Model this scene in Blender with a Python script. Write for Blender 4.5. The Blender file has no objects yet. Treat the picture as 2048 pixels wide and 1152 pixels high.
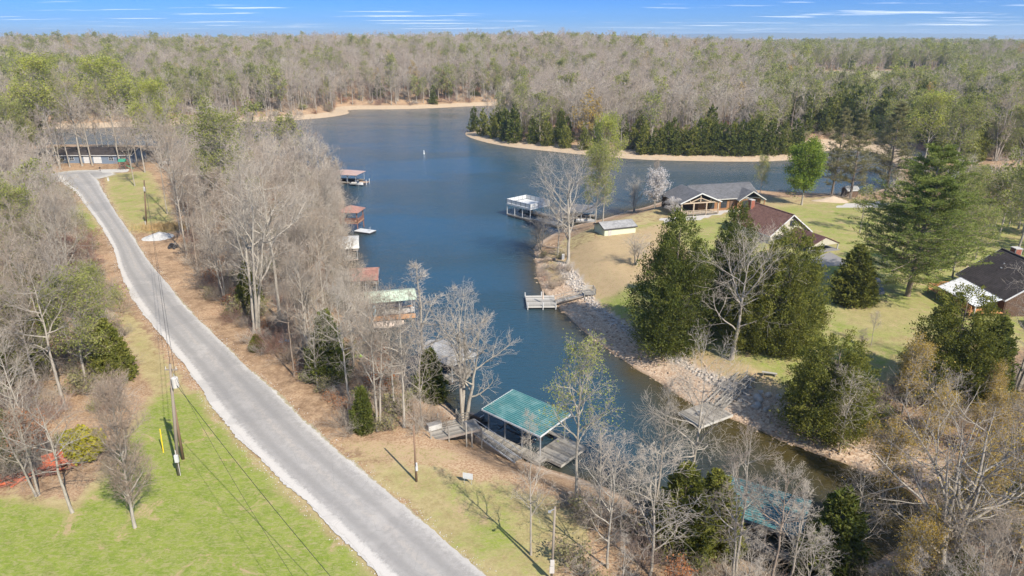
import bpy, math, random, time
import numpy as np
from mathutils import Vector, Matrix
T0 = time.time()
SC = bpy.context.scene
COL = SC.collection
rad = math.radians

# ------------------------------------------------------------------ camera
CAM_H = 42.0
FPX = 1365.0                       # focal length in photo pixels (2048 wide)
PITCH = math.atan(502 / 1365)
cam_d = bpy.data.cameras.new('camera')
cam_d.sensor_width = 36.0
cam_d.lens = 36.0 * FPX / 2048
cam_d.clip_start = 1.0
cam_d.clip_end = 40000
cam = bpy.data.objects.new('camera', cam_d)
cam.location = (0, 0, CAM_H)
cam.rotation_euler = (math.pi / 2 - PITCH, 0, 0)
COL.objects.link(cam)
SC.camera = cam

HAZE = 1.3e-4
# ------------------------------------------------------------------ light
SUN_ELEV = rad(42)
SUN_AZ = math.atan2(0.585, -0.81)          # clockwise from +Y
world = bpy.data.worlds.new('World')
SC.world = world
world.use_nodes = True
wn = world.node_tree
wn.nodes.clear()
def WN(t, **k):
    n = wn.nodes.new(t)
    for a, b in k.items(): setattr(n, a, b)
    return n
w_out = WN('ShaderNodeOutputWorld')
w_bg = WN('ShaderNodeBackground')
w_sky = WN('ShaderNodeTexSky', sky_type='NISHITA', sun_disc=False)
w_sky.sun_elevation = SUN_ELEV
w_sky.sun_rotation = SUN_AZ
w_sky.air_density = 0.9
w_sky.dust_density = 0.15
w_sky.ozone_density = 2.5
w_hsv = WN('ShaderNodeHueSaturation')
w_hsv.inputs['Saturation'].default_value = 1.0
w_hsv.inputs['Value'].default_value = 1.0
wn.links.new(w_sky.outputs[0], w_hsv.inputs['Color'])
w_tcz = WN('ShaderNodeTexCoord'); w_sepz = WN('ShaderNodeSeparateXYZ'); wn.links.new(w_tcz.outputs['Generated'], w_sepz.inputs[0])
w_ramp = WN('ShaderNodeValToRGB'); w_ramp.color_ramp.interpolation = 'EASE'
_st = [(0.0, (.19, .35, .68)), (.024, (.10, .25, .62)), (.055, (.07, .22, .60)), (.105, (.13, .29, .56)), (.17, (.20, .38, .60)), (.34, (.42, .64, .80)), (.55, (1, 1, 1))]
while len(w_ramp.color_ramp.elements) < len(_st): w_ramp.color_ramp.elements.new(.5)
for _e, (_p, _c) in zip(w_ramp.color_ramp.elements, _st): _e.position = _p; _e.color = (*_c, 1)
wn.links.new(w_sepz.outputs[2], w_ramp.inputs[0])
w_mul = WN('ShaderNodeMix', data_type='RGBA', blend_type='MULTIPLY'); w_mul.inputs['Factor'].default_value = 1
wn.links.new(w_hsv.outputs[0], w_mul.inputs['A']); wn.links.new(w_ramp.outputs[0], w_mul.inputs['B'])
# thin high cloud streaks: noise on a flat cloud sheet seen in perspective
w_tc = WN('ShaderNodeTexCoord')
w_sep = WN('ShaderNodeSeparateXYZ')
wn.links.new(w_tc.outputs['Generated'], w_sep.inputs[0])
def wmath(op, a, b=None, c=None):
    n = WN('ShaderNodeMath', operation=op)
    for i, v in enumerate((a, b, c)):
        if v is None: continue
        if isinstance(v, (int, float)): n.inputs[i].default_value = v
        else: wn.links.new(v, n.inputs[i])
    return n.outputs[0]
zz = wmath('ADD', wmath('MAXIMUM', w_sep.outputs[2], 0.0), 0.012)
cx = wmath('DIVIDE', w_sep.outputs[0], zz)
cy = wmath('DIVIDE', w_sep.outputs[1], zz)
w_cmb = WN('ShaderNodeCombineXYZ')
wn.links.new(wmath('MULTIPLY', cx, 0.22), w_cmb.inputs[0])
wn.links.new(wmath('MULTIPLY', cy, 0.42), w_cmb.inputs[1])
w_cmb.inputs[2].default_value = 3.7
w_noi = WN('ShaderNodeTexNoise')
w_noi.inputs['Scale'].default_value = 1.0
w_noi.inputs['Detail'].default_value = 5
w_noi.inputs['Roughness'].default_value = 0.55
wn.links.new(w_cmb.outputs[0], w_noi.inputs['Vector'])
w_mr = WN('ShaderNodeMapRange')
w_mr.inputs['From Min'].default_value = 0.57
w_mr.inputs['From Max'].default_value = 0.70
w_mr.inputs['To Max'].default_value = 0.9
wn.links.new(w_noi.outputs[0], w_mr.inputs['Value'])
w_mix = WN('ShaderNodeMix', data_type='RGBA')
wn.links.new(w_mr.outputs[0], w_mix.inputs['Factor'])
wn.links.new(w_mul.outputs['Result'], w_mix.inputs['A'])
w_mix.inputs['B'].default_value = (6.2, 6.5, 6.9, 1)
wn.links.new(w_mix.outputs['Result'], w_bg.inputs['Color'])
w_bg.inputs['Strength'].default_value = 0.115
wn.links.new(w_bg.outputs[0], w_out.inputs['Surface'])

sun_d = bpy.data.lights.new('sun', 'SUN')
sun_d.energy = 4.2
sun_d.angle = rad(0.6)
sun_d.color = (1.0, 0.93, 0.82)
sun = bpy.data.objects.new('sun', sun_d)
sdir = Vector((0.585 * math.cos(SUN_ELEV), -0.81 * math.cos(SUN_ELEV), math.sin(SUN_ELEV) * 1.0)).normalized()
sun.rotation_euler = sdir.to_track_quat('Z', 'Y').to_euler()
sun.location = (60, -80, 120)
COL.objects.link(sun)
SC.view_settings.view_transform = 'Standard'
SC.view_settings.look = 'None'
SC.view_settings.gamma = 1.0
SC.view_settings.use_curve_mapping = False
SC.view_settings.exposure = 1.05
SC.cycles.max_bounces = 6
SC.cycles.diffuse_bounces = 3
SC.cycles.glossy_bounces = 2
SC.cycles.transmission_bounces = 2
SC.cycles.transparent_max_bounces = 6
SC.cycles.volume_bounces = 0
SC.cycles.use_adaptive_sampling = True
SC.cycles.adaptive_threshold = 0.02
SC.render.filter_size = 1.15
SC.cycles.use_denoising = True

# ------------------------------------------------------------------ photo pixel -> place on a level plane
def pin(px, py, z=0.0):
    u = (px - 1024) / FPX; v = (576 - py) / FPX
    dz = -math.sin(PITCH) + v * math.cos(PITCH); dy = math.cos(PITCH) + v * math.sin(PITCH)
    t = (CAM_H - z) / -dz
    return (u * t, dy * t)
def height_to(y, zb, pytop):
    v = (576 - pytop) / FPX
    r = (-math.sin(PITCH) + v * math.cos(PITCH)) / (math.cos(PITCH) + v * math.sin(PITCH))
    return CAM_H + y * r - zb

def ss(t):
    t = np.clip(t, 0, 1); return t * t * (3 - 2 * t)

# ------------------------------------------------------------------ shoreline of the lake (photo points on the water level)
# kinds of bank: L = near peninsula, F = far shore, H = headland, R = right hand gardens
SHORE_PX = [
 ('L', [(1850,1040),(1810,1090),(1730,1140),(1620,1160),(1500,1130),(1400,1078),(1300,1024),(1233,986),(1181,966),(1119,945),(1047,922),(985,896),
        (935,852),(880,800),(820,762),(760,700),(728,650),(712,600),(702,560),(690,500),(683,456),(689,420),(686,394),(668,374),
        (650,362),(630,345),(600,325),(520,312),(420,306),(280,302),(100,302),(-150,304),(-420,306)]),
 ('F', [(-420,268),(-150,262),(130,258),(300,252),(420,248),(560,242),(640,237),(684,231),(702,226),(692,220),(720,219),(780,219),
        (860,217),(950,212),(1040,210)]),
 ('H', [(1060,216),(1010,236),(950,254),(925,266),(940,277),(1000,292),(1100,303),(1250,318),(1350,322),(1500,324),(1570,322),
        (1615,316),(1640,306),(1665,299),(1720,299),(1760,308)]),
 ('R', [(1790,325),(1800,350),(1780,375),(1720,391),(1640,394),(1560,391),(1480,386),(1400,390),(1340,398),(1307,409),(1282,417),
        (1252,422),(1232,430),(1202,439),(1165,447),(1130,456),(1100,470),(1078,485),(1066,496),(1071,510),(1070,526),(1076,571),
        (1114,612),(1155,654),(1211,696),(1268,737),(1329,768),(1364,798),(1420,824),(1464,838),(1537,868),(1594,894),(1694,929),
        (1770,958),(1830,985)]),
]
SH, SHK = [], []
for k, pts in SHORE_PX:
    for p in pts:
        SH.append(pin(*p)); SHK.append(k)
SH = np.array(SH)
# smooth once (Chaikin), carrying the kind along
for _ in range(2):
    nx = np.roll(SH, -1, 0)
    a = SH * .75 + nx * .25; b = SH * .25 + nx * .75
    SH = np.stack([a, b], 1).reshape(-1, 2)
    SHK = [k for k in SHK for _i in (0, 1)]
SHKI = np.array([{'L': 0, 'F': 1, 'H': 2, 'R': 3}[k] for k in SHK])

def in_poly(x, y, poly):
    poly = np.asarray(poly); inside = np.zeros(x.shape, bool)
    if x.size <= 4 and x.ndim == 1:
        a = poly; b = np.roll(poly, 1, 0); xx, yy = x[:, None], y[:, None]; dy = b[:, 1] - a[:, 1]; dy = np.where(dy == 0, 1e-12, dy)
        c = ((a[:, 1] > yy) != (b[:, 1] > yy)) & (xx < (b[:, 0] - a[:, 0]) * (yy - a[:, 1]) / dy + a[:, 0])
        return (c.sum(1) % 2) == 1
    n = len(poly); j = n - 1
    for i in range(n):
        xi, yi = poly[i]; xj, yj = poly[j]
        if yi != yj:
            c = ((yi > y) != (yj > y)) & (x < (xj - xi) * (y - yi) / (yj - yi) + xi)
            inside ^= c
        j = i
    return inside
def poly_dist(x, y, poly, closed=True):
    poly = np.asarray(poly); best = np.full(x.shape, 1e18); idx = np.zeros(x.shape, int)
    n = len(poly)
    if x.size <= 4 and x.ndim == 1:
        a = poly if closed else poly[:-1]; b = np.roll(poly, -1, 0) if closed else poly[1:]; D = b - a; l2 = (D ** 2).sum(1) + 1e-12
        t = np.clip(((x[:, None] - a[:, 0]) * D[:, 0] + (y[:, None] - a[:, 1]) * D[:, 1]) / l2, 0, 1)
        q = (x[:, None] - a[:, 0] - t * D[:, 0]) ** 2 + (y[:, None] - a[:, 1] - t * D[:, 1]) ** 2; idx = q.argmin(1)
        return np.sqrt(q[np.arange(len(x)), idx]), idx
    for i in range(n if closed else n - 1):
        ax, ay = poly[i]; bx, by = poly[(i + 1) % n]
        dx, dy = bx - ax, by - ay; l2 = dx * dx + dy * dy + 1e-12
        t = np.clip(((x - ax) * dx + (y - ay) * dy) / l2, 0, 1)
        d = (x - ax - t * dx) ** 2 + (y - ay - t * dy) ** 2
        m = d < best
        best = np.where(m, d, best); idx = np.where(m, i, idx)
    return np.sqrt(best), idx
def vnoise(x, y, s, seed=0.0):
    """cheap smooth noise made of sines, about -1..1"""
    x = x / s; y = y / s
    return (np.sin(x * 1.7 + 1.3 * np.sin(y * 1.1 + seed) + seed) + np.sin(y * 2.1 + 1.7 * np.sin(x * .9 - seed * 1.3) + seed * 2.1)
            + np.sin((x + y) * 1.3 + np.sin((x - y) * 1.9) + seed * .7)) / 3

ROAD_Z = 3.7
ROAD_PX = [((755,1148),(976,1152)),((698,1096),(925,1104)),((611,1012),(819,1012)),((521,929),(725,937)),((430,832),(650,874)),
           ((389,776),(585,812)),((365,734),(535,772)),((333,692),(480,714)),((302,654),(427,665)),((267,602),(382,623)),
           ((250,574),(347,578)),((229,529),(312,540)),((222,491),(288,505)),((208,460),(257,460)),((180,425),(234,425)),
           ((149,383),(212,386)),((118,362),(203,364)),((100,348),(196,350))]
# measured gravel edges; extend the road out of the frame below
RL = [pin(*a, ROAD_Z) for a, b in ROAD_PX]; RR = [pin(*b, ROAD_Z) for a, b in ROAD_PX]
def ext(P, n=1, L=60):
    d = np.array(P[0]) - np.array(P[2]); d = d / np.linalg.norm(d)
    return [tuple(np.array(P[0]) + d * L)] + P
RC = [((a[0] + b[0]) / 2, (a[1] + b[1]) / 2) for a, b in zip(RL, RR)]
d0 = np.array(RC[0]) - np.array(RC[3]); d0 /= np.linalg.norm(d0)
RC = [tuple(np.array(RC[0]) + d0 * 70)] + RC
RCN = np.array(RC)
for _ in range(2):
    q = [RCN[0]]
    for i in range(len(RCN) - 1):
        q += [RCN[i] * .75 + RCN[i + 1] * .25, RCN[i] * .25 + RCN[i + 1] * .75]
    RCN = np.array(q + [RCN[-1]])
CULDESAC = np.array(pin(150, 349, ROAD_Z))

def shore_dist(x, y):
    x = np.asarray(x, float); y = np.asarray(y, float)
    d, i = poly_dist(x, y, SH)
    ins = in_poly(x, y, SH)
    return np.where(ins, -d, d), SHKI[i]
def terrain(x, y):
    """height of the ground; also the signed distance to the shore and the bank kind"""
    x = np.atleast_1d(np.asarray(x, float)); y = np.atleast_1d(np.asarray(y, float))
    d, k = shore_dist(x, y)
    dn = d + 0.7 * vnoise(x, y, 4.0, 2.0) * ss(np.abs(d) / 3) + 0.35 * vnoise(x, y, 1.3, 5.0)
    sc = np.where(k == 0, 1.7, np.where(k == 1, 0.75, np.where(k == 2, 0.6, 1.0)))
    e = np.maximum(d, 0) * sc
    low = 0.24 * np.minimum(e, 5)
    hb = low + 2.4 * ss((e - 4) / 9) + 0.6 * ss((e - 12) / 40)
    az = x / np.maximum(y, 1)
    E = (7.0 + 8.5 * ss((0.42 - az) / 0.4)) * ss((y - 300) / 420) * (1 - .4 * ss((y - 900) / 900)) + 3.2 * vnoise(x, y, 120, 6.0) * ss((y - 520) / 250)
    E = E * ss((d - 6) / 130) * (1 + .2 * vnoise(x, y, 160, 1.0)) + 2.2 * vnoise(x, y, 230, 4.0) * ss((y - 420) / 300) * ss(d / 150)
    E = E + np.where(k == 1, 4.0 * ss((d - 9) / 45), 0) * ss((az + .5) / .2)
    E = E + np.where(k == 2, 2.0 * ss((d - 9) / 60), 0)
    E = E + 6 * ss((y - 2500) / 4000)
    h = hb + E + 0.10 * vnoise(x, y, 9, 3.0) * ss(d / 10)
    h = np.where(d < 0, np.maximum(d * 0.22, -2.6), h)
    h = h + 0.06 * vnoise(x, y, 1.6, 7.0) * (np.abs(d) < 14)
    # level ground under the road
    near = (y < 330) & (x < 30)
    rd = np.full(x.shape, 1e9)
    if near.any():
        r_, _i = poly_dist(x[near], y[near], RCN, closed=False)
        rd[near] = r_
        rd = np.minimum(rd, np.hypot(x - CULDESAC[0], y - CULDESAC[1]) - 6)
    w = ss(1 - (rd - 5.5) / 7)
    h = h * (1 - w) + ROAD_Z * w
    return h, d, k, rd
def hz(x, y):
    return float(terrain(x, y)[0][0])
def G(px, py):
    """place on the ground seen at a photo pixel"""
    z = 3.5
    for _ in range(14):
        x, y = pin(px, py, z)
        z = z * .45 + hz(x, y) * .55
    return x, y, hz(x, y)

# ------------------------------------------------------------------ mesh helpers
def mesh_np(name, V, F=None, mats=(), mi=None, smooth=False, tris=None):
    """V (n,3); F list of (m,k) index arrays"""
    me = bpy.data.meshes.new(name)
    Fs = [np.asarray(f) for f in (F if isinstance(F, (list, tuple)) else [F]) if f is not None and len(f)]
    nl = sum(f.size for f in Fs); nf = sum(len(f) for f in Fs)
    me.vertices.add(len(V)); me.vertices.foreach_set('co', np.asarray(V, np.float32).ravel())
    me.loops.add(nl); me.loops.foreach_set('vertex_index', np.concatenate([f.ravel() for f in Fs]).astype(np.int32))
    me.polygons.add(nf)
    tot = np.concatenate([np.full(len(f), f.shape[1]) for f in Fs])
    st = np.concatenate([[0], np.cumsum(tot)[:-1]])
    me.polygons.foreach_set('loop_start', st.astype(np.int32))
    me.polygons.foreach_set('loop_total', tot.astype(np.int32))
    for m in mats: me.materials.append(m)
    if mi is not None: me.polygons.foreach_set('material_index', np.asarray(mi, np.int32))
    if smooth: me.polygons.foreach_set('use_smooth', np.ones(nf, bool))
    me.update(calc_edges=True); me.validate()
    return me
def link(name, me, parent=None, loc=None, rotz=0.0):
    o = bpy.data.objects.new(name, me)
    COL.objects.link(o)
    if parent is not None: o.parent = parent
    if loc is not None: o.location = loc
    if rotz: o.rotation_euler = (0, 0, rotz)
    return o
def tag(o, label=None, cat=None, group=None, kind=None):
    if label: o['label'] = label
    if cat: o['category'] = cat
    if group: o['group'] = group
    if kind: o['kind'] = kind
    return o
def thing(name, label, cat, loc, rotz=0.0, group=None):
    o = bpy.data.objects.new(name, None)
    o.empty_display_size = .3
    COL.objects.link(o); o.location = loc; o.rotation_euler = (0, 0, rotz)
    return tag(o, label, cat, group)
class MB:
    def __init__(s): s.v = []; s.f = []
    def add(s, vs, fs):
        b = len(s.v); s.v += [tuple(v) for v in vs]; s.f += [tuple(i + b for i in f) for f in fs]; return s
    def box(s, c, d, rz=0.0, M=None):
        x, y, z = d[0] / 2, d[1] / 2, d[2] / 2
        vs = [Vector(q) for q in ((-x,-y,-z),(x,-y,-z),(x,y,-z),(-x,y,-z),(-x,-y,z),(x,-y,z),(x,y,z),(-x,y,z))]
        if M is not None: vs = [M @ q for q in vs]
        elif rz:
            R = Matrix.Rotation(rz, 3, 'Z'); vs = [R @ q for q in vs]
        c = Vector(c)
        return s.add([q + c for q in vs], [(0,3,2,1),(4,5,6,7),(0,1,5,4),(1,2,6,5),(2,3,7,6),(3,0,4,7)])
    def bar(s, a, b, w, h=None):
        a, b = Vector(a), Vector(b); h = h or w
        t = (b - a); L = t.length; t.normalize()
        up = Vector((0,0,1)) if abs(t.z) < .95 else Vector((1,0,0))
        u = t.cross(up).normalized(); v = u.cross(t).normalized()
        vs = []
        for p in (a, b):
            for su, sv in ((-1,-1),(1,-1),(1,1),(-1,1)): vs.append(p + u * su * w / 2 + v * sv * h / 2)
        return s.add(vs, [(0,1,2,3)[::-1],(4,5,6,7),(0,1,5,4)[::-1] if 0 else (0,4,5,1),(1,5,6,2),(2,6,7,3),(3,7,4,0)])
    def cyl(s, a, b, r0, r1=None, n=10):
        a, b = Vector(a), Vector(b); r1 = r0 if r1 is None else r1
        t = (b - a).normalized(); up = Vector((0,0,1)) if abs(t.z) < .95 else Vector((1,0,0))
        u = t.cross(up).normalized(); v = u.cross(t)
        vs = []
        for p, r in ((a, r0), (b, r1)):
            for i in range(n):
                q = 2 * math.pi * i / n; vs.append(p + (u * math.cos(q) + v * math.sin(q)) * r)
        fs = [(i, (i + 1) % n, n + (i + 1) % n, n + i) for i in range(n)] + [tuple(range(n))[::-1], tuple(range(n, 2 * n))]
        return s.add(vs, fs)
    def slab(s, pts, th):
        """polygon given by its upper corners, thickened downwards"""
        n = len(pts); up = [Vector(p) for p in pts]; dn = [p - Vector((0,0,th)) for p in up]
        return s.add(up + dn, [tuple(range(n)), tuple(range(n, 2*n))[::-1]] + [(i, n + i, n + (i+1) % n, (i+1) % n) for i in range(n)])
    def mesh(s, name, mat, smooth=False, bevel=0):
        me = bpy.data.meshes.new(name); me.from_pydata([tuple(v) for v in s.v], [], s.f)
        me.materials.append(mat)
        if smooth: me.polygons.foreach_set('use_smooth', np.ones(len(me.polygons), bool))
        me.update(); return me
    def build(s, name, mat, parent=None, smooth=False, loc=None, rotz=0.0):
        return link(name, s.mesh(name, mat, smooth), parent, loc, rotz)

# ------------------------------------------------------------------ materials
def lin(r, g, b):
    f = lambda c: (c / 255 / 12.92) if c / 255 <= .04045 else ((c / 255 + .055) / 1.055) ** 2.4
    return (f(r), f(g), f(b), 1)
class NT:
    def __init__(s, name):
        s.m = bpy.data.materials.new(name); s.m.use_nodes = True; s.t = s.m.node_tree; s.t.nodes.clear()
        s.out = s.n('ShaderNodeOutputMaterial'); s.b = s.n('ShaderNodeBsdfPrincipled')
        s.t.links.new(s.b.outputs[0], s.out.inputs['Surface'])
        s.b.inputs['Roughness'].default_value = .85
        s.b.inputs['Specular IOR Level'].default_value = .25
    def n(s, ty, **k):
        nd = s.t.nodes.new(ty)
        for a, b in k.items(): setattr(nd, a, b)
        return nd
    def set(s, sock, v):
        if isinstance(v, bpy.types.NodeSocket): s.t.links.new(v, sock)
        elif v is not None:
            if isinstance(v, tuple) and len(v) == 3 and sock.type == 'RGBA': v = (*v, 1)
            sock.default_value = v
    def coord(s, which='Object'):
        return s.n('ShaderNodeTexCoord').outputs[which]
    def pos(s): return s.n('ShaderNodeNewGeometry').outputs['Position']
    def noise(s, vec, scale, detail=4, rough=.6, out=0, dist=0.0):
        n = s.n('ShaderNodeTexNoise'); s.set(n.inputs['Vector'], vec); n.inputs['Scale'].default_value = scale
        n.inputs['Detail'].default_value = detail; n.inputs['Roughness'].default_value = rough; n.inputs['Distortion'].default_value = dist
        return n.outputs[out]
    def vor(s, vec, scale, out='Color', feat='F1'):
        n = s.n('ShaderNodeTexVoronoi', feature=feat); s.set(n.inputs['Vector'], vec); n.inputs['Scale'].default_value = scale
        return n.outputs[out]
    def math(s, op, a, b=None, c=None, clamp=False):
        n = s.n('ShaderNodeMath', operation=op, use_clamp=clamp)
        for i, v in enumerate((a, b, c)):
            if v is not None: s.set(n.inputs[i], v)
        return n.outputs[0]
    def mr(s, v, a, b, c=0.0, d=1.0, smooth=True):
        n = s.n('ShaderNodeMapRange', interpolation_type='SMOOTHSTEP' if smooth else 'LINEAR')
        for i, q in zip(('Value', 'From Min', 'From Max', 'To Min', 'To Max'), (v, a, b, c, d)): s.set(n.inputs[i], q)
        return n.outputs[0]
    def mix(s, f, a, b, blend='MIX'):
        n = s.n('ShaderNodeMix', data_type='RGBA', blend_type=blend)
        s.set(n.inputs['Factor'], f); s.set(n.inputs['A'], a); s.set(n.inputs['B'], b)
        return n.outputs['Result']
    def scale(s, vec, v):
        n = s.n('ShaderNodeMapping'); s.set(n.inputs['Vector'], vec); n.inputs['Scale'].default_value = v
        return n.outputs[0]
    def attr(s, name, out='Fac'): return s.n('ShaderNodeAttribute', attribute_name=name).outputs[out]
    def rand(s): return s.n('ShaderNodeObjectInfo').outputs['Random']
    def island(s): return s.n('ShaderNodeNewGeometry').outputs['Random Per Island']
    def bump(s, h, strength=.5, dist=.1):
        n = s.n('ShaderNodeBump'); s.set(n.inputs['Height'], h)
        n.inputs['Strength'].default_value = strength; n.inputs['Distance'].default_value = dist
        s.t.links.new(n.outputs[0], s.b.inputs['Normal'])
    def color(s, c): s.set(s.b.inputs['Base Color'], c)
MAT = {}
def painted(name, c, rough=.6, dirt=.35, metal=0.0, dscale=1.5, spec=.3):
    """painted or plain surface with soft weathering"""
    t = NT(name); p = t.coord()
    a = t.noise(p, dscale, 6, .65); b = t.noise(t.scale(p, (1, 1, .25)), dscale * 5, 4, .6)
    f = t.math('MULTIPLY', t.mr(t.math('ADD', t.math('MULTIPLY', a, .6), t.math('MULTIPLY', b, .4)), .38, .66), dirt)
    dk = tuple(x * .5 + y * .12 for x, y in zip(c, (.5, .42, .33)))
    t.color(t.mix(f, c, dk)); t.b.inputs['Roughness'].default_value = rough; t.b.inputs['Metallic'].default_value = metal
    t.b.inputs['Specular IOR Level'].default_value = spec
    t.bump(b, .15, .02)
    MAT[name] = t.m; return t.m
painted('white_paint', (.52, .52, .51), .5, .25)
painted('offwhite', (.44, .425, .39), .6, .4)
painted('cream_wall', (.42, .39, .31), .75, .35)
painted('pale_green_wall', (.50, .53, .38), .75, .25)
painted('grey_metal', (.34, .35, .36), .45, .4, .3)
painted('galv', (.50, .52, .54), .4, .3, .5)
painted('dark_metal', (.05, .05, .055), .5, .2)
painted('black', (.025, .025, .028), .6, .1)
painted('dark_glass', (.03, .035, .045), .08, .0, 0, 1, .6)
painted('blue_grey', (.16, .20, .26), .8, .3)
painted('cedar_wall', (.27, .135, .06), .7, .4)
painted('dark_wall', (.11, .065, .04), .8, .3)
painted('brick_red', (.30, .095, .06), .9, .4)
painted('rust_red', (.42, .10, .045), .8, .55)
painted('orange_deck', (.52, .25, .10), .7, .35)
painted('creosote', (.20, .125, .08), .9, .5)
painted('grey_pole', (.24, .20, .16), .9, .5)
painted('blue_tarp', (.10, .30, .52), .5, .2)
painted('light_blue', (.28, .48, .58), .6, .2)
painted('lime', (.45, .70, .10), .6, .2)
painted('green_plastic', (.03, .20, .12), .5, .2)
painted('yellow_plastic', (.75, .52, .02), .5, .1)
painted('concrete', (.42, .40, .37), .9, .3)
painted('concrete_grey', (.21, .20, .19), .9, .4)
painted('ashy', (.47, .44, .40), .9, .3)
painted('tan_cover', (.52, .42, .34), .9, .3)
painted('red_wood', (.21, .095, .065), .8, .3)
painted('sandstone', (.42, .33, .24), .95, .4)
def wood(name, c, var=.35):
    t = NT(name); p = t.coord(); r = t.rand()
    g = t.noise(t.scale(p, (6, 6, 6)), 1.0, 6, .7)
    st = t.noise(p, .9, 3, .5)
    c1 = tuple(x * (1 - var) for x in c); c2 = tuple(min(1, x * (1 + var)) for x in c)
    k = t.mix(t.mr(t.math('ADD', t.math('MULTIPLY', g, .5), t.math('MULTIPLY', r, .5)), .2, .8), c1, c2)
    k = t.mix(t.math('MULTIPLY', t.mr(st, .52, .7), .4), k, (c[0] * .45, c[1] * .45, c[2] * .42))
    t.color(k); t.bump(g, .3, .01); MAT[name] = t.m
wood('deck_grey', (.225, .205, .175)); wood('deck_pale', (.33, .31, .275)); wood('deck_brown', (.36, .25, .17)); wood('deck_dark', (.24, .20, .17))
def shingle(name, c, course=.16):
    t = NT(name); p = t.coord(); 
    v = t.vor(t.scale(p, (3, 3, 6)), 1.0); g = t.noise(p, 14, 3, .6); big = t.noise(p, .5, 4, .6)
    sx = t.n('ShaderNodeSeparateColor'); t.set(sx.inputs[0], v)
    k = t.mix(t.math('MULTIPLY', sx.outputs[0], .8), tuple(x * .75 for x in c), tuple(min(1, x * 1.25) for x in c))
    k = t.mix(t.math('MULTIPLY', t.mr(big, .45, .7), .4), k, tuple(x * 1.35 + .02 for x in c))
    t.color(k); t.bump(g, .4, .02); t.b.inputs['Roughness'].default_value = .92; MAT[name] = t.m
shingle('shingle_brown', (.16, .085, .065)); shingle('shingle_dark', (.055, .045, .042)); shingle('shingle_grey', (.115, .115, .12))
shingle('shingle_ltgrey', (.27, .265, .26)); shingle('shingle_red', (.27, .145, .115)); shingle('shingle_tan', (.30, .21, .17)); shingle('shingle_maroon', (.10, .05, .045))
def metal_roof(name, c, c2, rough=.45):
    t = NT(name); p = t.coord()
    a = t.noise(p, .8, 6, .65); b = t.noise(t.scale(p, (.4, 3, 3)), 2.0, 5, .7)
    k = t.mix(t.mr(a, .42, .68), c, c2); k = t.mix(t.math('MULTIPLY', t.mr(b, .5, .75), .35), k, (.4, .36, .3))
    t.color(k); t.b.inputs['Roughness'].default_value = rough; t.b.inputs['Specular IOR Level'].default_value = .5
    MAT[name] = t.m
metal_roof('teal_roof', (.025, .125, .135), (.09, .22, .22)); metal_roof('teal_worn', (.12, .27, .26), (.24, .35, .33)); metal_roof('palegreen_roof', (.40, .49, .37), (.50, .56, .44)); metal_roof('white_roof', (.50, .51, .52), (.43, .43, .43))
metal_roof('brown_metal', (.33, .22, .18), (.40, .28, .23)); metal_roof('grey_roof', (.43, .42, .38), (.52, .50, .45))
def bark(name, c, c2):
    t = NT(name); p = t.coord(); r = t.rand()
    n = t.noise(t.scale(p, (4, 4, .8)), 1.5, 5, .7); b = t.noise(p, .35, 3, .5)
    k = t.mix(t.mr(n, .35, .65), c, c2)
    k = t.mix(t.math('MULTIPLY', r, .35), k, (.22, .175, .135))
    t.color(k); t.b.inputs['Roughness'].default_value = .95
    t.bump(n, .5, .03); MAT[name] = t.m
bark('bark_pale', (.26, .23, .185), (.37, .335, .28)); bark('bark_brown', (.19, .14, .10), (.28, .22, .17)); bark('bark_dark', (.10, .08, .065), (.16, .13, .11))
def twig(name, c, c2, c3=(.24, .20, .165), c4=(.40, .35, .285)):
    """fine branches: each tree its own tone between warm tan, mauve grey and pale grey"""
    t = NT(name); r = t.rand(); rp = t.n('ShaderNodeValToRGB'); el = rp.color_ramp.elements
    while len(el) < 4: el.new(.5)
    for e, (q, cc_) in zip(el, ((0, c3), (.35, c), (.7, c2), (1, c4))): e.position = q; e.color = (*cc_, 1)
    t.set(rp.inputs[0], r); t.color(rp.outputs[0]); t.b.inputs['Roughness'].default_value = .95; MAT[name] = t.m
twig('twig', (.35, .275, .20), (.285, .235, .185)); twig('twig_brown', (.33, .235, .155), (.28, .20, .14)); twig('twig_far', (.40, .325, .25), (.34, .28, .23), (.28, .24, .21), (.45, .39, .32)); twig('twig_pale', (.42, .36, .29), (.38, .335, .275)); twig('twig_russet', (.22, .12, .09), (.26, .15, .11))
def leaf(name, c, c2, trans=.35):
    t = NT(name); i = t.island(); r = t.rand()
    k = t.mix(i, c, c2)
    k = t.mix(t.math('MULTIPLY', t.mr(t.noise(t.coord(), .55, 3, .6), .42, .62), .55), k, (c[0] * .62, c[1] * .72, c[2] * .8))
    k = t.mix(t.math('MULTIPLY', r, .35), k, tuple(x * .72 for x in c))
    d = t.n('ShaderNodeBsdfDiffuse'); tr = t.n('ShaderNodeBsdfTranslucent'); mx = t.n('ShaderNodeMixShader')
    t.set(d.inputs[0], k); t.set(tr.inputs[0], k); mx.inputs[0].default_value = trans
    t.t.links.new(d.outputs[0], mx.inputs[1]); t.t.links.new(tr.outputs[0], mx.inputs[2]); t.t.links.new(mx.outputs[0], t.out.inputs['Surface'])
    MAT[name] = t.m
leaf('needle_cedar', (.16, .17, .034), (.26, .25, .06), .35)
leaf('needle_cedar_dark', (.11, .135, .030), (.20, .20, .05), .35)
leaf('needle_pine', (.17, .215, .045), (.31, .335, .10), .35)
leaf('leaf_green', (.16, .24, .03), (.30, .34, .06), .45)
leaf('leaf_yellowgreen', (.28, .30, .075), (.40, .40, .13), .45)
leaf('leaf_gold', (.44, .29, .055), (.52, .38, .11), .4)
leaf('leaf_lime', (.36, .38, .07), (.46, .46, .13), .45)
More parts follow.
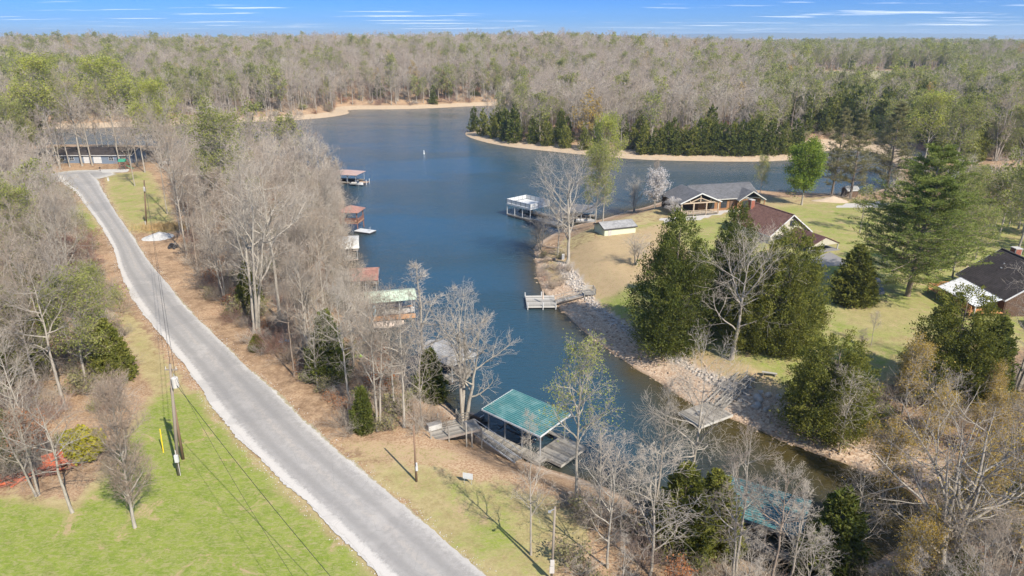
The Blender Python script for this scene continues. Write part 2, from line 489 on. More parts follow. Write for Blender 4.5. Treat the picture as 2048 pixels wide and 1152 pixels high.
leaf('leaf_yellow', (.48, .40, .03), (.35, .34, .04), .4)
leaf('bud_tan', (.36, .27, .19), (.44, .34, .24), .3)
leaf('bud_mauve', (.30, .235, .20), (.36, .28, .24), .3)
leaf('blossom', (.62, .56, .52), (.74, .70, .66), .4)
leaf('leaf_russet', (.34, .14, .06), (.42, .20, .10), .3)
leaf('leaf_brush', (.20, .19, .08), (.30, .26, .13), .3)

# ------------------------------------------------------------------ ground
def polyw(pts, z=4.0): return np.array([pin(*p, z) for p in pts])
GRASS = [  # (photo polygon, greenness, softness in metres)
 ([(-500,1060),(0,1000),(60,1005),(150,1020),(205,960),(235,900),(262,860),(300,800),(330,780),(395,780),(430,832),(520,929),(611,1012),(698,1096),(760,1160),(1000,1500),(-500,1500)], 1.0, 1.6),
 ([(252,605),(290,660),(330,715),(400,800),(320,800),(280,740),(262,700),(240,650)], .52, 1.2),
 ([(212,345),(300,345),(345,420),(350,465),(258,460),(236,425),(212,385)], .62, 1.5),
 ([(160,400),(185,430),(205,470),(150,470),(140,420)], .9, 1.5),
 ([(690,905),(860,930),(1010,960),(1130,1000),(1180,1060),(1080,1200),(930,1200),(820,1012),(725,937)], .58, 2.2),
 ([(1080,485),(1130,455),(1202,441),(1252,424),(1307,410),(1340,400),(1480,388),(1560,392),(1720,391),(1750,405),(1400,440),(1200,490),(1110,545)], .34, 1.0),
 ([(1110,540),(1200,480),(1290,440),(1400,425),(1500,420),(1640,400),(1740,398),(1900,395),(2200,400),(2600,900),(2100,700),(1850,680),(1780,760),(1640,770),(1480,740),(1300,660),(1200,600),(1170,575)], .70, 2.5),
]
DRY = [
 ([(1090,520),(1130,480),(1200,470),(1290,450),(1330,440),(1400,520),(1300,560),(1230,575),(1170,570)], .85, 3.0),
 ([(1380,660),(1480,700),(1560,730),(1600,770),(1480,760),(1380,715)], .75, 2.0),
 ([(1640,600),(1760,590),(1900,640),(1780,680),(1660,640)], .5, 4.0),
 ([(640,870),(800,880),(950,905),(900,925),(740,915)], .9, 1.5),
]
FIELD = polyw([(1600,160),(1890,156),(1910,200),(1800,206),(1620,200)], 8.0)
RIP = polyw([(1060,480),(1140,520),(1200,600),(1300,670),(1420,730),(1500,762),(1480,800),(1400,790),(1300,780),(1100,640),(1040,520)], 2.5)
def mask_of(x, y, polys, z=4.0, keep=False):
    out = np.zeros(x.shape)
    for pts, v, s in polys:
        P = polyw(pts, z)
        m = (x > P[:,0].min() - 6) & (x < P[:,0].max() + 6) & (y > P[:,1].min() - 6) & (y < P[:,1].max() + 6)
        if not m.any(): continue
        d, _ = poly_dist(x[m], y[m], P); ins = in_poly(x[m], y[m], P)
        out[m] = np.maximum(out[m], v * ss(.5 + np.where(ins, d, -d) / (2 * s)))
    return out
def make_ground():
    nr, nc = 560, 440
    q = np.linspace(0, 1, nr)
    y = -30 + 0 * q
    y = 55 * (np.exp(q * math.log((12000 + 55) / 25.0)) * 25.0 / 55 - 1)          # -30 .. 12000
    s = np.linspace(-1, 1, nc); s = s * (.75 + .25 * s * s)
    X = s[None, :] * (1.25 * (y[:, None] + 70)); Y = np.repeat(y[:, None], nc, 1)
    x, yy = X.ravel(), Y.ravel()
    h, d, k, rd = terrain(x, yy)
    V = np.stack([x, yy, h], 1)
    i = np.arange(nr * nc).reshape(nr, nc)
    F = np.stack([i[:-1, :-1], i[:-1, 1:], i[1:, 1:], i[1:, :-1]], -1).reshape(-1, 4)
    t = NT('ground_soil'); P = t.coord()
    g = t.attr('grass'); dry = t.attr('dry'); sd = t.attr('shore'); rip = t.attr('rip'); fld = t.attr('field'); near = t.attr('bank')
    n1 = t.noise(P, .12, 5, .6); n2 = t.noise(P, .9, 6, .7); n3 = t.noise(P, 5, 5, .7); n4 = t.noise(P, 22, 3, .6)
    mixn = t.math('ADD', t.math('MULTIPLY', n2, .5), t.math('ADD', t.math('MULTIPLY', n3, .3), t.math('MULTIPLY', n4, .2)))
    litter = t.mix(t.mr(mixn, .38, .62), (.17, .105, .062), (.36, .25, .155))
    litter = t.mix(t.mr(n1, .45, .62), litter, t.mix(t.mr(n3, .35, .65), (.26, .15, .085), (.44, .32, .20)))
    green = t.mix(t.mr(mixn, .36, .60), (.120, .175, .020), (.215, .255, .045))
    green = t.mix(t.math('MULTIPLY', t.mr(t.noise(t.scale(P, (1.0, 2.2, 1)), 1.7, 6, .75, dist=1.2), .44, .62), .75), green, (.31, .275, .13))
    green = t.mix(t.math('MULTIPLY', t.mr(t.noise(P, 11, 4, .8), .5, .68), .5), green, (.10, .14, .03))
    straw = t.mix(t.mr(mixn, .38, .62), (.25, .20, .09), (.38, .31, .16))
    bare = t.mix(n3, (.44, .32, .21), (.34, .22, .13))
    # how green: attribute broken by noise
    patch = t.math('ADD', t.math('MULTIPLY', t.noise(P, .22, 6, .7), .55), t.math('MULTIPLY', n2, .45))
    gg = t.mr(t.math('ADD', g, t.math('MULTIPLY', t.math('SUBTRACT', patch, .5), 2.0)), .42, .92)
    sparse = t.mr(t.math('ADD', g, t.math('MULTIPLY', t.math('SUBTRACT', n2, .5), 1.2)), .12, .42)
    col = t.mix(sparse, litter, straw)
    col = t.mix(gg, col, green)
    worn = t.math('MULTIPLY', t.mr(t.noise(P, .33, 7, .78, dist=.6), .545, .66), t.math('MULTIPLY', sparse, .75))
    col = t.mix(worn, col, bare)
    dd = t.mr(t.math('ADD', dry, t.math('MULTIPLY', t.math('SUBTRACT', patch, .5), 1.4)), .3, .8)
    col = t.mix(dd, col, t.mix(t.mr(n3, .4, .6), straw, bare))
    col = t.mix(fld, col, t.mix(n2, (.27, .25, .12), (.33, .29, .17)))
    # shore: tan gravel and sand, pale riprap above
    sn = t.math('ADD', sd, t.math('MULTIPLY', t.math('SUBTRACT', n2, .5), 3.0))
    vg = t.vor(P, 5.0); sg = t.n('ShaderNodeSeparateColor'); t.set(sg.inputs[0], vg)
    gravel = t.mix(sg.outputs[0], (.30, .20, .13), (.50, .39, .285))
    sand = t.mix(t.mr(mixn, .4, .62), (.34, .26, .175), (.46, .37, .265))
    sand = t.mix(t.math('MULTIPLY', t.mr(sg.outputs[2], .55, .8), .5), sand, (.27, .21, .15))
    sand = t.mix(t.mr(t.noise(t.scale(P, (1, 1, 9)), .7, 4), .45, .65), sand, (.42, .30, .19))
    shorec = t.mix(t.attr('far'), gravel, sand)
    col = t.mix(t.math('MULTIPLY', t.math('SUBTRACT', 1.0, t.mr(sn, t.math('SUBTRACT', near, 1.2), near)), 1.0), col, shorec)
    stone = t.mix(sg.outputs[1], (.29, .25, .21), (.46, .41, .355))
    col = t.mix(t.math('MULTIPLY', rip, t.mr(sn, 3.2, 5.5)), col, stone)
    wet = t.math('SUBTRACT', 1.0, t.mr(t.math('ADD', sd, t.math('MULTIPLY', n3, .5)), .2, .9))
    col = t.mix(t.math('MULTIPLY', wet, .55), col, (.10, .065, .035))
    # concrete hard standing round the houses
    col = t.mix(t.mr(t.attr('paved'), .4, .6), col, t.mix(n3, (.38, .36, .32), (.45, .42, .39)))
    t.color(col); t.b.inputs['Roughness'].default_value = .95; t.b.inputs['Specular IOR Level'].default_value = .1
    t.bump(t.math('ADD', t.math('MULTIPLY', n3, .7), t.math('MULTIPLY', n4, .4)), .55, .12)
    me = mesh_np('ground', V, F, [t.m], smooth=True)
    gr = mask_of(x, yy, GRASS); dr = mask_of(x, yy, DRY)
    fm = in_poly(x, yy, FIELD).astype(float)
    rp = in_poly(x, yy, RIP).astype(float)
    paved = np.zeros(x.shape)
    for pts, z in PAVED:
        PP = polyw(pts, z); m = (yy < 300)
        paved[m] = np.maximum(paved[m], in_poly(x[m], yy[m], PP))
    bank = np.where(k == 0, 1.9, np.where(k == 1, 9.0, np.where(k == 2, 11.0, np.where(yy > 115, 2.2, 6.5))))
    bank = np.where((k == 2) & (x > 95), 14, bank)
    for nm, a in (('grass', gr), ('dry', dr), ('shore', d), ('rip', rp), ('field', fm), ('bank', bank), ('far', ((k == 1) | (k == 2)).astype(float)), ('paved', paved)):
        at = me.attributes.new(nm, 'FLOAT', 'POINT'); at.data.foreach_set('value', a.astype(np.float32))
    return tag(link('ground', me), kind='structure')
PAVED = [([(1318,430),(1395,424),(1430,412),(1500,404),(1520,415),(1440,424),(1390,436),(1330,440)], 4.2),
         ([(1700,402),(1760,400),(1790,408),(1700,414),(1650,414)], 4.2)]
make_ground()

def make_water():
    xs = np.arange(-420, 300.1, 4.0); ys = np.arange(22, 560.1, 4.0)
    X, Y = np.meshgrid(xs, ys); x, y = X.ravel(), Y.ravel()
    d, k = shore_dist(x, y)
    i = np.arange(len(x)).reshape(X.shape)
    F = np.stack([i[:-1, :-1], i[:-1, 1:], i[1:, 1:], i[1:, :-1]], -1).reshape(-1, 4)
    F = F[(d[F] < 6).any(1)]
    t = NT('lake_water'); P = t.coord()
    sh = t.attr('muddy')
    k_ = t.mix(sh, (.020, .054, .080), (.052, .040, .014))
    t.color(k_)
    t.b.inputs['Roughness'].default_value = .10; t.b.inputs['IOR'].default_value = 1.333; t.b.inputs['Specular IOR Level'].default_value = .5
    a = t.noise(t.scale(P, (.55, 1.5, 1)), 1.3, 4, .65, dist=.4); b = t.noise(t.scale(P, (.35, .8, 1)), .28, 3, .5)
    gust = t.mr(t.noise(t.scale(P, (.5, 1.2, 1)), .03, 3, .5), .35, .65, .35, 1.0)
    t.bump(t.math('MULTIPLY', t.math('ADD', a, t.math('MULTIPLY', b, .8)), gust), .9, .27)
    me = mesh_np('lake', np.stack([x, y, np.zeros_like(x)], 1), F, [t.m])
    creek = ss((x - 9) / 14) * (1 - ss((y - 68) / 22)); edge = 1 - ss(-d / 7.0)
    mud = np.clip(creek * (.7 + .3 * edge) + .6 * edge ** 2 * ((k == 3) | (k == 0)) * (y < 200) + .35 * edge + .12 * (k == 3) * (y > 150), 0, 1)
    at = me.attributes.new('muddy', 'FLOAT', 'POINT'); at.data.foreach_set('value', mud.astype(np.float32))
    tag(link('lake_water', me), kind='structure')
make_water()

# ------------------------------------------------------------------ road
def strip(name, w_in, w_out, z, mat, jit, seed, step=.45, wl=None, wr=None):
    """strip along the road; wl, wr = half widths"""
    seg = np.hypot(*(np.diff(RCN, axis=0).T)); s = np.concatenate([[0], np.cumsum(seg)])
    q = np.arange(0, s[-1], step); cx_ = np.interp(q, s, RCN[:, 0]); cy_ = np.interp(q, s, RCN[:, 1])
    tx = np.gradient(cx_); ty = np.gradient(cy_); L = np.hypot(tx, ty); tx /= L; ty /= L
    rg = np.random.default_rng(seed)
    half = np.interp(q, s, HALF)
    n = 13; U = np.linspace(-1, 1, n)
    V = []
    for j, u in enumerate(U):
        e = abs(u) > .99
        r = (vnoise(q, q * 0 + 9 * np.sign(u), 2.4, seed) * jit + vnoise(q, q * 0 + 5 * np.sign(u), 11, seed + 2) * jit * 1.3 + rg.normal(0, jit * .35, len(q))) if e else 0
        off = u * (half * w_in + w_out) + np.sign(u) * r
        V.append(np.stack([cx_ + (-ty) * off * -1, cy_ + tx * off * -1, np.full(len(q), z)], 1))
    V = np.stack(V, 1); i = np.arange(V.shape[0] * n).reshape(-1, n)
    F = np.stack([i[:-1, :-1], i[:-1, 1:], i[1:, 1:], i[1:, :-1]], -1).reshape(-1, 4)
    me = mesh_np(name, V.reshape(-1, 3), F[:, ::1], [mat], smooth=True)
    uv = me.attributes.new('across', 'FLOAT', 'POINT'); uv.data.foreach_set('value', np.tile(U, len(q)).astype(np.float32))
    al = me.attributes.new('along', 'FLOAT', 'POINT'); al.data.foreach_set('value', np.repeat(q, n).astype(np.float32))
    return link(name, me)
ws = []
for _i, (_a, _b) in enumerate(zip(RL, RR)):
    _p, _q = RC[max(1, _i)], RC[min(len(RC) - 1, _i + 2)]
    _t = np.array(_q) - np.array(_p); _t /= np.linalg.norm(_t)
    ws.append(abs((_b[0] - _a[0]) * _t[1] - (_b[1] - _a[1]) * _t[0]) / 2)       # oblique section -> true half width (about)
half_c = [ws[0]] + ws
_s0 = np.concatenate([[0], np.cumsum(np.hypot(*(np.diff(np.array(RC), axis=0).T)))])
_s1 = np.concatenate([[0], np.cumsum(np.hypot(*(np.diff(RCN, axis=0).T)))])
HALF = np.clip(np.interp(_s1 / _s1[-1] * _s0[-1], _s0, half_c), 2.3, 4.6)
print('road half widths', [round(w, 1) for w in ws])
tg = NT('road_gravel'); P_ = tg.coord(); v_ = tg.vor(P_, 14.0); s_ = tg.n('ShaderNodeSeparateColor'); tg.set(s_.inputs[0], v_)
tg.color(tg.mix(tg.mr(tg.noise(P_, 2.0, 6, .7), .35, .65), tg.mix(s_.outputs[0], (.34, .315, .28), (.50, .47, .43)), tg.mix(s_.outputs[1], (.40, .375, .34), (.52, .495, .46))))
_gc = [l.from_socket for l in tg.t.links if l.to_socket == tg.b.inputs['Base Color']][0]
_ga = tg.math('ADD', tg.math('ABSOLUTE', tg.attr('across')), tg.math('MULTIPLY', tg.math('SUBTRACT', tg.noise(P_, 1.1, 6, .75), .5), .34))
_gr = tg.mr(tg.attr('across'), -.2, .2)
_gm = tg.math('MULTIPLY', tg.mr(_ga, tg.math('SUBTRACT', 1.02, tg.math('MULTIPLY', _gr, .10)), tg.math('SUBTRACT', 1.06, tg.math('MULTIPLY', _gr, .08))), .9)
tg.color(tg.mix(_gm, _gc, tg.mix(tg.noise(P_, 5, 4), (.20, .19, .09), (.36, .28, .18))))
tg.bump(s_.outputs[2], .5, .03)
ta = NT('old_asphalt'); P_ = ta.coord(); u_ = ta.attr('across'); au = ta.math('ABSOLUTE', u_)
n1 = ta.noise(P_, .35, 5, .65); n2 = ta.noise(P_, 3, 6, .7); n3 = ta.noise(P_, 30, 3, .6)
base = ta.mix(ta.mr(ta.math('ADD', ta.math('MULTIPLY', n2, .5), ta.math('MULTIPLY', n3, .5)), .38, .62), (.245, .23, .212), (.315, .297, .276))
base = ta.mix(ta.math('MULTIPLY', ta.mr(n1, .48, .66), .55), base, (.30, .285, .265))
# washed gravel and sand along a strip right of the middle and at the edges
strk = ta.math('SUBTRACT', 1.0, ta.mr(ta.math('ABSOLUTE', ta.math('ADD', ta.math('SUBTRACT', u_, .08), ta.math('MULTIPLY', ta.math('SUBTRACT', n1, .5), .6))), .03, .13))
base = ta.mix(ta.math('MULTIPLY', ta.math('MULTIPLY', strk, ta.mr(n2, .35, .6)), .5), base, (.36, .32, .275))
edge_ = ta.mr(ta.math('ADD', au, ta.math('MULTIPLY', ta.math('SUBTRACT', n2, .5), .5)), .74, .98)
base = ta.mix(ta.math('MULTIPLY', edge_, .75), base, (.42, .395, .36))
ledge = ta.mr(ta.math('ADD', ta.math('MULTIPLY', u_, -1.0), ta.math('MULTIPLY', ta.math('SUBTRACT', n2, .5), .35)), .66, .84)
base = ta.mix(ta.math('MULTIPLY', ledge, .9), base, (.47, .44, .40))
grit = ta.math('MULTIPLY', ta.mr(ta.noise(ta.scale(P_, (1, 1, 1)), .13, 4, .7), .56, .64), .5)
base = ta.mix(grit, base, (.38, .355, .325))
vc = ta.vor(ta.scale(P_, (1, 1, 1)), .42, 'Distance', 'DISTANCE_TO_EDGE')
trk_ = ta.math('SUBTRACT', 1.0, ta.mr(ta.math('ABSOLUTE', ta.math('SUBTRACT', ta.math('ABSOLUTE', ta.math('ADD', u_, ta.math('MULTIPLY', ta.math('SUBTRACT', n1, .5), .12))), .42)), .04, .22))
base = ta.mix(ta.math('MULTIPLY', trk_, .5), base, (.20, .19, .178))
pat_ = ta.mr(ta.noise(ta.scale(P_, (1, 1, 1)), .09, 2, .4), .56, .575)
base = ta.mix(ta.math('MULTIPLY', pat_, .22), base, (.17, .165, .16))
crk = ta.math('SUBTRACT', 1.0, ta.mr(vc, .0, .012)); base = ta.mix(ta.math('MULTIPLY', ta.math('MULTIPLY', crk, ta.mr(n1, .5, .62)), .3), base, (.12, .11, .10))
ta.color(base); ta.bump(n3, .3, .01); ta.b.inputs['Roughness'].default_value = .9
tag(strip('gravel_shoulder', .97, -.08, ROAD_Z + .10, tg.m, .17, 3, step=.3), kind='structure')
tag(strip('road', .88, 0, ROAD_Z + .125, ta.m, .12, 8), kind='structure')
# turning circle
def blob(name, c, r, z, mat, jit, seed, n=90, sx=1.0):
    rg = np.random.default_rng(seed); a = np.linspace(0, 2 * math.pi, n, endpoint=False)
    V = [(c[0], c[1], z)]
    for ring in (.35, .7, .9, 1.0):
        rr = r * ring * (1 + (jit * np.sin(a * 3 + seed) + jit * .6 * np.sin(a * 7) + rg.normal(0, jit * .3, n)) * (ring == 1.0))
        V += [(c[0] + sx * q * math.cos(t), c[1] + q * math.sin(t), z) for q, t in zip(rr, a)]
    F3 = np.array([(0, 1 + i, 1 + (i + 1) % n) for i in range(n)])
    F4 = np.array([(1 + k * n + i, 1 + (k + 1) * n + i, 1 + (k + 1) * n + (i + 1) % n, 1 + k * n + (i + 1) % n) for k in range(3) for i in range(n)])
    me = mesh_np(name, np.array(V), [F3, F4], [mat], smooth=True)
    ac = me.attributes.new('across', 'FLOAT', 'POINT'); ac.data.foreach_set('value', np.concatenate([[0], np.repeat([.35, .7, .9, 1.0], n)]).astype(np.float32))
    return link(name, me)
cc = pin(150, 352, ROAD_Z)
tag(blob('turning_circle_gravel', cc, 9.4, ROAD_Z + .09, tg.m, .04, 2, sx=1.15), kind='structure')
tag(blob('turning_circle', cc, 8.6, ROAD_Z + .115, ta.m, .02, 4, sx=1.15), kind='structure')
# concrete drive at the end of the road
mb = MB(); pd = [pin(*p, ROAD_Z) for p in ((196,340),(345,337),(352,343),(300,345),(250,345),(205,346))]
mb.slab([(x, y, ROAD_Z + .16) for x, y in pd][::-1], .1)
tag(mb.build('concrete_drive', MAT['concrete']), kind='structure')
print('ground', round(time.time() - T0, 1))
# ------------------------------------------------------------------ trees
def unit(a): return a / (np.linalg.norm(a, axis=-1, keepdims=True) + 1e-9)
def tube(P, R, K):
    """P (n,S,3) centre lines, R (n,S) radii -> verts, quads"""
    n, S, _ = P.shape
    T = unit(np.gradient(P, axis=1))
    mean = unit(P[:, -1] - P[:, 0])
    ref = np.where(np.abs(mean[:, 2:3]) > .9, np.array([[1., 0, 0]]), np.array([[0, 0, 1.]]))
    U = unit(np.cross(T, ref[:, None, :])); W = np.cross(T, U)
    a = np.arange(K) * 2 * math.pi / K
    V = P[:, :, None, :] + R[:, :, None, None] * (U[:, :, None, :] * np.cos(a)[None, None, :, None] + W[:, :, None, :] * np.sin(a)[None, None, :, None])
    i = np.arange(n * S * K).reshape(n, S, K); j = np.roll(i, -1, 2)
    F = np.stack([i[:, :-1], j[:, :-1], j[:, 1:], i[:, 1:]], -1).reshape(-1, 4)
    return V.reshape(-1, 3), F
def grow(rg, P, R, n, t0, t1, ang, Lf, segs, wig, trop, rf, rtip=.25, az0=0.0, flat=0.0):
    """children of every line in P; Lf(t, parent_len, size) -> length"""
    N, S, _ = P.shape
    t = t0 + (t1 - t0) * (np.arange(n)[None, :] + rg.uniform(0, 1, (N, n))) / n
    f = t * (S - 1); i = np.clip(f.astype(int), 0, S - 2); w = (f - i)[..., None]
    b = np.arange(N)[:, None]
    B = P[b, i] * (1 - w) + P[b, i + 1] * w
    Td = unit(P[b, i + 1] - P[b, i]); Rb = R[b, i] * (1 - w[..., 0]) + R[b, i + 1] * w[..., 0]
    plen = np.linalg.norm(np.diff(P, axis=1), axis=2).sum(1)[:, None]
    az = az0 + np.arange(n)[None, :] * 2.4 + rg.uniform(-.5, .5, (N, n)) + rg.uniform(0, 6.28, (N, 1))
    ref = np.where(np.abs(Td[..., 2:3]) > .9, np.array([1., 0, 0]), np.array([0, 0, 1.]))
    U = unit(np.cross(Td, ref)); W = np.cross(Td, U)
    an = np.radians(ang[0] + rg.normal(0, ang[1], (N, n)))[..., None]
    side = U * np.cos(az)[..., None] + W * np.sin(az)[..., None]
    if flat: side = unit(side * np.array([1, 1, 1 - flat]))
    D = unit(Td * np.cos(an) + side * np.sin(an))
    L = Lf(t, plen) * rg.uniform(.75, 1.2, (N, n))
    B = B.reshape(-1, 3); D = D.reshape(-1, 3); L = L.reshape(-1); Rb = Rb.reshape(-1)
    pts = [B]; d = D
    for s in range(segs):
        d = unit(d + rg.normal(0, wig, d.shape) + np.array([0, 0, trop]))
        pts.append(pts[-1] + d * (L / segs)[:, None])
    Pn = np.stack(pts, 1)
    r0 = np.minimum(Rb * .85, rf * (L / max(L.max(), 1e-6)) ** .8)
    Rn = r0[:, None] * (1 - (1 - rtip) * np.linspace(0, 1, segs + 1)[None, :])
    return Pn, Rn
def cards(rg, C, size, up=.3, aspect=1.0, var=.4):
    """leaf cards: one quad per point"""
    n = len(C)
    N_ = unit(rg.normal(0, 1, (n, 3)) + np.array([0, 0, up]))
    A = unit(np.cross(N_, rg.normal(0, 1, (n, 3)))); B = np.cross(N_, A)
    s = size * (1 + rg.uniform(-var, var, (n, 1))) / 2
    V = np.stack([C - A * s - B * s * aspect, C + A * s - B * s * aspect, C + A * s * .6 + B * s * aspect, C - A * s * .6 + B * s * aspect], 1).reshape(-1, 3)
    return V, np.arange(n * 4).reshape(-1, 4)
def join(parts):
    """[(V,F,matidx)] -> V, F, mi  (all quads)"""
    vs, fs, mi, b = [], [], [], 0
    for V, F, m in parts:
        vs.append(V); fs.append(F + b); mi.append(np.full(len(F), m)); b += len(V)
    return np.concatenate(vs), np.concatenate(fs), np.concatenate(mi)
def trunk_line(rg, H, lean=.03, wig=.02, segs=12, top=1.0):
    z = np.linspace(0, H * top, segs + 1)
    x = np.cumsum(rg.normal(0, wig, segs + 1)) * H / segs * 2 + lean * z; y = np.cumsum(rg.normal(0, wig, segs + 1)) * H / segs * 2
    x -= x[0]; y -= y[0]
    return np.stack([x, y, z - .0], 1)[None]
class Spec:
    def __init__(s, **k):
        d = dict(H=16, stems=1, cb=.42, r=.17, spread=.26, limbs=22, ang=(48, 10), trop=.09, wig=.13, n2=8, n3=5, n4=3, leaves=0, leafmat=None, leafsize=.2,
                 trunkmat='bark_pale', twigmat='twig', droop=0.0, top=.96, leafspread=.25, shape='oval', r3=.015, r4=.009, sleaves=1)
        d.update(k); s.__dict__.update(d)
def crownf(shape):
    if shape == 'oval': return lambda u: np.sqrt(np.clip(1 - ((u - .3) / .72) ** 2, .05, 1))
    if shape == 'broad': return lambda u: np.sqrt(np.clip(1 - ((u - .45) / .62) ** 2, .08, 1))
    if shape == 'cone': return lambda u: np.clip(1.05 - u, .12, 1)
    if shape == 'vase': return lambda u: .55 + .45 * u
def build_bare(seed, sp, lod=0):
    """lod 0 near, 1 mid.  returns (trunk mesh, crown mesh) or (single mesh, None) for lod 1"""
    rg = np.random.default_rng(seed); H = sp.H
    Ps, Rs = [], []
    for k in range(sp.stems):
        S = 12 if lod == 0 else 6
        P = trunk_line(rg, H * (1 if k == 0 else rg.uniform(.75, .98)), rg.uniform(-.04, .04), .02 if lod == 0 else .012, S, sp.top)
        if k:
            a = rg.uniform(0, 6.28); z = P[0, :, 2:3]
            P[0] += np.array([[math.cos(a), math.sin(a), 0]]) * (.25 + z * rg.uniform(.08, .2))
        elif sp.stems > 1:
            a = rg.uniform(0, 6.28); P[0] += np.array([[math.cos(a), math.sin(a), 0]]) * P[0, :, 2:3] * .06
        tt = np.linspace(0, 1, S + 1)
        R = sp.r * (1 if sp.stems == 1 else .72) * (1 - .93 * tt ** 1.15); R[0] *= 1.28
        Ps.append(P[0]); Rs.append(R)
    P0 = np.stack(Ps); R0 = np.stack(Rs)
    cf = crownf(sp.shape); cb = sp.cb
    nl = max(4, int(sp.limbs / sp.stems)) if lod == 0 else max(4, int(sp.limbs * .7 / sp.stems))
    Lf = lambda t, pl: H * sp.spread * cf((t - cb) / (1 - cb)) * (1 if sp.stems == 1 else .8)
    P1, R1 = grow(rg, P0, R0, nl, cb, .97, sp.ang, Lf, 6 if lod == 0 else 3, sp.wig, sp.trop, sp.r * .56, .2)
    lo = []
    if lod == 0 and cb > .3:     # a few thin dead limbs low on the bole
        q, w = grow(rg, P0, R0, 5, .15, cb, (70, 12), lambda t, pl: H * .10 + 0 * t, 3, .15, .02, sp.r * .14, .3); lo = [(q, w)]
    K1 = 5 if lod == 0 else 3
    P2, R2 = grow(rg, P1, R1, sp.n2 if lod == 0 else 5, .18, .98, (42, 14), lambda t, pl: pl * (.62 - .35 * t), 4 if lod == 0 else 2, .14, sp.trop * .7 - sp.droop, sp.r * .22, .3)
    if lod == 0:
        P3, R3 = grow(rg, P2, R2, sp.n3, .15, 1.0, (40, 14), lambda t, pl: np.clip(pl * (.62 - .2 * t), .35, 1.6), 2, .16, .05 - sp.droop, sp.r3, .5)
        R3 = np.maximum(R3, sp.r3 * .55)
        P4, R4 = grow(rg, P3, R3, sp.n4, .2, 1.0, (38, 14), lambda t, pl: np.clip(pl * .6, .25, .8), 1, .1, .05 - sp.droop, sp.r4, .7) if sp.n4 else (None, None)
        if sp.n4: R4 = np.maximum(R4, sp.r4 * .7)
        V0, F0 = tube(P0, R0, 9); V1, F1 = tube(P1, R1, K1)
        tr = [(V0, F0, 0), (V1, F1, 0)] + [(*tube(q, w, 3), 0) for q, w in lo]
        cr = [(*tube(P2, R2, 3), 0), (*tube(P3, R3, 3), 1)] + ([(*tube(P4, R4, 3), 1)] if sp.n4 else [])
        tips = (P4 if sp.n4 else P3)
    else:
        P3, R3 = grow(rg, P2, R2, 5, .1, 1.0, (42, 14), lambda t, pl: np.clip(pl * .7, .8, 2.2), 1, .1, .1, .035, .5)
        R3 = np.maximum(R3, .02)
        tr = [(*tube(P0, R0 * 1.25, 5), 0), (*tube(P1, R1, 3), 0), (*tube(P2, np.maximum(R2, .028), 3), 1), (*tube(P3, R3, 3), 1)]
        cr = None; tips = P3
    lv = []
    if sp.leaves:
        nn = sp.leaves if lod == 0 else max(60, int(sp.leaves * .14))
        j = rg.integers(0, len(tips), nn); u = rg.uniform(.2, 1.05, (nn, 1))
        C = tips[j, 0] * (1 - u) + tips[j, -1] * u + rg.normal(0, sp.leafspread, (nn, 3))
        V, F = cards(rg, C, sp.leafsize * (1 if lod == 0 else 2.3)); lv = [(V, F, 2)]
    mats = [MAT[sp.trunkmat], MAT[sp.twigmat if lod == 0 else ('twig_far' if sp.twigmat == 'twig' else sp.twigmat)], MAT[sp.leafmat or 'bud_tan']]
    if lod == 0:
        V, F, mi = join(tr); m0 = mesh_np('trunk', V, F, mats, mi, smooth=True)
        V, F, mi = join(cr + lv); m1 = mesh_np('crown', V, F, mats, mi)
        return m0, m1
    V, F, mi = join(tr + lv)
    return mesh_np('tree', V, F, mats, mi), None
def spray_cards(rg, C, D, size, aspect=2.2, var=.35, jit=.55):
    """leaf cards drawn out along D"""
    n = len(C); A = unit(D + rg.normal(0, jit, (n, 3))); B = unit(np.cross(A, rg.normal(0, 1, (n, 3))))
    s = size * (1 + rg.uniform(-var, var, (n, 1))) / 2
    V = np.stack([C - A * s * aspect - B * s * .6, C - A * s * aspect * .2 + B * s, C + A * s * aspect + B * s * .15, C - A * s * aspect * .1 - B * s], 1).reshape(-1, 3)
    return V, np.arange(n * 4).reshape(-1, 4)
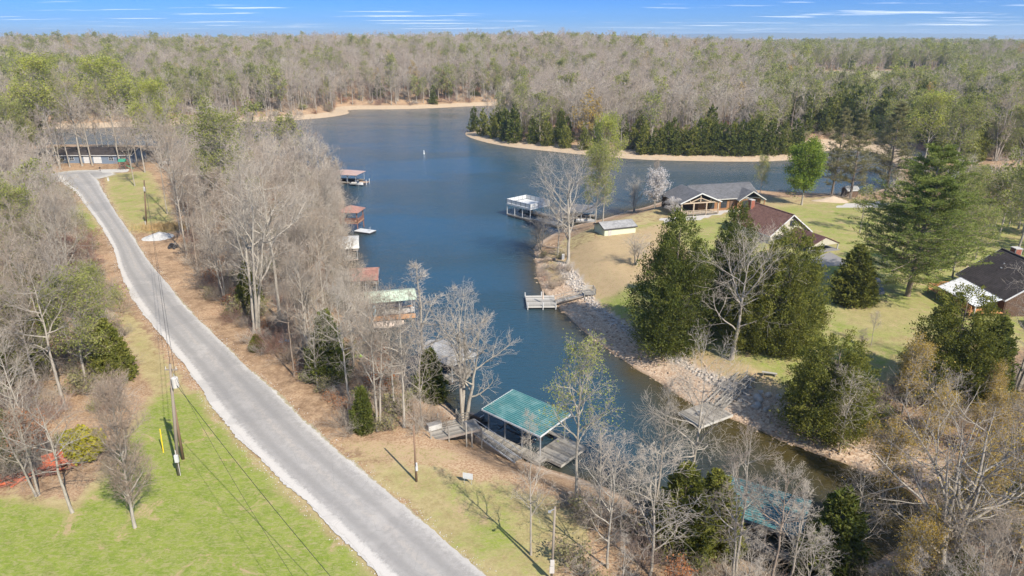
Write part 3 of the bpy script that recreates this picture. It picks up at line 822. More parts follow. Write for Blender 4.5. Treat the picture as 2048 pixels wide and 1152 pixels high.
def build_cedar(seed, H=11, w=.30, n=520, per=34, leaf=.17, mat='needle_cedar', lod=0, base=.02, spires=5, pw=.72):
    rg = np.random.default_rng(seed)
    if lod: n = int(n * .40); per = 11; leaf *= 2.0
    cones = [(0, 0, H, w * H, 1.0)]
    for k in range(spires):
        a = k * 6.28 / spires + rg.uniform(-.5, .5); h = H * rg.uniform(.42, .86); r = w * H * rg.uniform(.35, .62) * (1.05 - h / H * .6)
        cones.append((r * math.cos(a), r * math.sin(a), h, w * H * rg.uniform(.42, .62), .55))
    Cs, Ds, Ts = [], [], []
    tot = sum(c[4] * c[2] for c in cones)
    for (cx_, cy_, h, rw, wt) in cones:
        m = int(n * wt * h / tot); t = rg.uniform(0, 1, m) ** 1.1; z = base * H + t * h * (1 - base)
        prof = (1 - t) ** pw * (1 - .45 * np.exp(-t * 7)) + .015; a = rg.uniform(0, 6.28, m)
        rr = rw * prof * rg.uniform(.55, 1.12, m) ** .6
        Cs.append(np.stack([cx_ + rr * np.cos(a), cy_ + rr * np.sin(a), z], 1)); Ds.append(np.stack([np.cos(a), np.sin(a), .7 + 1.1 * t], 1)); Ts.append(t)
    C = np.concatenate(Cs); D = unit(np.concatenate(Ds)); t = np.concatenate(Ts); n = len(C)
    size = (H * (.040 if lod else .034 + .012 * (H > 13)) * (1.25 - .6 * t) * rg.uniform(.6, 1.35, n))[:, None, None]
    u = rg.uniform(0, 1, (n, per, 1))
    pts = C[:, None, :] + D[:, None, :] * ((u - .3) * size * (2.6 if not lod else 3.2)) + rg.normal(0, 1, (n, per, 3)) * size * (.95 - .72 * u)
    DD = np.repeat(D[:, None, :], per, 1) + (pts - C[:, None, :]) / (size * 4)
    pts = pts.reshape(-1, 3); DD = DD.reshape(-1, 3); pts[:, 2] = np.clip(pts[:, 2], .12, None)
    V, F = spray_cards(rg, pts, DD, leaf)
    P0 = trunk_line(rg, H * .93, 0, .01, 8); R0 = (H * .017 * (1 - .9 * np.linspace(0, 1, 9)))[None]
    P1, R1 = grow(rg, P0, R0, 40 if not lod else 10, .06, .95, (62, 8), lambda t, pl: H * w * .85 * np.clip(1 - t, .05, 1) ** .6, 3, .06, .12, H * .006, .3)
    trk = [(*tube(P0, R0, 7 if not lod else 4), 0), (*tube(P1, R1, 3), 0)]
    mats = [MAT['bark_brown'], MAT[mat]]
    if lod:
        V_, F_, mi = join(trk + [(V, F, 1)]); return mesh_np('tree', V_, F_, mats, mi), None
    V_, F_, mi = join(trk)
    return mesh_np('trunk', V_, F_, mats, mi, smooth=True), mesh_np('crown', V, F, [MAT[mat]])
def build_pine(seed, H=23, w=.34, whorls=22, mat='needle_pine', needles=1.0, base=.16, trunkmat='bark_brown', lod=0, stems=1):
    rg = np.random.default_rng(seed)
    P0 = trunk_line(rg, H, .01, .01, 12, .98)
    if stems > 1:
        q = [P0[0]]
        for k in range(stems - 1):
            a = rg.uniform(0, 6.28); s = P0[0].copy() * np.array([1, 1, rg.uniform(.8, .95)]); s[:, :2] += np.array([math.cos(a), math.sin(a)]) * (s[:, 2:3] * .16); q.append(s)
        P0 = np.stack(q)
    R0 = np.repeat((H * .014 * (1 - .93 * np.linspace(0, 1, 13)))[None], len(P0), 0)
    Lf = lambda t, pl: H * w * np.clip((1.03 - t), .04, 1) ** .75 * (.55 + .45 * np.clip((t - base) * 6, 0, 1))
    P1, R1 = grow(rg, P0, R0, whorls * 4 if not lod else whorls * 2, base, .985, (80, 7), Lf, 5, .05, .07, H * .0042, .25)
    P2, R2 = grow(rg, P1, R1, 9 if not lod else 5, .25, 1.0, (50, 12), lambda t, pl: np.clip(pl * .34, .4, 1.8), 2, .08, .05, H * .0014, .4, flat=.75)
    trk = [(*tube(P0, R0, 8), 0), (*tube(P1, R1, 4), 0)]
    tw = [(*tube(P2, R2, 3), 0)]
    lv = []
    if needles > 0:
        per = int(84 * needles) if not lod else 5
        tips = np.repeat(P2, per, 0); n = len(tips); u = rg.uniform(.1, 1.1, (n, 1))
        C = tips[:, 0] * (1 - u) + tips[:, -1] * u + rg.normal(0, .17, (n, 3)) * np.array([1, 1, .5]) + np.array([0, 0, .06])
        V, F = spray_cards(rg, C, unit(tips[:, -1] - tips[:, 0]) + np.array([0, 0, .45]), .068 if not lod else .36, 3.4 if not lod else 2.4); lv = [(V, F, 1)]
    mats = [MAT[trunkmat], MAT[mat]]
    if lod:
        V, F, mi = join(trk + tw + lv); return mesh_np('tree', V, F, mats, mi), None
    V, F, mi = join(trk); m0 = mesh_np('trunk', V, F, mats, mi, smooth=True)
    V, F, mi = join(tw + lv); return m0, mesh_np('crown', V, F, mats, mi)
def build_bush(seed, H=2.2, stems=14, mat='twig', leaves=0, leafmat='leaf_brush', leafsize=.16, lean=38):
    rg = np.random.default_rng(seed)
    z = np.array([[[0, 0, -.1], [0, 0, .05]]]); P, R = grow(rg, z, np.array([[.08, .08]]), stems, 0, 1, (lean, 14), lambda t, pl: H + 0 * t, 4, .12, .09, .028, .35)
    P2, R2 = grow(rg, P, R, 7, .15, 1, (38, 12), lambda t, pl: pl * .45, 3, .14, .05, .013, .4)
    P3, R3 = grow(rg, P2, R2, 5, .15, 1, (38, 12), lambda t, pl: np.clip(pl * .55, .2, .7), 1, .1, .05, .009, .6)
    R3 = np.maximum(R3, .006)
    pr = [(*tube(P, R, 3), 0), (*tube(P2, R2, 3), 0), (*tube(P3, R3, 3), 0)]
    if leaves:
        j = rg.integers(0, len(P3), leaves); C = P3[j, -1] + rg.normal(0, .12, (leaves, 3)); pr.append((*cards(rg, C, leafsize), 1))
    V, F, mi = join(pr); return mesh_np('shrub', V, F, [MAT[mat], MAT[leafmat]], mi)

NEAR, MID = {}, {}
def reg(key, fn_near, fn_mid, H): NEAR[key] = (fn_near, H); MID[key] = (fn_mid, H)
S_ = Spec
specs = {
 'bare': [S_(H=17, cb=.36, limbs=20, spread=.25), S_(H=19, cb=.48, limbs=16, spread=.23, ang=(42, 9), n2=7), S_(H=15, cb=.28, limbs=22, spread=.28, stems=2), S_(H=16, cb=.40, limbs=16, spread=.31, ang=(58, 12), twigmat='twig_pale', wig=.17), S_(H=18, cb=.55, limbs=13, spread=.20, trunkmat='bark_brown', n3=4)],
 'spread': [S_(H=15, stems=4, cb=.16, limbs=30, spread=.34, r=.22, shape='broad', ang=(44, 10)), S_(H=13, stems=3, cb=.22, limbs=26, spread=.36, r=.24, shape='broad', twigmat='twig_pale')],
 'open': [S_(H=15, cb=.24, limbs=14, spread=.44, r=.21, shape='broad', ang=(40, 9), wig=.15, n2=7, n3=5, n4=3, twigmat='twig_pale', r3=.014, top=.8), S_(H=15, stems=3, cb=.2, limbs=15, spread=.40, r=.22, shape='broad', ang=(46, 10), wig=.15, n2=8, n3=5, n4=3, twigmat='twig_pale', r3=.013)],
 'upswept': [S_(H=12.5, cb=.12, limbs=46, spread=.25, r=.13, ang=(38, 12), trop=.16, n2=8, n3=6, n4=4, twigmat='twig_brown', shape='broad', r3=.012)],
 'slim': [S_(H=14, cb=.28, limbs=18, spread=.22, r=.11, ang=(52, 11), n2=6, n3=4, n4=2, twigmat='twig_pale', shape='cone'), S_(H=12, cb=.22, limbs=18, spread=.26, r=.10, ang=(46, 9), n2=6, n3=4, n4=2, twigmat='twig_pale')],
 'bud': [S_(H=17, cb=.32, limbs=24, spread=.25, leaves=8000, leafmat='leaf_yellowgreen', leafsize=.115, n3=5, n4=3), S_(H=15, cb=.28, limbs=24, spread=.30, leaves=10000, leafmat='leaf_yellowgreen', leafsize=.125, shape='broad', n3=5, n4=3)],
 'gold': [S_(H=13, stems=2, cb=.25, limbs=24, spread=.30, leaves=8500, leafmat='leaf_gold', leafsize=.10, twigmat='twig_pale', shape='broad', n3=5, n4=3)],
 'sparse': [S_(H=16, cb=.38, limbs=16, spread=.27, ang=(44, 9), leaves=3200, leafmat='leaf_yellowgreen', leafsize=.10, n2=7, n3=4, n4=3, twigmat='twig_pale')],
 'lime': [S_(H=19, cb=.4, limbs=22, spread=.24, leaves=9000, leafmat='leaf_lime', leafsize=.15, n3=5, n4=2, leafspread=.35)],
 'giant': [S_(H=15, stems=4, cb=.14, limbs=20, spread=.50, r=.27, shape='broad', ang=(44, 9), wig=.14, n2=8, n3=5, n4=3, twigmat='twig_pale', r3=.014, leaves=2600, leafmat='leaf_gold', leafsize=.058, top=.85)],
 'mauve': [S_(H=6, stems=6, cb=.1, limbs=40, spread=.30, r=.07, ang=(34, 12), n2=7, n3=5, n4=3, twigmat='twig_russet', shape='broad')],
 'green': [S_(H=13, cb=.18, limbs=26, spread=.34, leaves=26000, leafmat='leaf_green', leafsize=.18, leafspread=.45, shape='broad', n3=4, n4=2, r=.22)],
 'blossom': [S_(H=7, stems=3, cb=.2, limbs=18, spread=.42, leaves=4500, leafmat='blossom', leafsize=.13, shape='broad', r=.12, n3=4, n4=2, twigmat='twig_pale')],
 'russet': [S_(H=6, stems=2, cb=.2, limbs=18, spread=.34, leaves=1800, leafmat='leaf_russet', leafsize=.13, r=.07, n2=5, n3=4, n4=2)],
}
VAR = {}
def variants(key):
    if key in VAR: return VAR[key]
    out = []
    if key in specs:
        for i, sp in enumerate(specs[key]): out.append((build_bare(100 + hash_(key) + i, sp, 0), sp.H))
    elif key == 'cedar':
        out = [(build_cedar(11, 11, .29, 560, 42), 11), (build_cedar(12, 12, .24, 520, 42, mat='needle_cedar_dark', spires=3), 12)]
    elif key == 'bigcedar':
        out = [(build_cedar(21, 17, .36, 640, 120, .115, 'needle_cedar_dark', spires=7, pw=.62), 17), (build_cedar(24, 15, .42, 660, 120, .115, 'needle_cedar', spires=8, pw=.5), 15)]
    elif key == 'pine': out = [(build_pine(31, 24, .40, 20, stems=2), 24)]
    elif key == 'larch': out = [(build_pine(33, 20, .24, 16, needles=.5, mat='leaf_brush', trunkmat='bark_dark'), 20)]
    VAR[key] = out; return out
def hash_(s): return sum(ord(c) * (i + 3) for i, c in enumerate(s)) % 977
MV = {}
def mids(key):
    if key in MV: return MV[key]
    out = []
    if key in specs:
        for i, sp in enumerate(specs[key]): out.append((build_bare(500 + hash_(key) + i, sp, 1)[0], sp.H))
        if key == 'bare': out += [(build_bare(700 + i, sp, 1)[0], sp.H) for i, sp in enumerate(specs['bare'][:2])]
    elif key in ('cedar', 'bigcedar'): out = [(build_cedar(41, 11, .30, 420, lod=1, mat='needle_cedar_dark')[0], 11), (build_cedar(42, 12, .27, 420, lod=1)[0], 12)]
    elif key in ('pine', 'larch'): out = [(build_pine(43, 20, .26, 16, lod=1)[0], 20)]
    MV[key] = out; return out
KIND = {'bare': ('bare_tree', 'tree'), 'spread': ('bare_tree', 'tree'), 'open': ('bare_tree', 'tree'), 'upswept': ('bare_tree', 'tree'), 'slim': ('bare_tree', 'tree'), 'bud': ('budding_tree', 'tree'), 'gold': ('budding_tree', 'tree'),
        'green': ('leafy_tree', 'tree'), 'lime': ('budding_tree', 'tree'), 'sparse': ('budding_tree', 'tree'), 'giant': ('bare_tree', 'tree'), 'mauve': ('bare_tree', 'tree'), 'blossom': ('blossom_tree', 'tree'), 'russet': ('young_oak_tree', 'tree'), 'cedar': ('cedar_tree', 'cedar'), 'bigcedar': ('cedar_tree', 'cedar'), 'pine': ('pine_tree', 'pine'), 'larch': ('larch_tree', 'tree')}
DESC = {'bare': 'leafless grey hardwood', 'spread': 'leafless many-stemmed hardwood', 'slim': 'slim pale leafless tree', 'bud': 'tree with yellow-green new leaves', 'gold': 'tree with golden buds', 'green': 'bright green leafy tree', 'lime': 'tree with lime green crown', 'giant': 'huge spreading tree', 'mauve': 'reddish bare thicket tree',
        'blossom': 'white flowering tree', 'russet': 'young oak holding russet leaves', 'cedar': 'dark green cedar', 'bigcedar': 'broad dark cedar', 'pine': 'tall pine', 'larch': 'thin nearly bare conifer'}
TREES = []       # occupied spots (x, y, r)
def put_tree(key, x, y, H, label, group=None, rot=None, vi=None, mid=False, wide=1.0, name=None):
    z = hz(x, y) - .08
    vs = mids(key) if mid else variants(key)
    vi = random.randrange(len(vs)) if vi is None else vi % len(vs)
    m, h0 = vs[vi]; s = H / h0
    rot = random.uniform(0, 6.28) if rot is None else rot
    nm = name or KIND[key][0]
    if mid:
        o = link(nm, m, None, (x, y, z), rot); o.scale = (s * wide, s * wide, s)
        return tag(o, label, KIND[key][1], group)
    o = thing(nm, label, KIND[key][1], (x, y, z), rot, group); o.scale = (s * wide, s * wide, s)
    link('trunk', m[0], o); link('crown', m[1], o)
    return o
random.seed(5)
def hero(key, px, py, top, label, wide=1.0, vi=None, rot=None, r=3.0, name=None, group=None):
    x, y, z = G(px, py)
    H = max(1.5, height_to(y, z, top))
    TREES.append((x, y, r))
    return put_tree(key, x, y, H, label, group, rot, vi, False, wide, name)
HEROES = [
 ('upswept', 270,1055,780, 'young upswept bare tree alone on the green lawn left of the leaning poles', 1.0, 0, .4, 3),
 ('bare', 145,1025,800, 'bare tree with dark forked top right of the red collapsed shed', 1.15, 3, .3, 3),
 ('bare', 78,990,735, 'bare tree with stout grey trunk standing before the red collapsed shed', 1.0, 2, 1.0, 3),
 ('sparse', 1153,1003,690, 'tall forked tree with thin new leaves on the bank right of the near teal dock', .95, 0, 2.2, 3),
 ('slim', 1062,1110,798, 'slender bare tree casting a long shadow on the lawn below the near teal dock', .8, 0, 1.0, 3),
 ('slim', 1215,1135,860, 'slender bare tree right of the grey lamp pole at the picture bottom', 1.0, 1, 2.0, 2),
 ('slim', 1312,1010,738, 'straight pale bare tree on the creek bank facing the small floating dock', 1.1, 0, 3.0, 2),
 ('bare', 1372,1062,705, 'tall bare tree on the creek bank in front of the small floating dock', .9, 3, 4.0, 2),
 ('slim', 1300,1150,905, 'bare tree with a pair of pale stems among brush at the creek bend', 1.4, 1, 5.0, 2),
 ('bare', 1470,1165,850, 'pale many-twigged bare tree hiding the left part of the second teal roof', 1.0, 2, .5, 2),
  ('giant', 1888,1175,765, 'large spreading pale tree with arching limbs at the lower right', 1.1, 0, .6, 3),
 ('gold', 2035,1150,850, 'gold-budded tree at the lower right corner of the creek', 1.0, 0, 1.0, 3),
 ('gold', 1850,905,768, 'gold-budded round-topped tree on the bank behind the big pale tree', 1.2, 0, 2.0, 3),
 ('gold', 1985,915,785, 'gold-budded tree right of the round-topped one near the bare white tree', 1.15, 0, 4.0, 3),
 ('slim', 1680,905,735, 'mauve bare tree between the broken-topped cedar and the gold-budded trees', 1.2, 1, 1.0, 2),
 ('slim', 1540,845,775, 'small leafless shrub tree on the gravel below the broken-topped cedar', 1.5, 1, 1.0, 2),
 ('bigcedar', 1340,690,432, 'tallest pointed dark cedar on the bank, left of the bare white-limbed tree', 1.0, 0, 1.0, 4),
 ('bigcedar', 1455,640,415, 'pointed cedar behind the bare white-limbed tree beside the brown roof', .8, 0, 3.0, 4),
 ('bigcedar', 1560,695,452, 'wide olive cedar right of the bare white-limbed tree', .82, 1, 2.0, 4),
 ('bigcedar', 1500,690,520, 'dense cedar directly behind the bare white-limbed trunk', .9, 1, 5.0, 3),
 ('bigcedar', 1650,858,668, 'cedar with broken dead top beside the boulders of the small floating dock', 1.15, 1, 4.0, 4),
 ('bigcedar', 1893,790,578, 'dark cedar in front of the white porch roof', 1.05, 1, .7, 4),
 ('cedar', 1965,800,640, 'low dark cedar right of the one before the porch', 1.2, 1, .7, 4),
 ('cedar', 1703,605,492, 'small round cedar on the lawn below the carport', 1.45, 0, .7, 3),
 ('cedar', 1655,1165,985, 'dark cedar at the right end of the second teal roof', 1.4, 1, .9, 2),
 ('cedar', 1420,1100,945, 'small dark evergreen on the creek bank left of the second teal roof', 1.3, 0, .2, 2),
 ('cedar', 1360,1105,930, 'olive small evergreen beside the bare pair of stems at the creek bend', 1.2, 0, 1.2, 2),
 ('pine', 1815,592,283, 'huge layered green pine on the lawn between the cabin and the dark-roofed house', 1.3, 0, .6, 8),
 ('open', 1462,718,468, 'bare white-limbed tree standing before the cedars', 1.2, 0, .6, 3),
 ('open', 1135,527,312, 'large bare tree leaning over the lake on the rocky point', 1.1, 0, 2.0, 3),
 ('bare', 1115,510,395, 'arching bare tree bending low over the water beside the white dock', 1.3, 3, 2.0, 2),
 ('bud', 1190,458,300, 'yellow-leaved tree behind the pale green shed', .85, 1, 2.0, 3),
 ('lime', 1205,448,236, 'tall tree with light green top rising over the water behind the shed', .7, 0, 1.0, 3),
 ('blossom', 1310,418,345, 'white flowering tree left of the open-truss pavilion', 1.1, 0, 2.0, 2),
 ('bare', 1308,412,320, 'slim bare tree behind the white flowering tree', .6, 0, 2.0, 1),
 ('spread', 1268,424,356, 'pale silvery bare tree by the water left of the flowering tree', 1.05, 1, 2.0, 2),
 ('blossom', 1345,432,398, 'low pale flowering shrub tree in front of the pavilion deck', 1.4, 0, .4, 1),
 ('spread', 1270,530,470, 'low wide fan-shaped bare tree on the dry lawn', 2.0, 1, 3.0, 3),
 ('green', 1603,410,300, 'round bright green tree on the lawn between cabin and brush pile', 1.0, 0, 2.0, 3),
 ('bud', 1518,400,312, 'thin budding tree at the right end of the pavilion', .8, 0, 2.0, 2),
 ('larch', 1662,398,212, 'thin conifer nearest the cove, left of its darker twin', 1.0, 0, 0, 2),
 ('larch', 1700,398,222, 'dark-trunked thin conifer right of the brush pile', 1.1, 0, 2, 2),
 ('larch', 1770,392,200, 'thin conifer showing above the huge layered pine', 1.2, 0, 4, 2),
 ('bud', 1903,562,365, 'tall leaning tree with bare trunk beside the red-railed deck', .9, 0, 4, 3),
 ('bare', 1742,690,622, 'small bare tree on the lawn right of the small round cedar', 1.1, 1, 4, 1),
 ('spread', 1725,690,655, 'low dark bare tree on the lawn above the broken-topped cedar', 1.4, 0, 1, 1),
 ('slim', 1575,1185,940, 'thin pale tree in front of the right half of the second teal roof', 1.2, 0, 2, 1),
 ('bud', 1880,540,425, 'light green tree behind the tall leaning tree by the deck', 1.2, 1, 2, 2),
 ('bud', 1985,470,350, 'yellow-green tree above the ridge of the dark-roofed house', 1.2, 0, 2, 2),
 ('bud', 1925,455,345, 'light leafy tree between the chimney and the white boathouse', 1.2, 1, 2, 2),
 ('gold', 1765,1010,850, 'gold-budded tree on the gravel at the narrow end of the creek', 1.2, 0, 3, 2),
 ('gold', 1955,1060,890, 'gold-budded tree behind the right limbs of the big pale tree', 1.3, 0, 5, 2),
 ('slim', 1700,1130,930, 'thin pale tree right of the dark cedar by the second teal roof', 1.3, 1, 5, 2),
 ('open', 2025,790,540, 'bare white tree in front of the white porch and grey roof', 1.0, 3, 1, 2),
 ('spread', 1990,322,165, 'big bare tree with fanning limbs behind the transformer pole', 1.0, 0, 2, 4),
 ('bud', 1950,520,420, 'budding tree behind the red brick chimney', 1.0, 1, 2, 3),
 ('bud', 2035,505,330, 'yellow-green tree behind the dark roof at the right edge', 1.2, 1, 2, 3),
 ('bare', 165,332,148, 'tallest bare tree in front of the long dark house at the road end', 1.0, 0, 2, 3),
 ('bare', 210,318,190, 'straight bare tree before the white garage doors', .6, 1, 2, 2),
 ('bare', 222,320,160, 'slender bare tree leaning right of the white garage doors', .55, 1, 2, 2),
 ('lime', 325,335,165, 'tree with lime green crown behind the green slide', 1.1, 1, 2, 3),
 ('lime', 110,325,118, 'lime crowned tree left of the tallest bare tree at the turning circle', 1.1, 0, 2, 3),
 ('lime', 235,312,120, 'lime crowned tree rising behind the garage doors', 1.2, 0, 1, 2),
 ('bud', 455,430,228, 'pale yellow-green tree top in the middle of the strip of woods', 1.2, 1, 1, 2),
 ('bud', 40,345,205, 'yellow-leaved tree at the left edge near the turning circle', 1.2, 1, 1, 2),
 ('mauve', 180,560,462, 'reddish brown twiggy thicket tree overhanging the road bend', 1.5, 0, 1, 2),
 ('lime', 1840,352,188, 'yellow-green tree rising behind the top of the huge layered pine', 1.3, 0, 1, 2),
 ('bud', 1900,365,208, 'light leafy tree left of the transformer pole', 1.1, 1, 1, 2),
 ('bud', 1770,352,205, 'olive yellow tree left of the yellow-green one behind the huge pine', 1.2, 0, 1, 2),
 ('bud', 2030,352,210, 'pale green tree in the right corner behind the transformer pole', 1.2, 1, 2, 2),
 ('spread', 1080,500,430, 'bare low tree hanging over the water by the white double-deck dock', 1.7, 1, 2, 1),
 ('slim', 1350,705,590, 'pale small bare tree in front of the tallest pointed cedar', 1.3, 1, 2, 1),
 ('bare', 270,372,230, 'leaning bare tree on the grass beside the turning circle', .8, 0, 2, 2),
 ('bare', 335,428,225, 'pale straight tree at the grass edge above the gravel pile', .7, 1, 2, 2),
 ('bare', 362,470,215, 'tall pale bare tree right of the gravel pile', .8, 3, 2, 2),
 ('bare', 374,510,250, 'bare tree with lit trunk near the black machine', .7, 0, 2, 2),
 ('open', 510,668,330, 'largest pale bare tree among the woods above the road bend', 1.0, 1, 2, 3),
 ('bare', 560,640,300, 'tall pale bare tree right of the largest one in the strip of woods', 1.0, 3, 2, 3),
 ('slim', 850,790,500, 'bare thin-limbed tree in front of the pale green dock roof', 1.5, 0, 2, 3),
 ('spread', 925,845,590, 'wide bare tree spreading over the water above the near teal roof', 1.1, 1, 4, 3),
 ('bare', 755,862,560, 'tall bare tree with low stems beside the russet oak', 1.0, 2, 4, 2),
 ('bare', 808,855,600, 'pale bare tree at the bank left of the wooden landing', 1.0, 3, 4, 2),
 ('cedar', 728,862,775, 'low olive evergreen at the wood edge left of the wooden landing', 1.15, 1, 1, 1),
 ('cedar', 660,760,625, 'round olive juniper in the strip of woods', 1.3, 1, 1, 2),
 ('cedar', 862,800,700, 'dark evergreen at the water below the wide bare tree', 1.4, 1, 1, 1),
 ('cedar', 515,700,668, 'tiny pale evergreen beside the road in the leaf litter', 1.7, 0, 1, 1),
 ('cedar', 25,760,560, 'dark olive cedar at the left picture edge', 1.3, 0, 2, 3),
 ('cedar', 232,760,640, 'olive cedar nearest the road on its left side', 1.2, 0, 2, 2),
 ('bud', 175,775,560, 'bushy yellow-green tree left of the road among the brush', 1.1, 1, 2, 3),
 ('bud', 215,700,530, 'budding tree beside the road bend left of the lit verge', .9, 0, 2, 2),
]
for hkey, a, b, c, lab, wd, vi, ro, rr in HEROES:
    hero(hkey, a, b, c, lab, wd, vi, ro, rr)
print('heroes', round(time.time() - T0, 1))

# ---- the woods: jittered grids
def road_clear(x, y): return poly_dist(x, y, RCN, closed=False)[0]
def jgrid(x0, x1, y0, y1, s, rg):
    X, Y = np.meshgrid(np.arange(x0, x1, s), np.arange(y0, y1, s)); x = X.ravel() + rg.uniform(-.48, .48, X.size) * s; y = Y.ravel() + rg.uniform(-.48, .48, X.size) * s
    return x, y
def infrustum(x, y, m=14.0): return (np.abs(x) < .78 * (y * .94 + 16) + m) & (y > 24)
WOODS = []       # dicts of kept points
def pickkinds(rg, n, mix):
    ks = list(mix); p = np.array([mix[k] for k in ks], float); p /= p.sum()
    return np.array(ks)[rg.choice(len(ks), n, p=p)]
def region(poly_px, s, mix, hr, where, seed, z=4.0, dmin=2.5, clear=8.0):
    rg = np.random.default_rng(seed); P = polyw(poly_px, z)
    x, y = jgrid(P[:,0].min(), P[:,0].max(), P[:,1].min(), P[:,1].max(), s, rg)
    m = in_poly(x, y, P) & infrustum(x, y)
    x, y = x[m], y[m]; h, d, k, rd = terrain(x, y)
    m = (d > dmin) & (road_clear(x, y) > clear) & (np.hypot(x - CULDESAC[0], y - CULDESAC[1]) > 13)
    for a, b, r in TREES: m &= np.hypot(x - a, y - b) > min(r, s * .7)
    for a, b, r in KEEP: m &= np.hypot(x - a, y - b) > r
    x, y, h = x[m], y[m], h[m]
    ks = pickkinds(rg, len(x), mix); H = rg.uniform(hr[0], hr[1], len(x))
    for i in range(len(x)):
        f = {'cedar': .55, 'russet': .35, 'slim': .72, 'gold': .8, 'blossom': .45}.get(ks[i], 1.0)
        WOODS.append((ks[i], x[i], y[i], h[i], H[i] * f, where))
KEEP = [(21.5, 44.5, 1.5), (-20, 93, 4.2), (-24, 104, 3.5), (-30, 109, 3), (-15, 92, 3.0), (-131, 221, 14), (-107, 213, 9), (-8, 79, 4), (-71, 134, 6)]
region([(-500,330),(60,345),(105,372),(150,400),(190,470),(205,560),(235,620),(245,700),(225,760),(170,880),(40,960),(-500,1000)], 4.6,
       dict(bare=.6, slim=.16, bud=.08, spread=.06, cedar=.05, russet=.05), (11, 17), 'in the woods left of the road', 1)
region([(340,345),(640,350),(676,400),(695,560),(715,640),(770,735),(860,800),(915,850),(860,862),(700,862),(612,765),(548,722),(470,645),(425,592),(385,530),(372,450)], 4.4,
       dict(bare=.62, slim=.27, spread=.03, bud=.01, cedar=.04, russet=.03), (11, 16.5), 'in the strip of woods between road and lake', 2, dmin=1.2, clear=6.0)
region([(-500,345),(-500,308),(330,310),(640,330),(640,350),(330,345),(190,335)], 5.6,
       dict(bare=.62, bud=.2, slim=.1, cedar=.03), (15, 22), 'on the wooded point beyond the turning circle', 3)
region([(1160,985),(1350,1062),(1500,1135),(2100,1420),(1500,1500),(1180,1500),(1150,1180)], 3.5,
       dict(slim=.68, bare=.12, russet=.06, cedar=.06, gold=.08), (9, 13), 'in the thicket on the near creek bank', 4, dmin=.8)
region([(1700,790),(2100,740),(2500,760),(2500,1150),(1980,965),(1800,905)], 4.4,
       dict(slim=.4, gold=.3, bare=.2, cedar=.1), (8, 12), 'on the brushy bank below the white porch', 5, dmin=6)
region([(1790,1010),(1900,985),(2500,1150),(2500,1400),(1900,1400),(1720,1160),(1830,1080)], 3.4,
       dict(slim=.4, gold=.2, bare=.25, cedar=.15), (8, 12), 'in the thicket at the head of the creek', 15, dmin=1.0)
region([(1740,402),(2500,380),(2600,640),(2100,520),(1960,470),(1860,480),(1700,470)], 9.5,
       dict(bud=.45, bare=.35, spread=.1, gold=.1), (9, 14), 'on the lawns behind the huge layered pine', 6)
region([(1850,420),(2600,400),(2600,620),(2120,500),(2000,450),(1900,470)], 6.2, dict(bud=.6, bare=.2, gold=.2), (9, 13), 'in the yards at the right edge', 16)
# thin trees leaning along the waterside of the dock bank
def waterside(n, seed):
    rg = np.random.default_rng(seed); got = 0
    for _ in range(4000):
        y = rg.uniform(84, 205); x = rg.uniform(-60, -4); h, d, k, rd = terrain(x, y)
        if k[0] != 0 or not (.5 < d[0] < 3.5) or any(math.hypot(x - a, y - b) < 2.0 for kk, a, b, *_r in WOODS if kk): continue
        WOODS.append((('slim', 'bare', 'slim', 'spread')[got % 4], x, y, float(h[0]), rg.uniform(7.5, 12), 'at the waterside between the boat docks')); got += 1
        if got >= n: return
waterside(34, 91)
for px_, py_, h_ in ((120, 338, 19), (185, 331, 21), (240, 330, 18), (262, 334, 20), (290, 345, 17), (100, 343, 18), (140, 334, 17)):
    x, y, z = G(px_, py_); WOODS.append(('bare', x, y, z, h_, 'in front of the long house beyond the turning circle'))
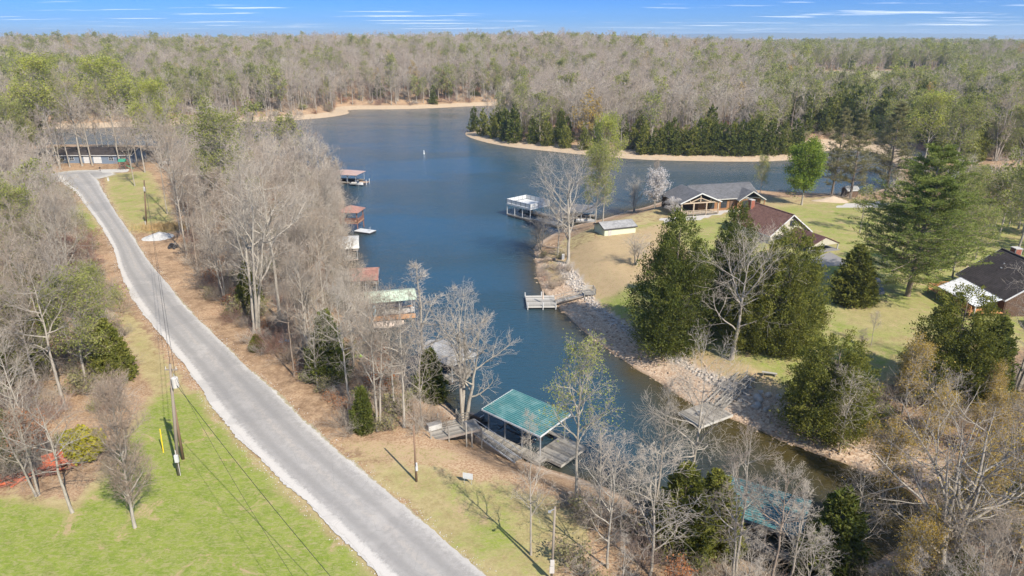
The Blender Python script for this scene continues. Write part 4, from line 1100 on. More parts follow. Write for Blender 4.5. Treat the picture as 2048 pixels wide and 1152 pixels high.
# everything beyond the water
def beyond(y0, y1, s, seed, keep=1.0):
    rg = np.random.default_rng(seed); w = .80 * y1 + 30
    x, y = jgrid(-w, w, y0, y1, s, rg); m = infrustum(x, y, 20); x, y = x[m], y[m]
    h, d, k, rd = terrain(x, y)
    dm = np.where(k == 1, 8.5, np.where(k == 2, 10.5, 7.0)); dm = np.where((k == 2) & (x > 95), 17, dm)
    m = (d > dm) & ((k != 0) | (y > 330)) & ~((k == 3) & (y < 235) & (x < 135)) & ~in_poly(x, y, FIELD)
    m &= ~((y < 400) & (x < -50) & (k == 3))
    x, y, h, d, k = x[m], y[m], h[m], d[m], k[m]
    u = rg.uniform(0, 1, len(x)); az = x / y
    pat = vnoise(x, y, 38, 3.0) + .5 * vnoise(x, y, 90, 8.0)
    pxx = 1024 + az * 1365 * .96
    for i in range(len(x)):
        green = .09 + .32 * max(0, pat[i]) + (.34 if az[i] > .35 else (.12 if az[i] < -.3 else 0)) + (.10 if az[i] < -.62 and y[i] < 460 else 0)
        key = 'bare'; H = rg.uniform(12, 21) + 4 * (rg.uniform() < .12)
        if k[i] == 2 and d[i] < 19 and y[i] < 330:                      # cedars along the headland shore
            dense = .85 if az[i] > .17 else .3
            if u[i] < dense: key = 'cedar'; H = rg.uniform(8, 12.5)
        elif k[i] == 2 and az[i] > .42 and d[i] < 95 and y[i] < 420 and u[i] < .75: key = 'cedar'; H = rg.uniform(11, 16)
        elif k[i] == 3 and u[i] < .3: key = 'cedar'; H = rg.uniform(9, 14)
        if key == 'bare':
            v = rg.uniform(); ln = .012 + (.09 if az[i] > .3 else 0) * (pat[i] > .1) + .05 * (pat[i] > .9)
            if rg.uniform() < ln: key = 'lime'; v = .5
            if key == 'lime': pass
            elif v < green: key = 'bud'; H *= .95
            elif v > .985: key = 'gold'; H *= .9
            elif v > .965 : key = 'cedar'; H = rg.uniform(9, 14)
            elif v > .90 and y[i] < 600: key = 'spread'; H *= .85
        where = ('on the far shore across the lake' if k[i] == 1 else ('on the headland across the lake' if k[i] == 2 else 'beyond the cove on the right'))
        WOODS.append((key, x[i], y[i], h[i], H, where))
beyond(225, 340, 5.0, 21); beyond(340, 520, 5.6, 22); beyond(520, 760, 7.0, 23); beyond(760, 1150, 9.0, 24); beyond(1150, 1900, 13.0, 25); beyond(1900, 3200, 21.0, 26)
print('wood points', len(WOODS))
# the front row of cedars along the sand of the headland
rg = np.random.default_rng(77)
for pxa, pxb, n in ((948, 1010, 4), (1030, 1200, 6), (1290, 1600, 21)):
    for q in np.linspace(pxa, pxb, n):
        yy_ = np.interp(q, [925, 1000, 1100, 1250, 1350, 1500, 1600], [258, 281, 294, 307, 310, 312, 308]) - rg.uniform(0, 3)
        x, y, z = G(q + rg.uniform(-4, 4), yy_)
        WOODS.append(('cedar', x, y, z, rg.uniform(8.5, 12.5) * (1.15 if q < 1200 else 1), 'on the headland across the lake'))
LANDMARKS = [(G(*q)[:2] if len(q) == 2 else pin(*q), nm) for q, nm in [
 ((357, 950), 'the tall grey utility pole'), ((270, 1055), 'the upswept bare tree'), ((60, 960), 'the collapsed red shed'), ((172, 918), 'the golden shrub'), ((232, 760), 'the olive roadside cedar'),
 ((25, 760), 'the cedar at the left edge'), ((215, 700), 'the budding tree at the road bend'), ((110, 540), 'the sandy clearing'), ((165, 332), 'the tallest tree at the turning circle'), ((150, 352), 'the turning circle'),
 ((293, 455), 'the distant utility pole'), ((321, 474), 'the white gravel pile'), ((510, 668), 'the largest pale bare tree'), ((572, 684), 'the blue tarp'), ((515, 700), 'the tiny pale evergreen'),
 ((660, 760), 'the olive juniper'), ((728, 862), 'the low olive evergreen'), ((707, 715), 'the lime kayak'), ((880, 865), 'the wooden landing'), ((780, 640, .6), 'the pale green dock'), ((720, 570, .6), 'the red-roofed dock'),
 ((683, 500, .6), 'the arched-roof dock'), ((705, 450, .6), 'the red gazebo'), ((690, 360, .6), 'the light brown dock'), ((850, 760, .6), 'the weathered dock'), ((336, 334), 'the white pickup'), ((205, 322), 'the garage doors'),
 ((1153, 1003), 'the tall forked tree'), ((1062, 1110), 'the slender long-shadowed tree'), ((1103, 1150), 'the grey service pole'), ((1540, 1100), 'the second teal dock'), ((1410, 840), 'the grey floating dock'), ((1888, 1150), 'the large spreading pale tree'),
 ((1652, 855), 'the broken-topped cedar'), ((1893, 790), 'the dark cedar by the porch'), ((1985, 915), 'the gold-budded trees'), ((1815, 592), 'the huge layered pine'), ((1978, 405), 'the transformer pole'), ((1925, 375), 'the white boathouse'), ((2020, 560), 'the dark-roofed house'),
 ((945, 266), 'the left tip of the headland'), ((1205, 296), 'the light green treetop over the water'), ((1450, 305), 'the pavilion seen across the water'), ((1640, 300), 'the pale sand at the cove mouth'), ((1850, 285), 'the inner end of the cove'),
 ((700, 222), 'the small sandy spit'), ((860, 214), 'the far sand beach'), ((560, 240), 'the left end of the far beach'), ((130, 255), 'the sandy strip at the far left'), ((1750, 180), 'the pale field')]]
SEEN_LABELS = {}
def where_label(key, x, y, H, where):
    best = sorted(LANDMARKS, key=lambda q: (q[0][0] - x) ** 2 + (q[0][1] - y) ** 2)
    hs = 'short' if H < 9 else ('medium' if H < 13.5 else 'tall')
    d = float(shore_dist(np.array([x]), np.array([y]))[0][0]); row = 'waterside ' if d < 15 else ('second-row ' if d < 23 else '')
    for (lx, ly), nm in best[:6]:
        dx, dy = x - lx, (y - ly) * .8; D = math.hypot(dx, dy); far = 'just ' if D < 7 else ('' if D < 18 else 'well ')
        if abs(dx) > 2.2 * abs(dy): rel = 'right of' if dx > 0 else 'left of'
        elif abs(dy) > 2.2 * abs(dx): rel = 'behind' if dy > 0 else 'in front of'
        else: rel = ('behind and ' if dy > 0 else 'in front and ') + ('right of' if dx > 0 else 'left of')
        lab = f'{hs} {row}{DESC[key]} {far}{rel} {nm}'
        if lab not in SEEN_LABELS and len(lab.split()) <= 16: break
    else:
        lab = f'{DESC[key]} among the trees {where}'
    SEEN_LABELS[lab] = 1
    return lab
# largest in the photo first, up to the limits; the rest of the wood is one mass
order = sorted(range(len(WOODS)), key=lambda i: -(WOODS[i][4] / math.hypot(WOODS[i][1], WOODS[i][2])))
LIMIT = {'bare_tree': 292, 'budding_tree': 160, 'cedar_tree': 190, 'young_oak_tree': 60, 'blossom_tree': 20}
cnt = {}
for o in COL.objects:
    if o.type == 'EMPTY': n_ = o.name.split('.')[0]; cnt[n_] = cnt.get(n_, 0) + 1
rest = []
ADJ = ['short', 'middling', 'tall']
for i in order:
    key, x, y, h, H, where = WOODS[i]; nm = KIND[key][0]
    u = 1024 + 1365 * x / max(1, (y * math.cos(PITCH) + (CAM_H - h) * math.sin(PITCH)))
    if cnt.get(nm, 0) >= LIMIT.get(nm, 0) or u < -10 or u > 2060 or y > 620: rest.append(i); continue
    cnt[nm] = cnt.get(nm, 0) + 1
    D = math.hypot(x, y)
    put_tree(key, x, y, H, where_label(key, x, y, H, where), f'{DESC[key]}: {where}', mid=D > 150)
print('individual', cnt, 'rest', len(rest), round(time.time() - T0, 1))

# ---- the mass of the forest: one object, instanced
def hidden_coll(name, meshes):
    c = bpy.data.collections.new(name)
    for i, m in enumerate(meshes):
        c.objects.link(bpy.data.objects.new(f'{name}_{chr(97 + i)}', m))
    return c
def mass(name, pts, meshes, label=None):
    """pts rows: x y z rot sx sz idx"""
    pts = np.array(pts)
    me = bpy.data.meshes.new(name); me.vertices.add(len(pts)); me.vertices.foreach_set('co', pts[:, :3].astype(np.float32).ravel())
    for nm, a in (('rot', pts[:, 3]), ('sx', pts[:, 4]), ('sz', pts[:, 5])):
        at = me.attributes.new(nm, 'FLOAT', 'POINT'); at.data.foreach_set('value', a.astype(np.float32))
    at = me.attributes.new('pick', 'INT', 'POINT'); at.data.foreach_set('value', pts[:, 6].astype(np.int32))
    o = link(name, me); tag(o, label, kind='stuff')
    ng = bpy.data.node_groups.new(name, 'GeometryNodeTree')
    ng.interface.new_socket('Geometry', in_out='INPUT', socket_type='NodeSocketGeometry'); ng.interface.new_socket('Geometry', in_out='OUTPUT', socket_type='NodeSocketGeometry')
    N = ng.nodes.new; L = ng.links.new
    gi, go = N('NodeGroupInput'), N('NodeGroupOutput'); ip = N('GeometryNodeInstanceOnPoints'); ci = N('GeometryNodeCollectionInfo')
    ci.inputs['Collection'].default_value = hidden_coll(name + '_kinds', meshes); ci.inputs['Separate Children'].default_value = True; ci.inputs['Reset Children'].default_value = True
    def na(nm, ty='FLOAT'):
        n = N('GeometryNodeInputNamedAttribute'); n.data_type = ty; n.inputs['Name'].default_value = nm; return n.outputs[0]
    cr = N('ShaderNodeCombineXYZ'); L(na('rot'), cr.inputs[2]); e2r = N('FunctionNodeEulerToRotation'); L(cr.outputs[0], e2r.inputs[0])
    cs = N('ShaderNodeCombineXYZ'); sx = na('sx'); L(sx, cs.inputs[0]); L(sx, cs.inputs[1]); L(na('sz'), cs.inputs[2])
    m2p = N('GeometryNodeMeshToPoints'); L(gi.outputs[0], m2p.inputs[0])
    L(m2p.outputs[0], ip.inputs['Points']); L(ci.outputs[0], ip.inputs['Instance']); ip.inputs['Pick Instance'].default_value = True
    L(na('pick', 'INT'), ip.inputs['Instance Index']); L(e2r.outputs[0], ip.inputs['Rotation']); L(cs.outputs[0], ip.inputs['Scale'])
    L(ip.outputs[0], go.inputs[0])
    md = o.modifiers.new('scatter', 'NODES'); md.node_group = ng
    return o
KS = ['bare', 'spread', 'slim', 'bud', 'gold', 'lime', 'cedar', 'russet', 'green', 'pine']
ms, start = [], {}
for k_ in KS:
    if k_ in ('green', 'pine'): continue
    start[k_] = (len(ms), [h for m, h in mids(k_)]); ms += [m for m, h in mids(k_)]
rg = np.random.default_rng(9); rows = []
for i in rest:
    key, x, y, h, H, where = WOODS[i]
    st, hs = start[key]; v = rg.integers(len(hs)); s = H / hs[v]
    far = 1 + .35 * ss((y - 700) / 1500)
    rows.append((x, y, h - .1, rg.uniform(0, 6.28), s * far, s, st + v))
mass('woodland', rows, ms, 'bare spring woodland covering the land to the horizon')
# brush and undergrowth
bushes = [build_bush(1), build_bush(2, 1.7, 18, 'twig_pale', lean=50), build_bush(3, 2.4, 14, 'twig_russet'), build_bush(4, 1.8, 14, 'twig', 500, 'leaf_brush', .14), build_bush(5, 1.5, 12, 'twig_pale', 700, 'leaf_yellowgreen', .12), build_bush(6, 1.6, 12, 'twig', 500, 'leaf_russet', .12)]
rows = []
def brush(poly_px, s, sc, mix, seed, z=4.0, dmin=.8, clear=5.2, keepr=.6):
    rg = np.random.default_rng(seed); P = polyw(poly_px, z)
    x, y = jgrid(P[:,0].min(), P[:,0].max(), P[:,1].min(), P[:,1].max(), s, rg); m = in_poly(x, y, P) & infrustum(x, y)
    x, y = x[m], y[m]; h, d, k, rd = terrain(x, y)
    m = (d > dmin) & (road_clear(x, y) > clear) & (np.hypot(x - CULDESAC[0], y - CULDESAC[1]) > 12) & (vnoise(x, y, 6, seed) + rg.uniform(-.5, .5, len(x)) > -keepr)
    for a, b, r in KEEP: m &= np.hypot(x - a, y - b) > r * .8
    for q in np.nonzero(m)[0]:
        s_ = rg.uniform(*sc); rows.append((x[q], y[q], h[q] - .05, rg.uniform(0, 6.28), s_ * 1.2, s_, rg.choice(len(bushes), p=mix)))
brush([(-500,330),(60,345),(105,372),(150,400),(190,470),(215,560),(245,620),(262,700),(245,760),(200,880),(60,985),(-500,1040)], 2.6, (.5, 1.3), [.34, .2, .12, .17, .1, .07], 31)
brush([(350,345),(640,350),(686,400),(702,560),(722,640),(780,735),(870,800),(925,850),(860,868),(700,868),(600,760),(535,722),(460,645),(415,592),(380,530),(368,450)], 2.4, (.5, 1.2), [.36, .25, .1, .12, .07, .1], 32, dmin=.4, clear=5.0)
brush([(-500,345),(-500,303),(330,303),(640,325),(640,350),(330,345),(190,335)], 5, (.6, 1.3), [.4, .25, .1, .15, .05, .05], 33)
brush([(1150,975),(1350,1050),(1500,1125),(2100,1400),(1500,1500),(1180,1500),(1140,1160)], 1.9, (.45, 1.15), [.3, .35, .12, .11, .08, .04], 34, dmin=.3)
brush([(1700,790),(2100,740),(2500,760),(2500,1150),(1980,965),(1800,915)], 2.3, (.6, 1.2), [.3, .3, .1, .15, .1, .05], 35, dmin=4)
brush([(1790,1000),(1900,985),(2500,1150),(2500,1400),(1900,1400),(1720,1160),(1830,1080)], 1.7, (.6, 1.2), [.3, .3, .1, .15, .1, .05], 45, dmin=.6)
brush([(1050,480),(1110,470),(1150,500),(1140,540),(1080,560)], 2.2, (.35, .7), [.4, .4, .1, .1, 0, 0], 36, dmin=.6)
brush([(1300,660),(1420,715),(1400,735),(1290,690)], 2.0, (.5, 1.0), [.4, .4, .1, .1, 0, 0], 37, dmin=8)
rg = np.random.default_rng(40)                       # far shore hillside brush
for (y0, y1, s) in ((225, 330, 5.0), (330, 620, 7.0)):
    x, y = jgrid(-.8 * y1, .8 * y1, y0, y1, s, rg); m = infrustum(x, y, 5); x, y = x[m], y[m]; h, d, k, rd = terrain(x, y)
    m = (d > np.where(k == 2, 11, 8)) & (d < 70) & ((k == 1) | (k == 2))
    for q in np.nonzero(m)[0]: s_ = rg.uniform(.8, 1.7); rows.append((x[q], y[q], h[q] - .1, rg.uniform(0, 6.28), s_ * 1.4, s_, rg.choice(6, p=[.3, .2, .2, .15, .05, .1])))
mass('undergrowth', rows, bushes, 'leafless brush and briars under the trees')
print('brush', len(rows), round(time.time() - T0, 1))
# ------------------------------------------------------------------ shared builders for docks and houses
BOARD = {}
def boards(parent, x0, x1, y0, y1, z, mat, along='x', w=.19, gap=.018, th=.045, name='deck_board'):
    """planks laid side by side, each one an object; they run along the given axis"""
    L = (x1 - x0) if along == 'x' else (y1 - y0); W = (y1 - y0) if along == 'x' else (x1 - x0)
    n = max(2, round(W / (w + gap))); pw = W / n
    key = (round(L, 2), round(pw, 3), mat, along, th)
    if key not in BOARD:
        m = MB().box((0, 0, 0), (L, pw - gap, th) if along == 'x' else (pw - gap, L, th)); BOARD[key] = m.mesh(name, MAT[mat])
    for i in range(n):
        c = (i + .5) * pw; dz = random.uniform(-.004, .004)
        loc = ((x0 + x1) / 2 + random.uniform(-.015, .015), y0 + c, z - th / 2 + dz) if along == 'x' else (x0 + c, (y0 + y1) / 2 + random.uniform(-.015, .015), z - th / 2 + dz)
        link(name, BOARD[key], parent, loc)
def posts(parent, pts, z0, z1, w, mat, name='post', rnd=False):
    me = (MB().cyl((0,0,z0), (0,0,z1), w / 2, n=8) if rnd else MB().box((0,0,(z0 + z1) / 2), (w, w, z1 - z0))).mesh(name, MAT[mat])
    for p in pts: link(name, me, parent, (p[0], p[1], 0))
def rail(parent, pts, z0, h, mat, name='railing', pw=.09, nr=3, pick=0.0, closed=False):
    """posts and horizontal rails (or pickets) along a line of points; each straight run is one part"""
    for a, b in zip(pts[:-1], pts[1:]):
        m = MB(); a = Vector((*a[:2], a[2] if len(a) > 2 else z0)); b = Vector((*b[:2], b[2] if len(b) > 2 else z0)); L = (b - a).length; n = max(1, round(L / 1.6))
        for i in range(n + 1):
            p = a.lerp(b, i / n); m.box(p + Vector((0,0,h / 2)), (pw, pw, h))
        for j in range(nr):
            q = h * (j + 1) / nr - .04; m.bar(a + Vector((0,0,q)), b + Vector((0,0,q)), .05, .1)
        if pick:
            k = int(L / pick)
            for i in range(1, k): p = a.lerp(b, i / k); m.box(p + Vector((0,0,h / 2)), (.035, .035, h - .1))
        m.build(name, MAT[mat], parent)
def ribbed(parent, p00, p10, p11, p01, mat, step=.3, rib=.035, th=.05, name='roof'):
    """metal sheet given by its four corners; ribs run p00->p01 side by side along p00->p10"""
    a, b, c, d = map(Vector, (p00, p10, p11, p01)); N = (b - a).cross(d - a).normalized()
    if N.z < 0: N = -N
    n = max(3, round((b - a).length / step)); m = MB()
    prof = []
    for i in range(n):
        for t, h in ((0, 0), (.60, 0), (.68, rib), (.92, rib)): prof.append(((i + t) / n, h))
    prof.append((1, 0))
    vs = []
    for t, h in prof: vs += [a.lerp(b, t) + N * h, d.lerp(c, t) + N * h]
    k = len(prof); base = len(vs)
    vs += [v - N * th for v in (a, b, c, d)]
    fs = [(2*i, 2*i+2, 2*i+3, 2*i+1) for i in range(k - 1)] + [(base, base+3, base+2, base+1), (base, base+1, 2*k-2, 0), (base+3, 1, 2*k-1, base+2), (base, 0, 1, base+3), (base+1, base+2, 2*k-1, 2*k-2)]
    o = m.add(vs, fs).build(name, MAT[mat], parent)
    if mat == 'teal_roof':
        o.data.materials.append(MAT['teal_worn'])
        for i in range(k - 1):
            if i % 4 == 2: o.data.polygons[i].material_index = 1
    return o
def shingled(parent, p00, p10, p11, p01, mat, course=.28, name='roof_slope', th=.12):
    """shingle courses: p00-p10 is the eave, p01-p11 the ridge; each course overlaps the one below (real steps)"""
    a, b, c, d = map(Vector, (p00, p10, p11, p01)); N = (b - a).cross(d - a).normalized()
    if N.z < 0: N = -N
    n = max(3, round((d - a).length / course)); m = MB()
    for i in range(n):
        l0, r0 = a.lerp(d, i / n), b.lerp(c, i / n); l1, r1 = a.lerp(d, (i + 1) / n), b.lerp(c, (i + 1) / n)
        m.add([l0 + N * .035, r0 + N * .035, r1 + N * .004, l1 + N * .004, l0 + N * .0, r0], [(0,1,2,3), (4,5,1,0)])
    m.add([a, b, c, d, a - N * th, b - N * th, c - N * th, d - N * th], [(4,7,6,5), (0,4,5,1), (1,5,6,2), (3,2,6,7), (0,3,7,4)])
    return m.build(name, MAT[mat], parent)
def window(parent, c, w, h, rz, mat='white_paint', glass='dark_glass', n=2, name='window'):
    f = MB(); t = .07; d = .12
    f.box((0, 0, h/2), (w + t, d, t)); f.box((0, 0, -h/2), (w + t * 2, d + .05, t)); f.box((-w/2, 0, 0), (t, d, h)); f.box((w/2, 0, 0), (t, d, h))
    for i in range(1, n): f.box((-w/2 + w * i / n, 0, 0), (.05, d * .8, h))
    f.box((0, 0, 0), (w, d * .7, .04))
    o = f.build(name, MAT[mat], parent, loc=c, rotz=rz)
    MB().box((0, .0, 0), (w - .02, .03, h - .02)).build('pane', MAT[glass], o)
    return o
def door(parent, c, w, h, rz, mat='white_paint', name='door'):
    o = MB().box((0, 0, 0), (w, .08, h)).box((0, -.045, h * .2), (w * .7, .03, h * .35)).box((0, -.045, -h * .25), (w * .7, .03, h * .3)).build(name, MAT[mat], parent, loc=c, rotz=rz)
    MB().cyl((w * .4, -.05, 0), (w * .4, -.12, 0), .035, n=8).build('handle', MAT['galv'], o); return o
def wall_boards(parent, a, b, z0, z1, mat, step=.24, name='siding_wall', vertical=False, battens=True):
    """a plank wall from a to b (local x,y) with proud boards"""
    m = MB(); A = Vector((*a, 0)); B = Vector((*b, 0)); L = (B - A).length; t = (B - A).normalized(); N = Vector((t.y, -t.x, 0)); mid = (A + B) / 2; rz = math.atan2(t.y, t.x)
    m.box(mid + Vector((0,0,(z0 + z1) / 2)), (L, .12, z1 - z0), rz)
    if battens:
        if vertical:
            n = int(L / step)
            for i in range(n + 1): m.box(A.lerp(B, i / n) + N * .07 + Vector((0,0,(z0 + z1) / 2)), (.05, .04, z1 - z0 - .02), rz)
        else:
            n = int((z1 - z0) / step)
            for i in range(n): m.box(mid + N * .068 + Vector((0,0,z0 + (i + .18) * (z1 - z0) / n)), (L - .01, .035, (z1 - z0) / n * .3), rz)
    return m.build(name, MAT[mat], parent)

def covered_dock(name, label, c, rot, L, W, zr, roofmat, style='gable', deckmat='deck_grey', rise=.7, postmat='galv', over=.35, slip=True, deckz=.62, fasc='white_paint', group=None, nposts=4, ribstep=.3):
    o = thing(name, label, 'boat dock', (c[0], c[1], 0), rot, group)
    w = 1.1
    boards(o, -L/2, L/2, -W/2, -W/2 + w, deckz, deckmat, 'y'); boards(o, -L/2, L/2, W/2 - w, W/2, deckz, deckmat, 'y')
    boards(o, -L/2, -L/2 + w, -W/2 + w + .02, W/2 - w - .02, deckz, deckmat, 'x')
    fr = MB()
    for s in (-1, 1):
        fr.box((0, s * (W/2 - .03), deckz - .17), (L, .06, .22)); fr.box((0, s * (W/2 - w + .03), deckz - .17), (L, .06, .22))
    fr.box((-L/2 + .03, 0, deckz - .17), (.06, W - .1, .22)); fr.build('deck_frame', MAT['deck_dark'], o)
    fl = MB()
    for s in (-1, 1):
        for k in range(3): fl.cyl((-L/2 + L * (k + .15) / 3, s * (W/2 - w/2), .12), (-L/2 + L * (k + .85) / 3, s * (W/2 - w/2), .12), .28, n=10)
    fl.build('float', MAT['black'], o)
    xs = np.linspace(-L/2 + .12, L/2 - .12, nposts)
    posts(o, [(x, s * (W/2 - .12)) for x in xs for s in (-1, 1)], deckz, zr, .12, postmat)
    tr = MB()
    for s in (-1, 1): tr.box((0, s * (W/2 - .12), zr - .08), (L, .08, .16))
    for x in xs: tr.box((x, 0, zr - .10), (.08, W - .3, .14))
    tr.build('roof_frame', MAT[postmat], o)
    hx, hy = L/2 + over, W/2 + over
    if style == 'gable':
        for s in (-1, 1):
            if 'shingle' in roofmat: shingled(o, (-hx, s * hy, zr), (hx, s * hy, zr), (hx, 0, zr + rise), (-hx, 0, zr + rise), roofmat, name='roof_slope')
            else: ribbed(o, (-hx, s * hy, zr), (hx, s * hy, zr), (hx, 0, zr + rise), (-hx, 0, zr + rise), roofmat, ribstep, name='roof_slope')
        g = MB()
        for x in (-hx + .1, hx - .1): g.add([(x - .04, -hy + .2, zr - .05), (x - .04, hy - .2, zr - .05), (x - .04, 0, zr + rise - .08), (x + .04, -hy + .2, zr - .05), (x + .04, hy - .2, zr - .05), (x + .04, 0, zr + rise - .08)], [(0,2,1), (3,4,5), (0,1,4,3), (1,2,5,4), (2,0,3,5)])
        g.build('gable_end', MAT[fasc], o)
    elif style == 'hip':
        r = min(hx, hy) * .95
        if hx >= hy: e1, e2 = (-hx + r, 0, zr + rise), (hx - r, 0, zr + rise)
        else: e1, e2 = (0, -hy + r, zr + rise), (0, hy - r, zr + rise)
        if hx >= hy:
            m = MB().add([(-hx,-hy,zr),(hx,-hy,zr),(hx,hy,zr),(-hx,hy,zr), e1, e2, (-hx,-hy,zr-.1),(hx,-hy,zr-.1),(hx,hy,zr-.1),(-hx,hy,zr-.1)], [(0,1,5,4),(1,2,5),(2,3,4,5),(3,0,4),(6,9,8,7),(0,6,7,1),(1,7,8,2),(2,8,9,3),(3,9,6,0)])
            m.build('roof', MAT[roofmat], o)
    elif style == 'arch':
        n = 10; m = MB(); prev = None
        for i in range(n):
            a0, a1 = math.pi * i / n, math.pi * (i + 1) / n
            y0, y1 = -math.cos(a0) * hy, -math.cos(a1) * hy; z0_, z1_ = zr + math.sin(a0) * rise, zr + math.sin(a1) * rise
            m.add([(-hx, y0, z0_), (hx, y0, z0_), (hx, y1, z1_), (-hx, y1, z1_), (-hx, y0, z0_ - .06), (hx, y0, z0_ - .06), (hx, y1, z1_ - .06), (-hx, y1, z1_ - .06)], [(0,1,2,3),(4,7,6,5),(0,4,5,1),(2,6,7,3),(0,3,7,4),(1,5,6,2)])
        m.build('roof', MAT[roofmat], o)
    elif style == 'longshed':
        ribbed(o, (-hx, -hy, zr), (-hx, hy, zr + rise), (hx, hy, zr + rise), (hx, -hy, zr), roofmat, ribstep, .075)
    elif style == 'shed':
        ribbed(o, (-hx, -hy, zr), (hx, -hy, zr), (hx, hy, zr + rise), (-hx, hy, zr + rise), roofmat, ribstep)
    return o
def boat(label, c, rot, L=5.5, W=2.1, z=.5, hull='white_paint', top=None, inner='offwhite', name='motor_boat'):
    o = thing(name, label, 'boat', (c[0], c[1], z), rot)
    n = 9; t = np.linspace(0, 1, n); vs = []; half = []
    for q in t:
        w = W / 2 * (1 if q < .55 else math.cos((q - .55) / .45 * math.pi / 2) ** .8) ; w = max(w, .03)
        x = -L / 2 + q * L; sh = .62 + .28 * max(0, q - .5) * 2
        vs += [(x, -w, sh), (x, -w * .72, .16), (x, 0, 0 + .35 * max(0, q - .7)), (x, w * .72, .16), (x, w, sh)]
    f = [(5*i + j, 5*i + j + 1, 5*(i+1) + j + 1, 5*(i+1) + j) for i in range(n - 1) for j in range(4)] + [(0,4,3,2,1)]
    MB().add(vs, f).build('hull', MAT[hull], o, smooth=False)
    dk = []
    for i in range(n): x, y, zz_ = vs[5*i]; dk += [(x, y, zz_ - (.03 if t[i] > .6 else .22)), (x, -y, zz_ - (.03 if t[i] > .6 else .22))]
    MB().add(dk, [(2*i, 2*i+2, 2*i+3, 2*i+1) for i in range(n - 1)]).build('deck', MAT[inner], o)
    MB().box((-L*.18, 0, .62), (.5, W*.7, .35)).box((-L*.36, 0, .60), (.45, W*.7, .35)).build('seat', MAT['ashy'], o)
    MB().add([(L*.12, -W*.36, .68), (L*.12, W*.36, .68), (L*.05, W*.34, 1.12), (L*.05, -W*.34, 1.12), (L*.10, -W*.36, .68), (L*.10, W*.36, .68), (L*.03, W*.34, 1.12), (L*.03, -W*.34, 1.12)], [(0,1,2,3),(4,7,6,5),(0,4,5,1),(3,2,6,7),(0,3,7,4),(1,5,6,2)]).build('windscreen', MAT['dark_glass'], o)
    MB().box((-L/2 - .12, 0, .62), (.32, .36, .55)).box((-L/2 - .14, 0, .2), (.16, .12, .6)).build('outboard_motor', MAT['black'], o)
    if top:
        m = MB(); m.slab([(-L*.3, -W*.46, 1.95), (L*.1, -W*.46, 1.95), (L*.1, W*.46, 1.95), (-L*.3, W*.46, 1.95)], .06)
        m.build('canopy', MAT[top], o)
        p = MB()
        for x in (-L*.28, L*.08):
            for s in (-1, 1): p.bar((x, s*W*.45, .6), (x, s*W*.45, 1.92), .05)
        p.build('canopy_frame', MAT['galv'], o)
    return o

# ------------------------------------------------------------------ near teal boat dock with its landing
A_ROT = rad(-41.3)
t = thing('boat_dock', 'near boat dock with ribbed teal metal roof and long walkways', 'boat dock', (1.5, 65.3, 0), A_ROT)
boards(t, -5.4, 4.6, -3.1, -1.9, .62, 'deck_grey', 'y'); boards(t, 3.0, 6.4, -1.88, 2.6, .62, 'deck_grey', 'x'); boards(t, -4.2, 2.98, 2.0, 2.6, .62, 'deck_grey', 'y')
m = MB()
for y in (-3.07, -1.93): m.box((-.4, y, .42), (10.0, .06, .28))
m.box((4.7, -1.83, .42), (3.4, .06, .28)); m.box((6.37, .4, .42), (.06, 4.4, .28)); m.box((4.7, 2.57, .42), (3.4, .06, .28)); m.box((-5.37, -2.5, .42), (.06, 1.1, .28))
m.build('deck_frame', MAT['deck_pale'], t)
m = MB()
for x in (-4, -1.2, 1.6): m.cyl((x, -2.5, .1), (x + 2, -2.5, .1), .28)
m.cyl((3.4, .4, .1), (6.1, .4, .1), .28); m.cyl((-3, 2.3, .1), (2, 2.3, .1), .25); m.build('float', MAT['black'], t)
posts(t, [(x, y) for x in (-3.7, -1.25, 1.2, 3.7) for y in (-2.0, 2.2)], .6, 3.35, .11, 'galv')
m = MB()
for y in (-2.0, 2.2): m.box((0, y, 3.33), (7.8, .1, .16))
for x in (-3.7, -1.25, 1.2, 3.7): m.bar((x, -2.0, 3.30), (x, 2.2, 3.5), .08, .14); m.bar((x, -2.0, 2.3), (x + .9 * (1 if x < 0 else -1), -2.0, 3.3), .05)
m.build('roof_frame', MAT['galv'], t)
ribbed(t, (-4.15, -2.55, 3.42), (4.1, -2.55, 3.42), (4.1, 2.65, 3.72), (-4.15, 2.65, 3.72), 'teal_roof', .235, .045) if 0 else None
# ribs run the long way, so the sheet is laid from side to side
ribbed(t, (-4.15, -2.55, 3.42), (-4.15, 2.65, 3.72), (4.1, 2.65, 3.72), (4.1, -2.55, 3.42), 'teal_roof', .29, .075, name='roof')
m = MB(); m.box((0, -2.60, 3.36), (8.35, .05, .20)); m.bar((4.14, -2.55, 3.36), (4.14, 2.65, 3.66), .05, .2); m.bar((-4.2, -2.55, 3.36), (-4.2, 2.65, 3.66), .05, .2); m.build('fascia', MAT['white_paint'], t)
m = MB()                                    # boat hoist frame between the walkways
for x in (-2.6, 1.4): m.box((x, .2, 1.05), (.1, 3.9, .12))
for y in (-.9, 1.2): m.box((-.6, y, 1.0), (5.4, .1, .1))
m.build('boat_lift', MAT['dark_metal'], t)
boat('small dark boat on the lift under the near teal roof', (1.2, 65.5), A_ROT + math.pi, 5.2, 1.9, 1.05, 'dark_metal', inner='light_blue', name='motor_boat')
o = thing('jet_ski', 'covered jet ski with white bars beside the near boat dock', 'jet ski', (-4.0, 68.6, .25), rad(-35))
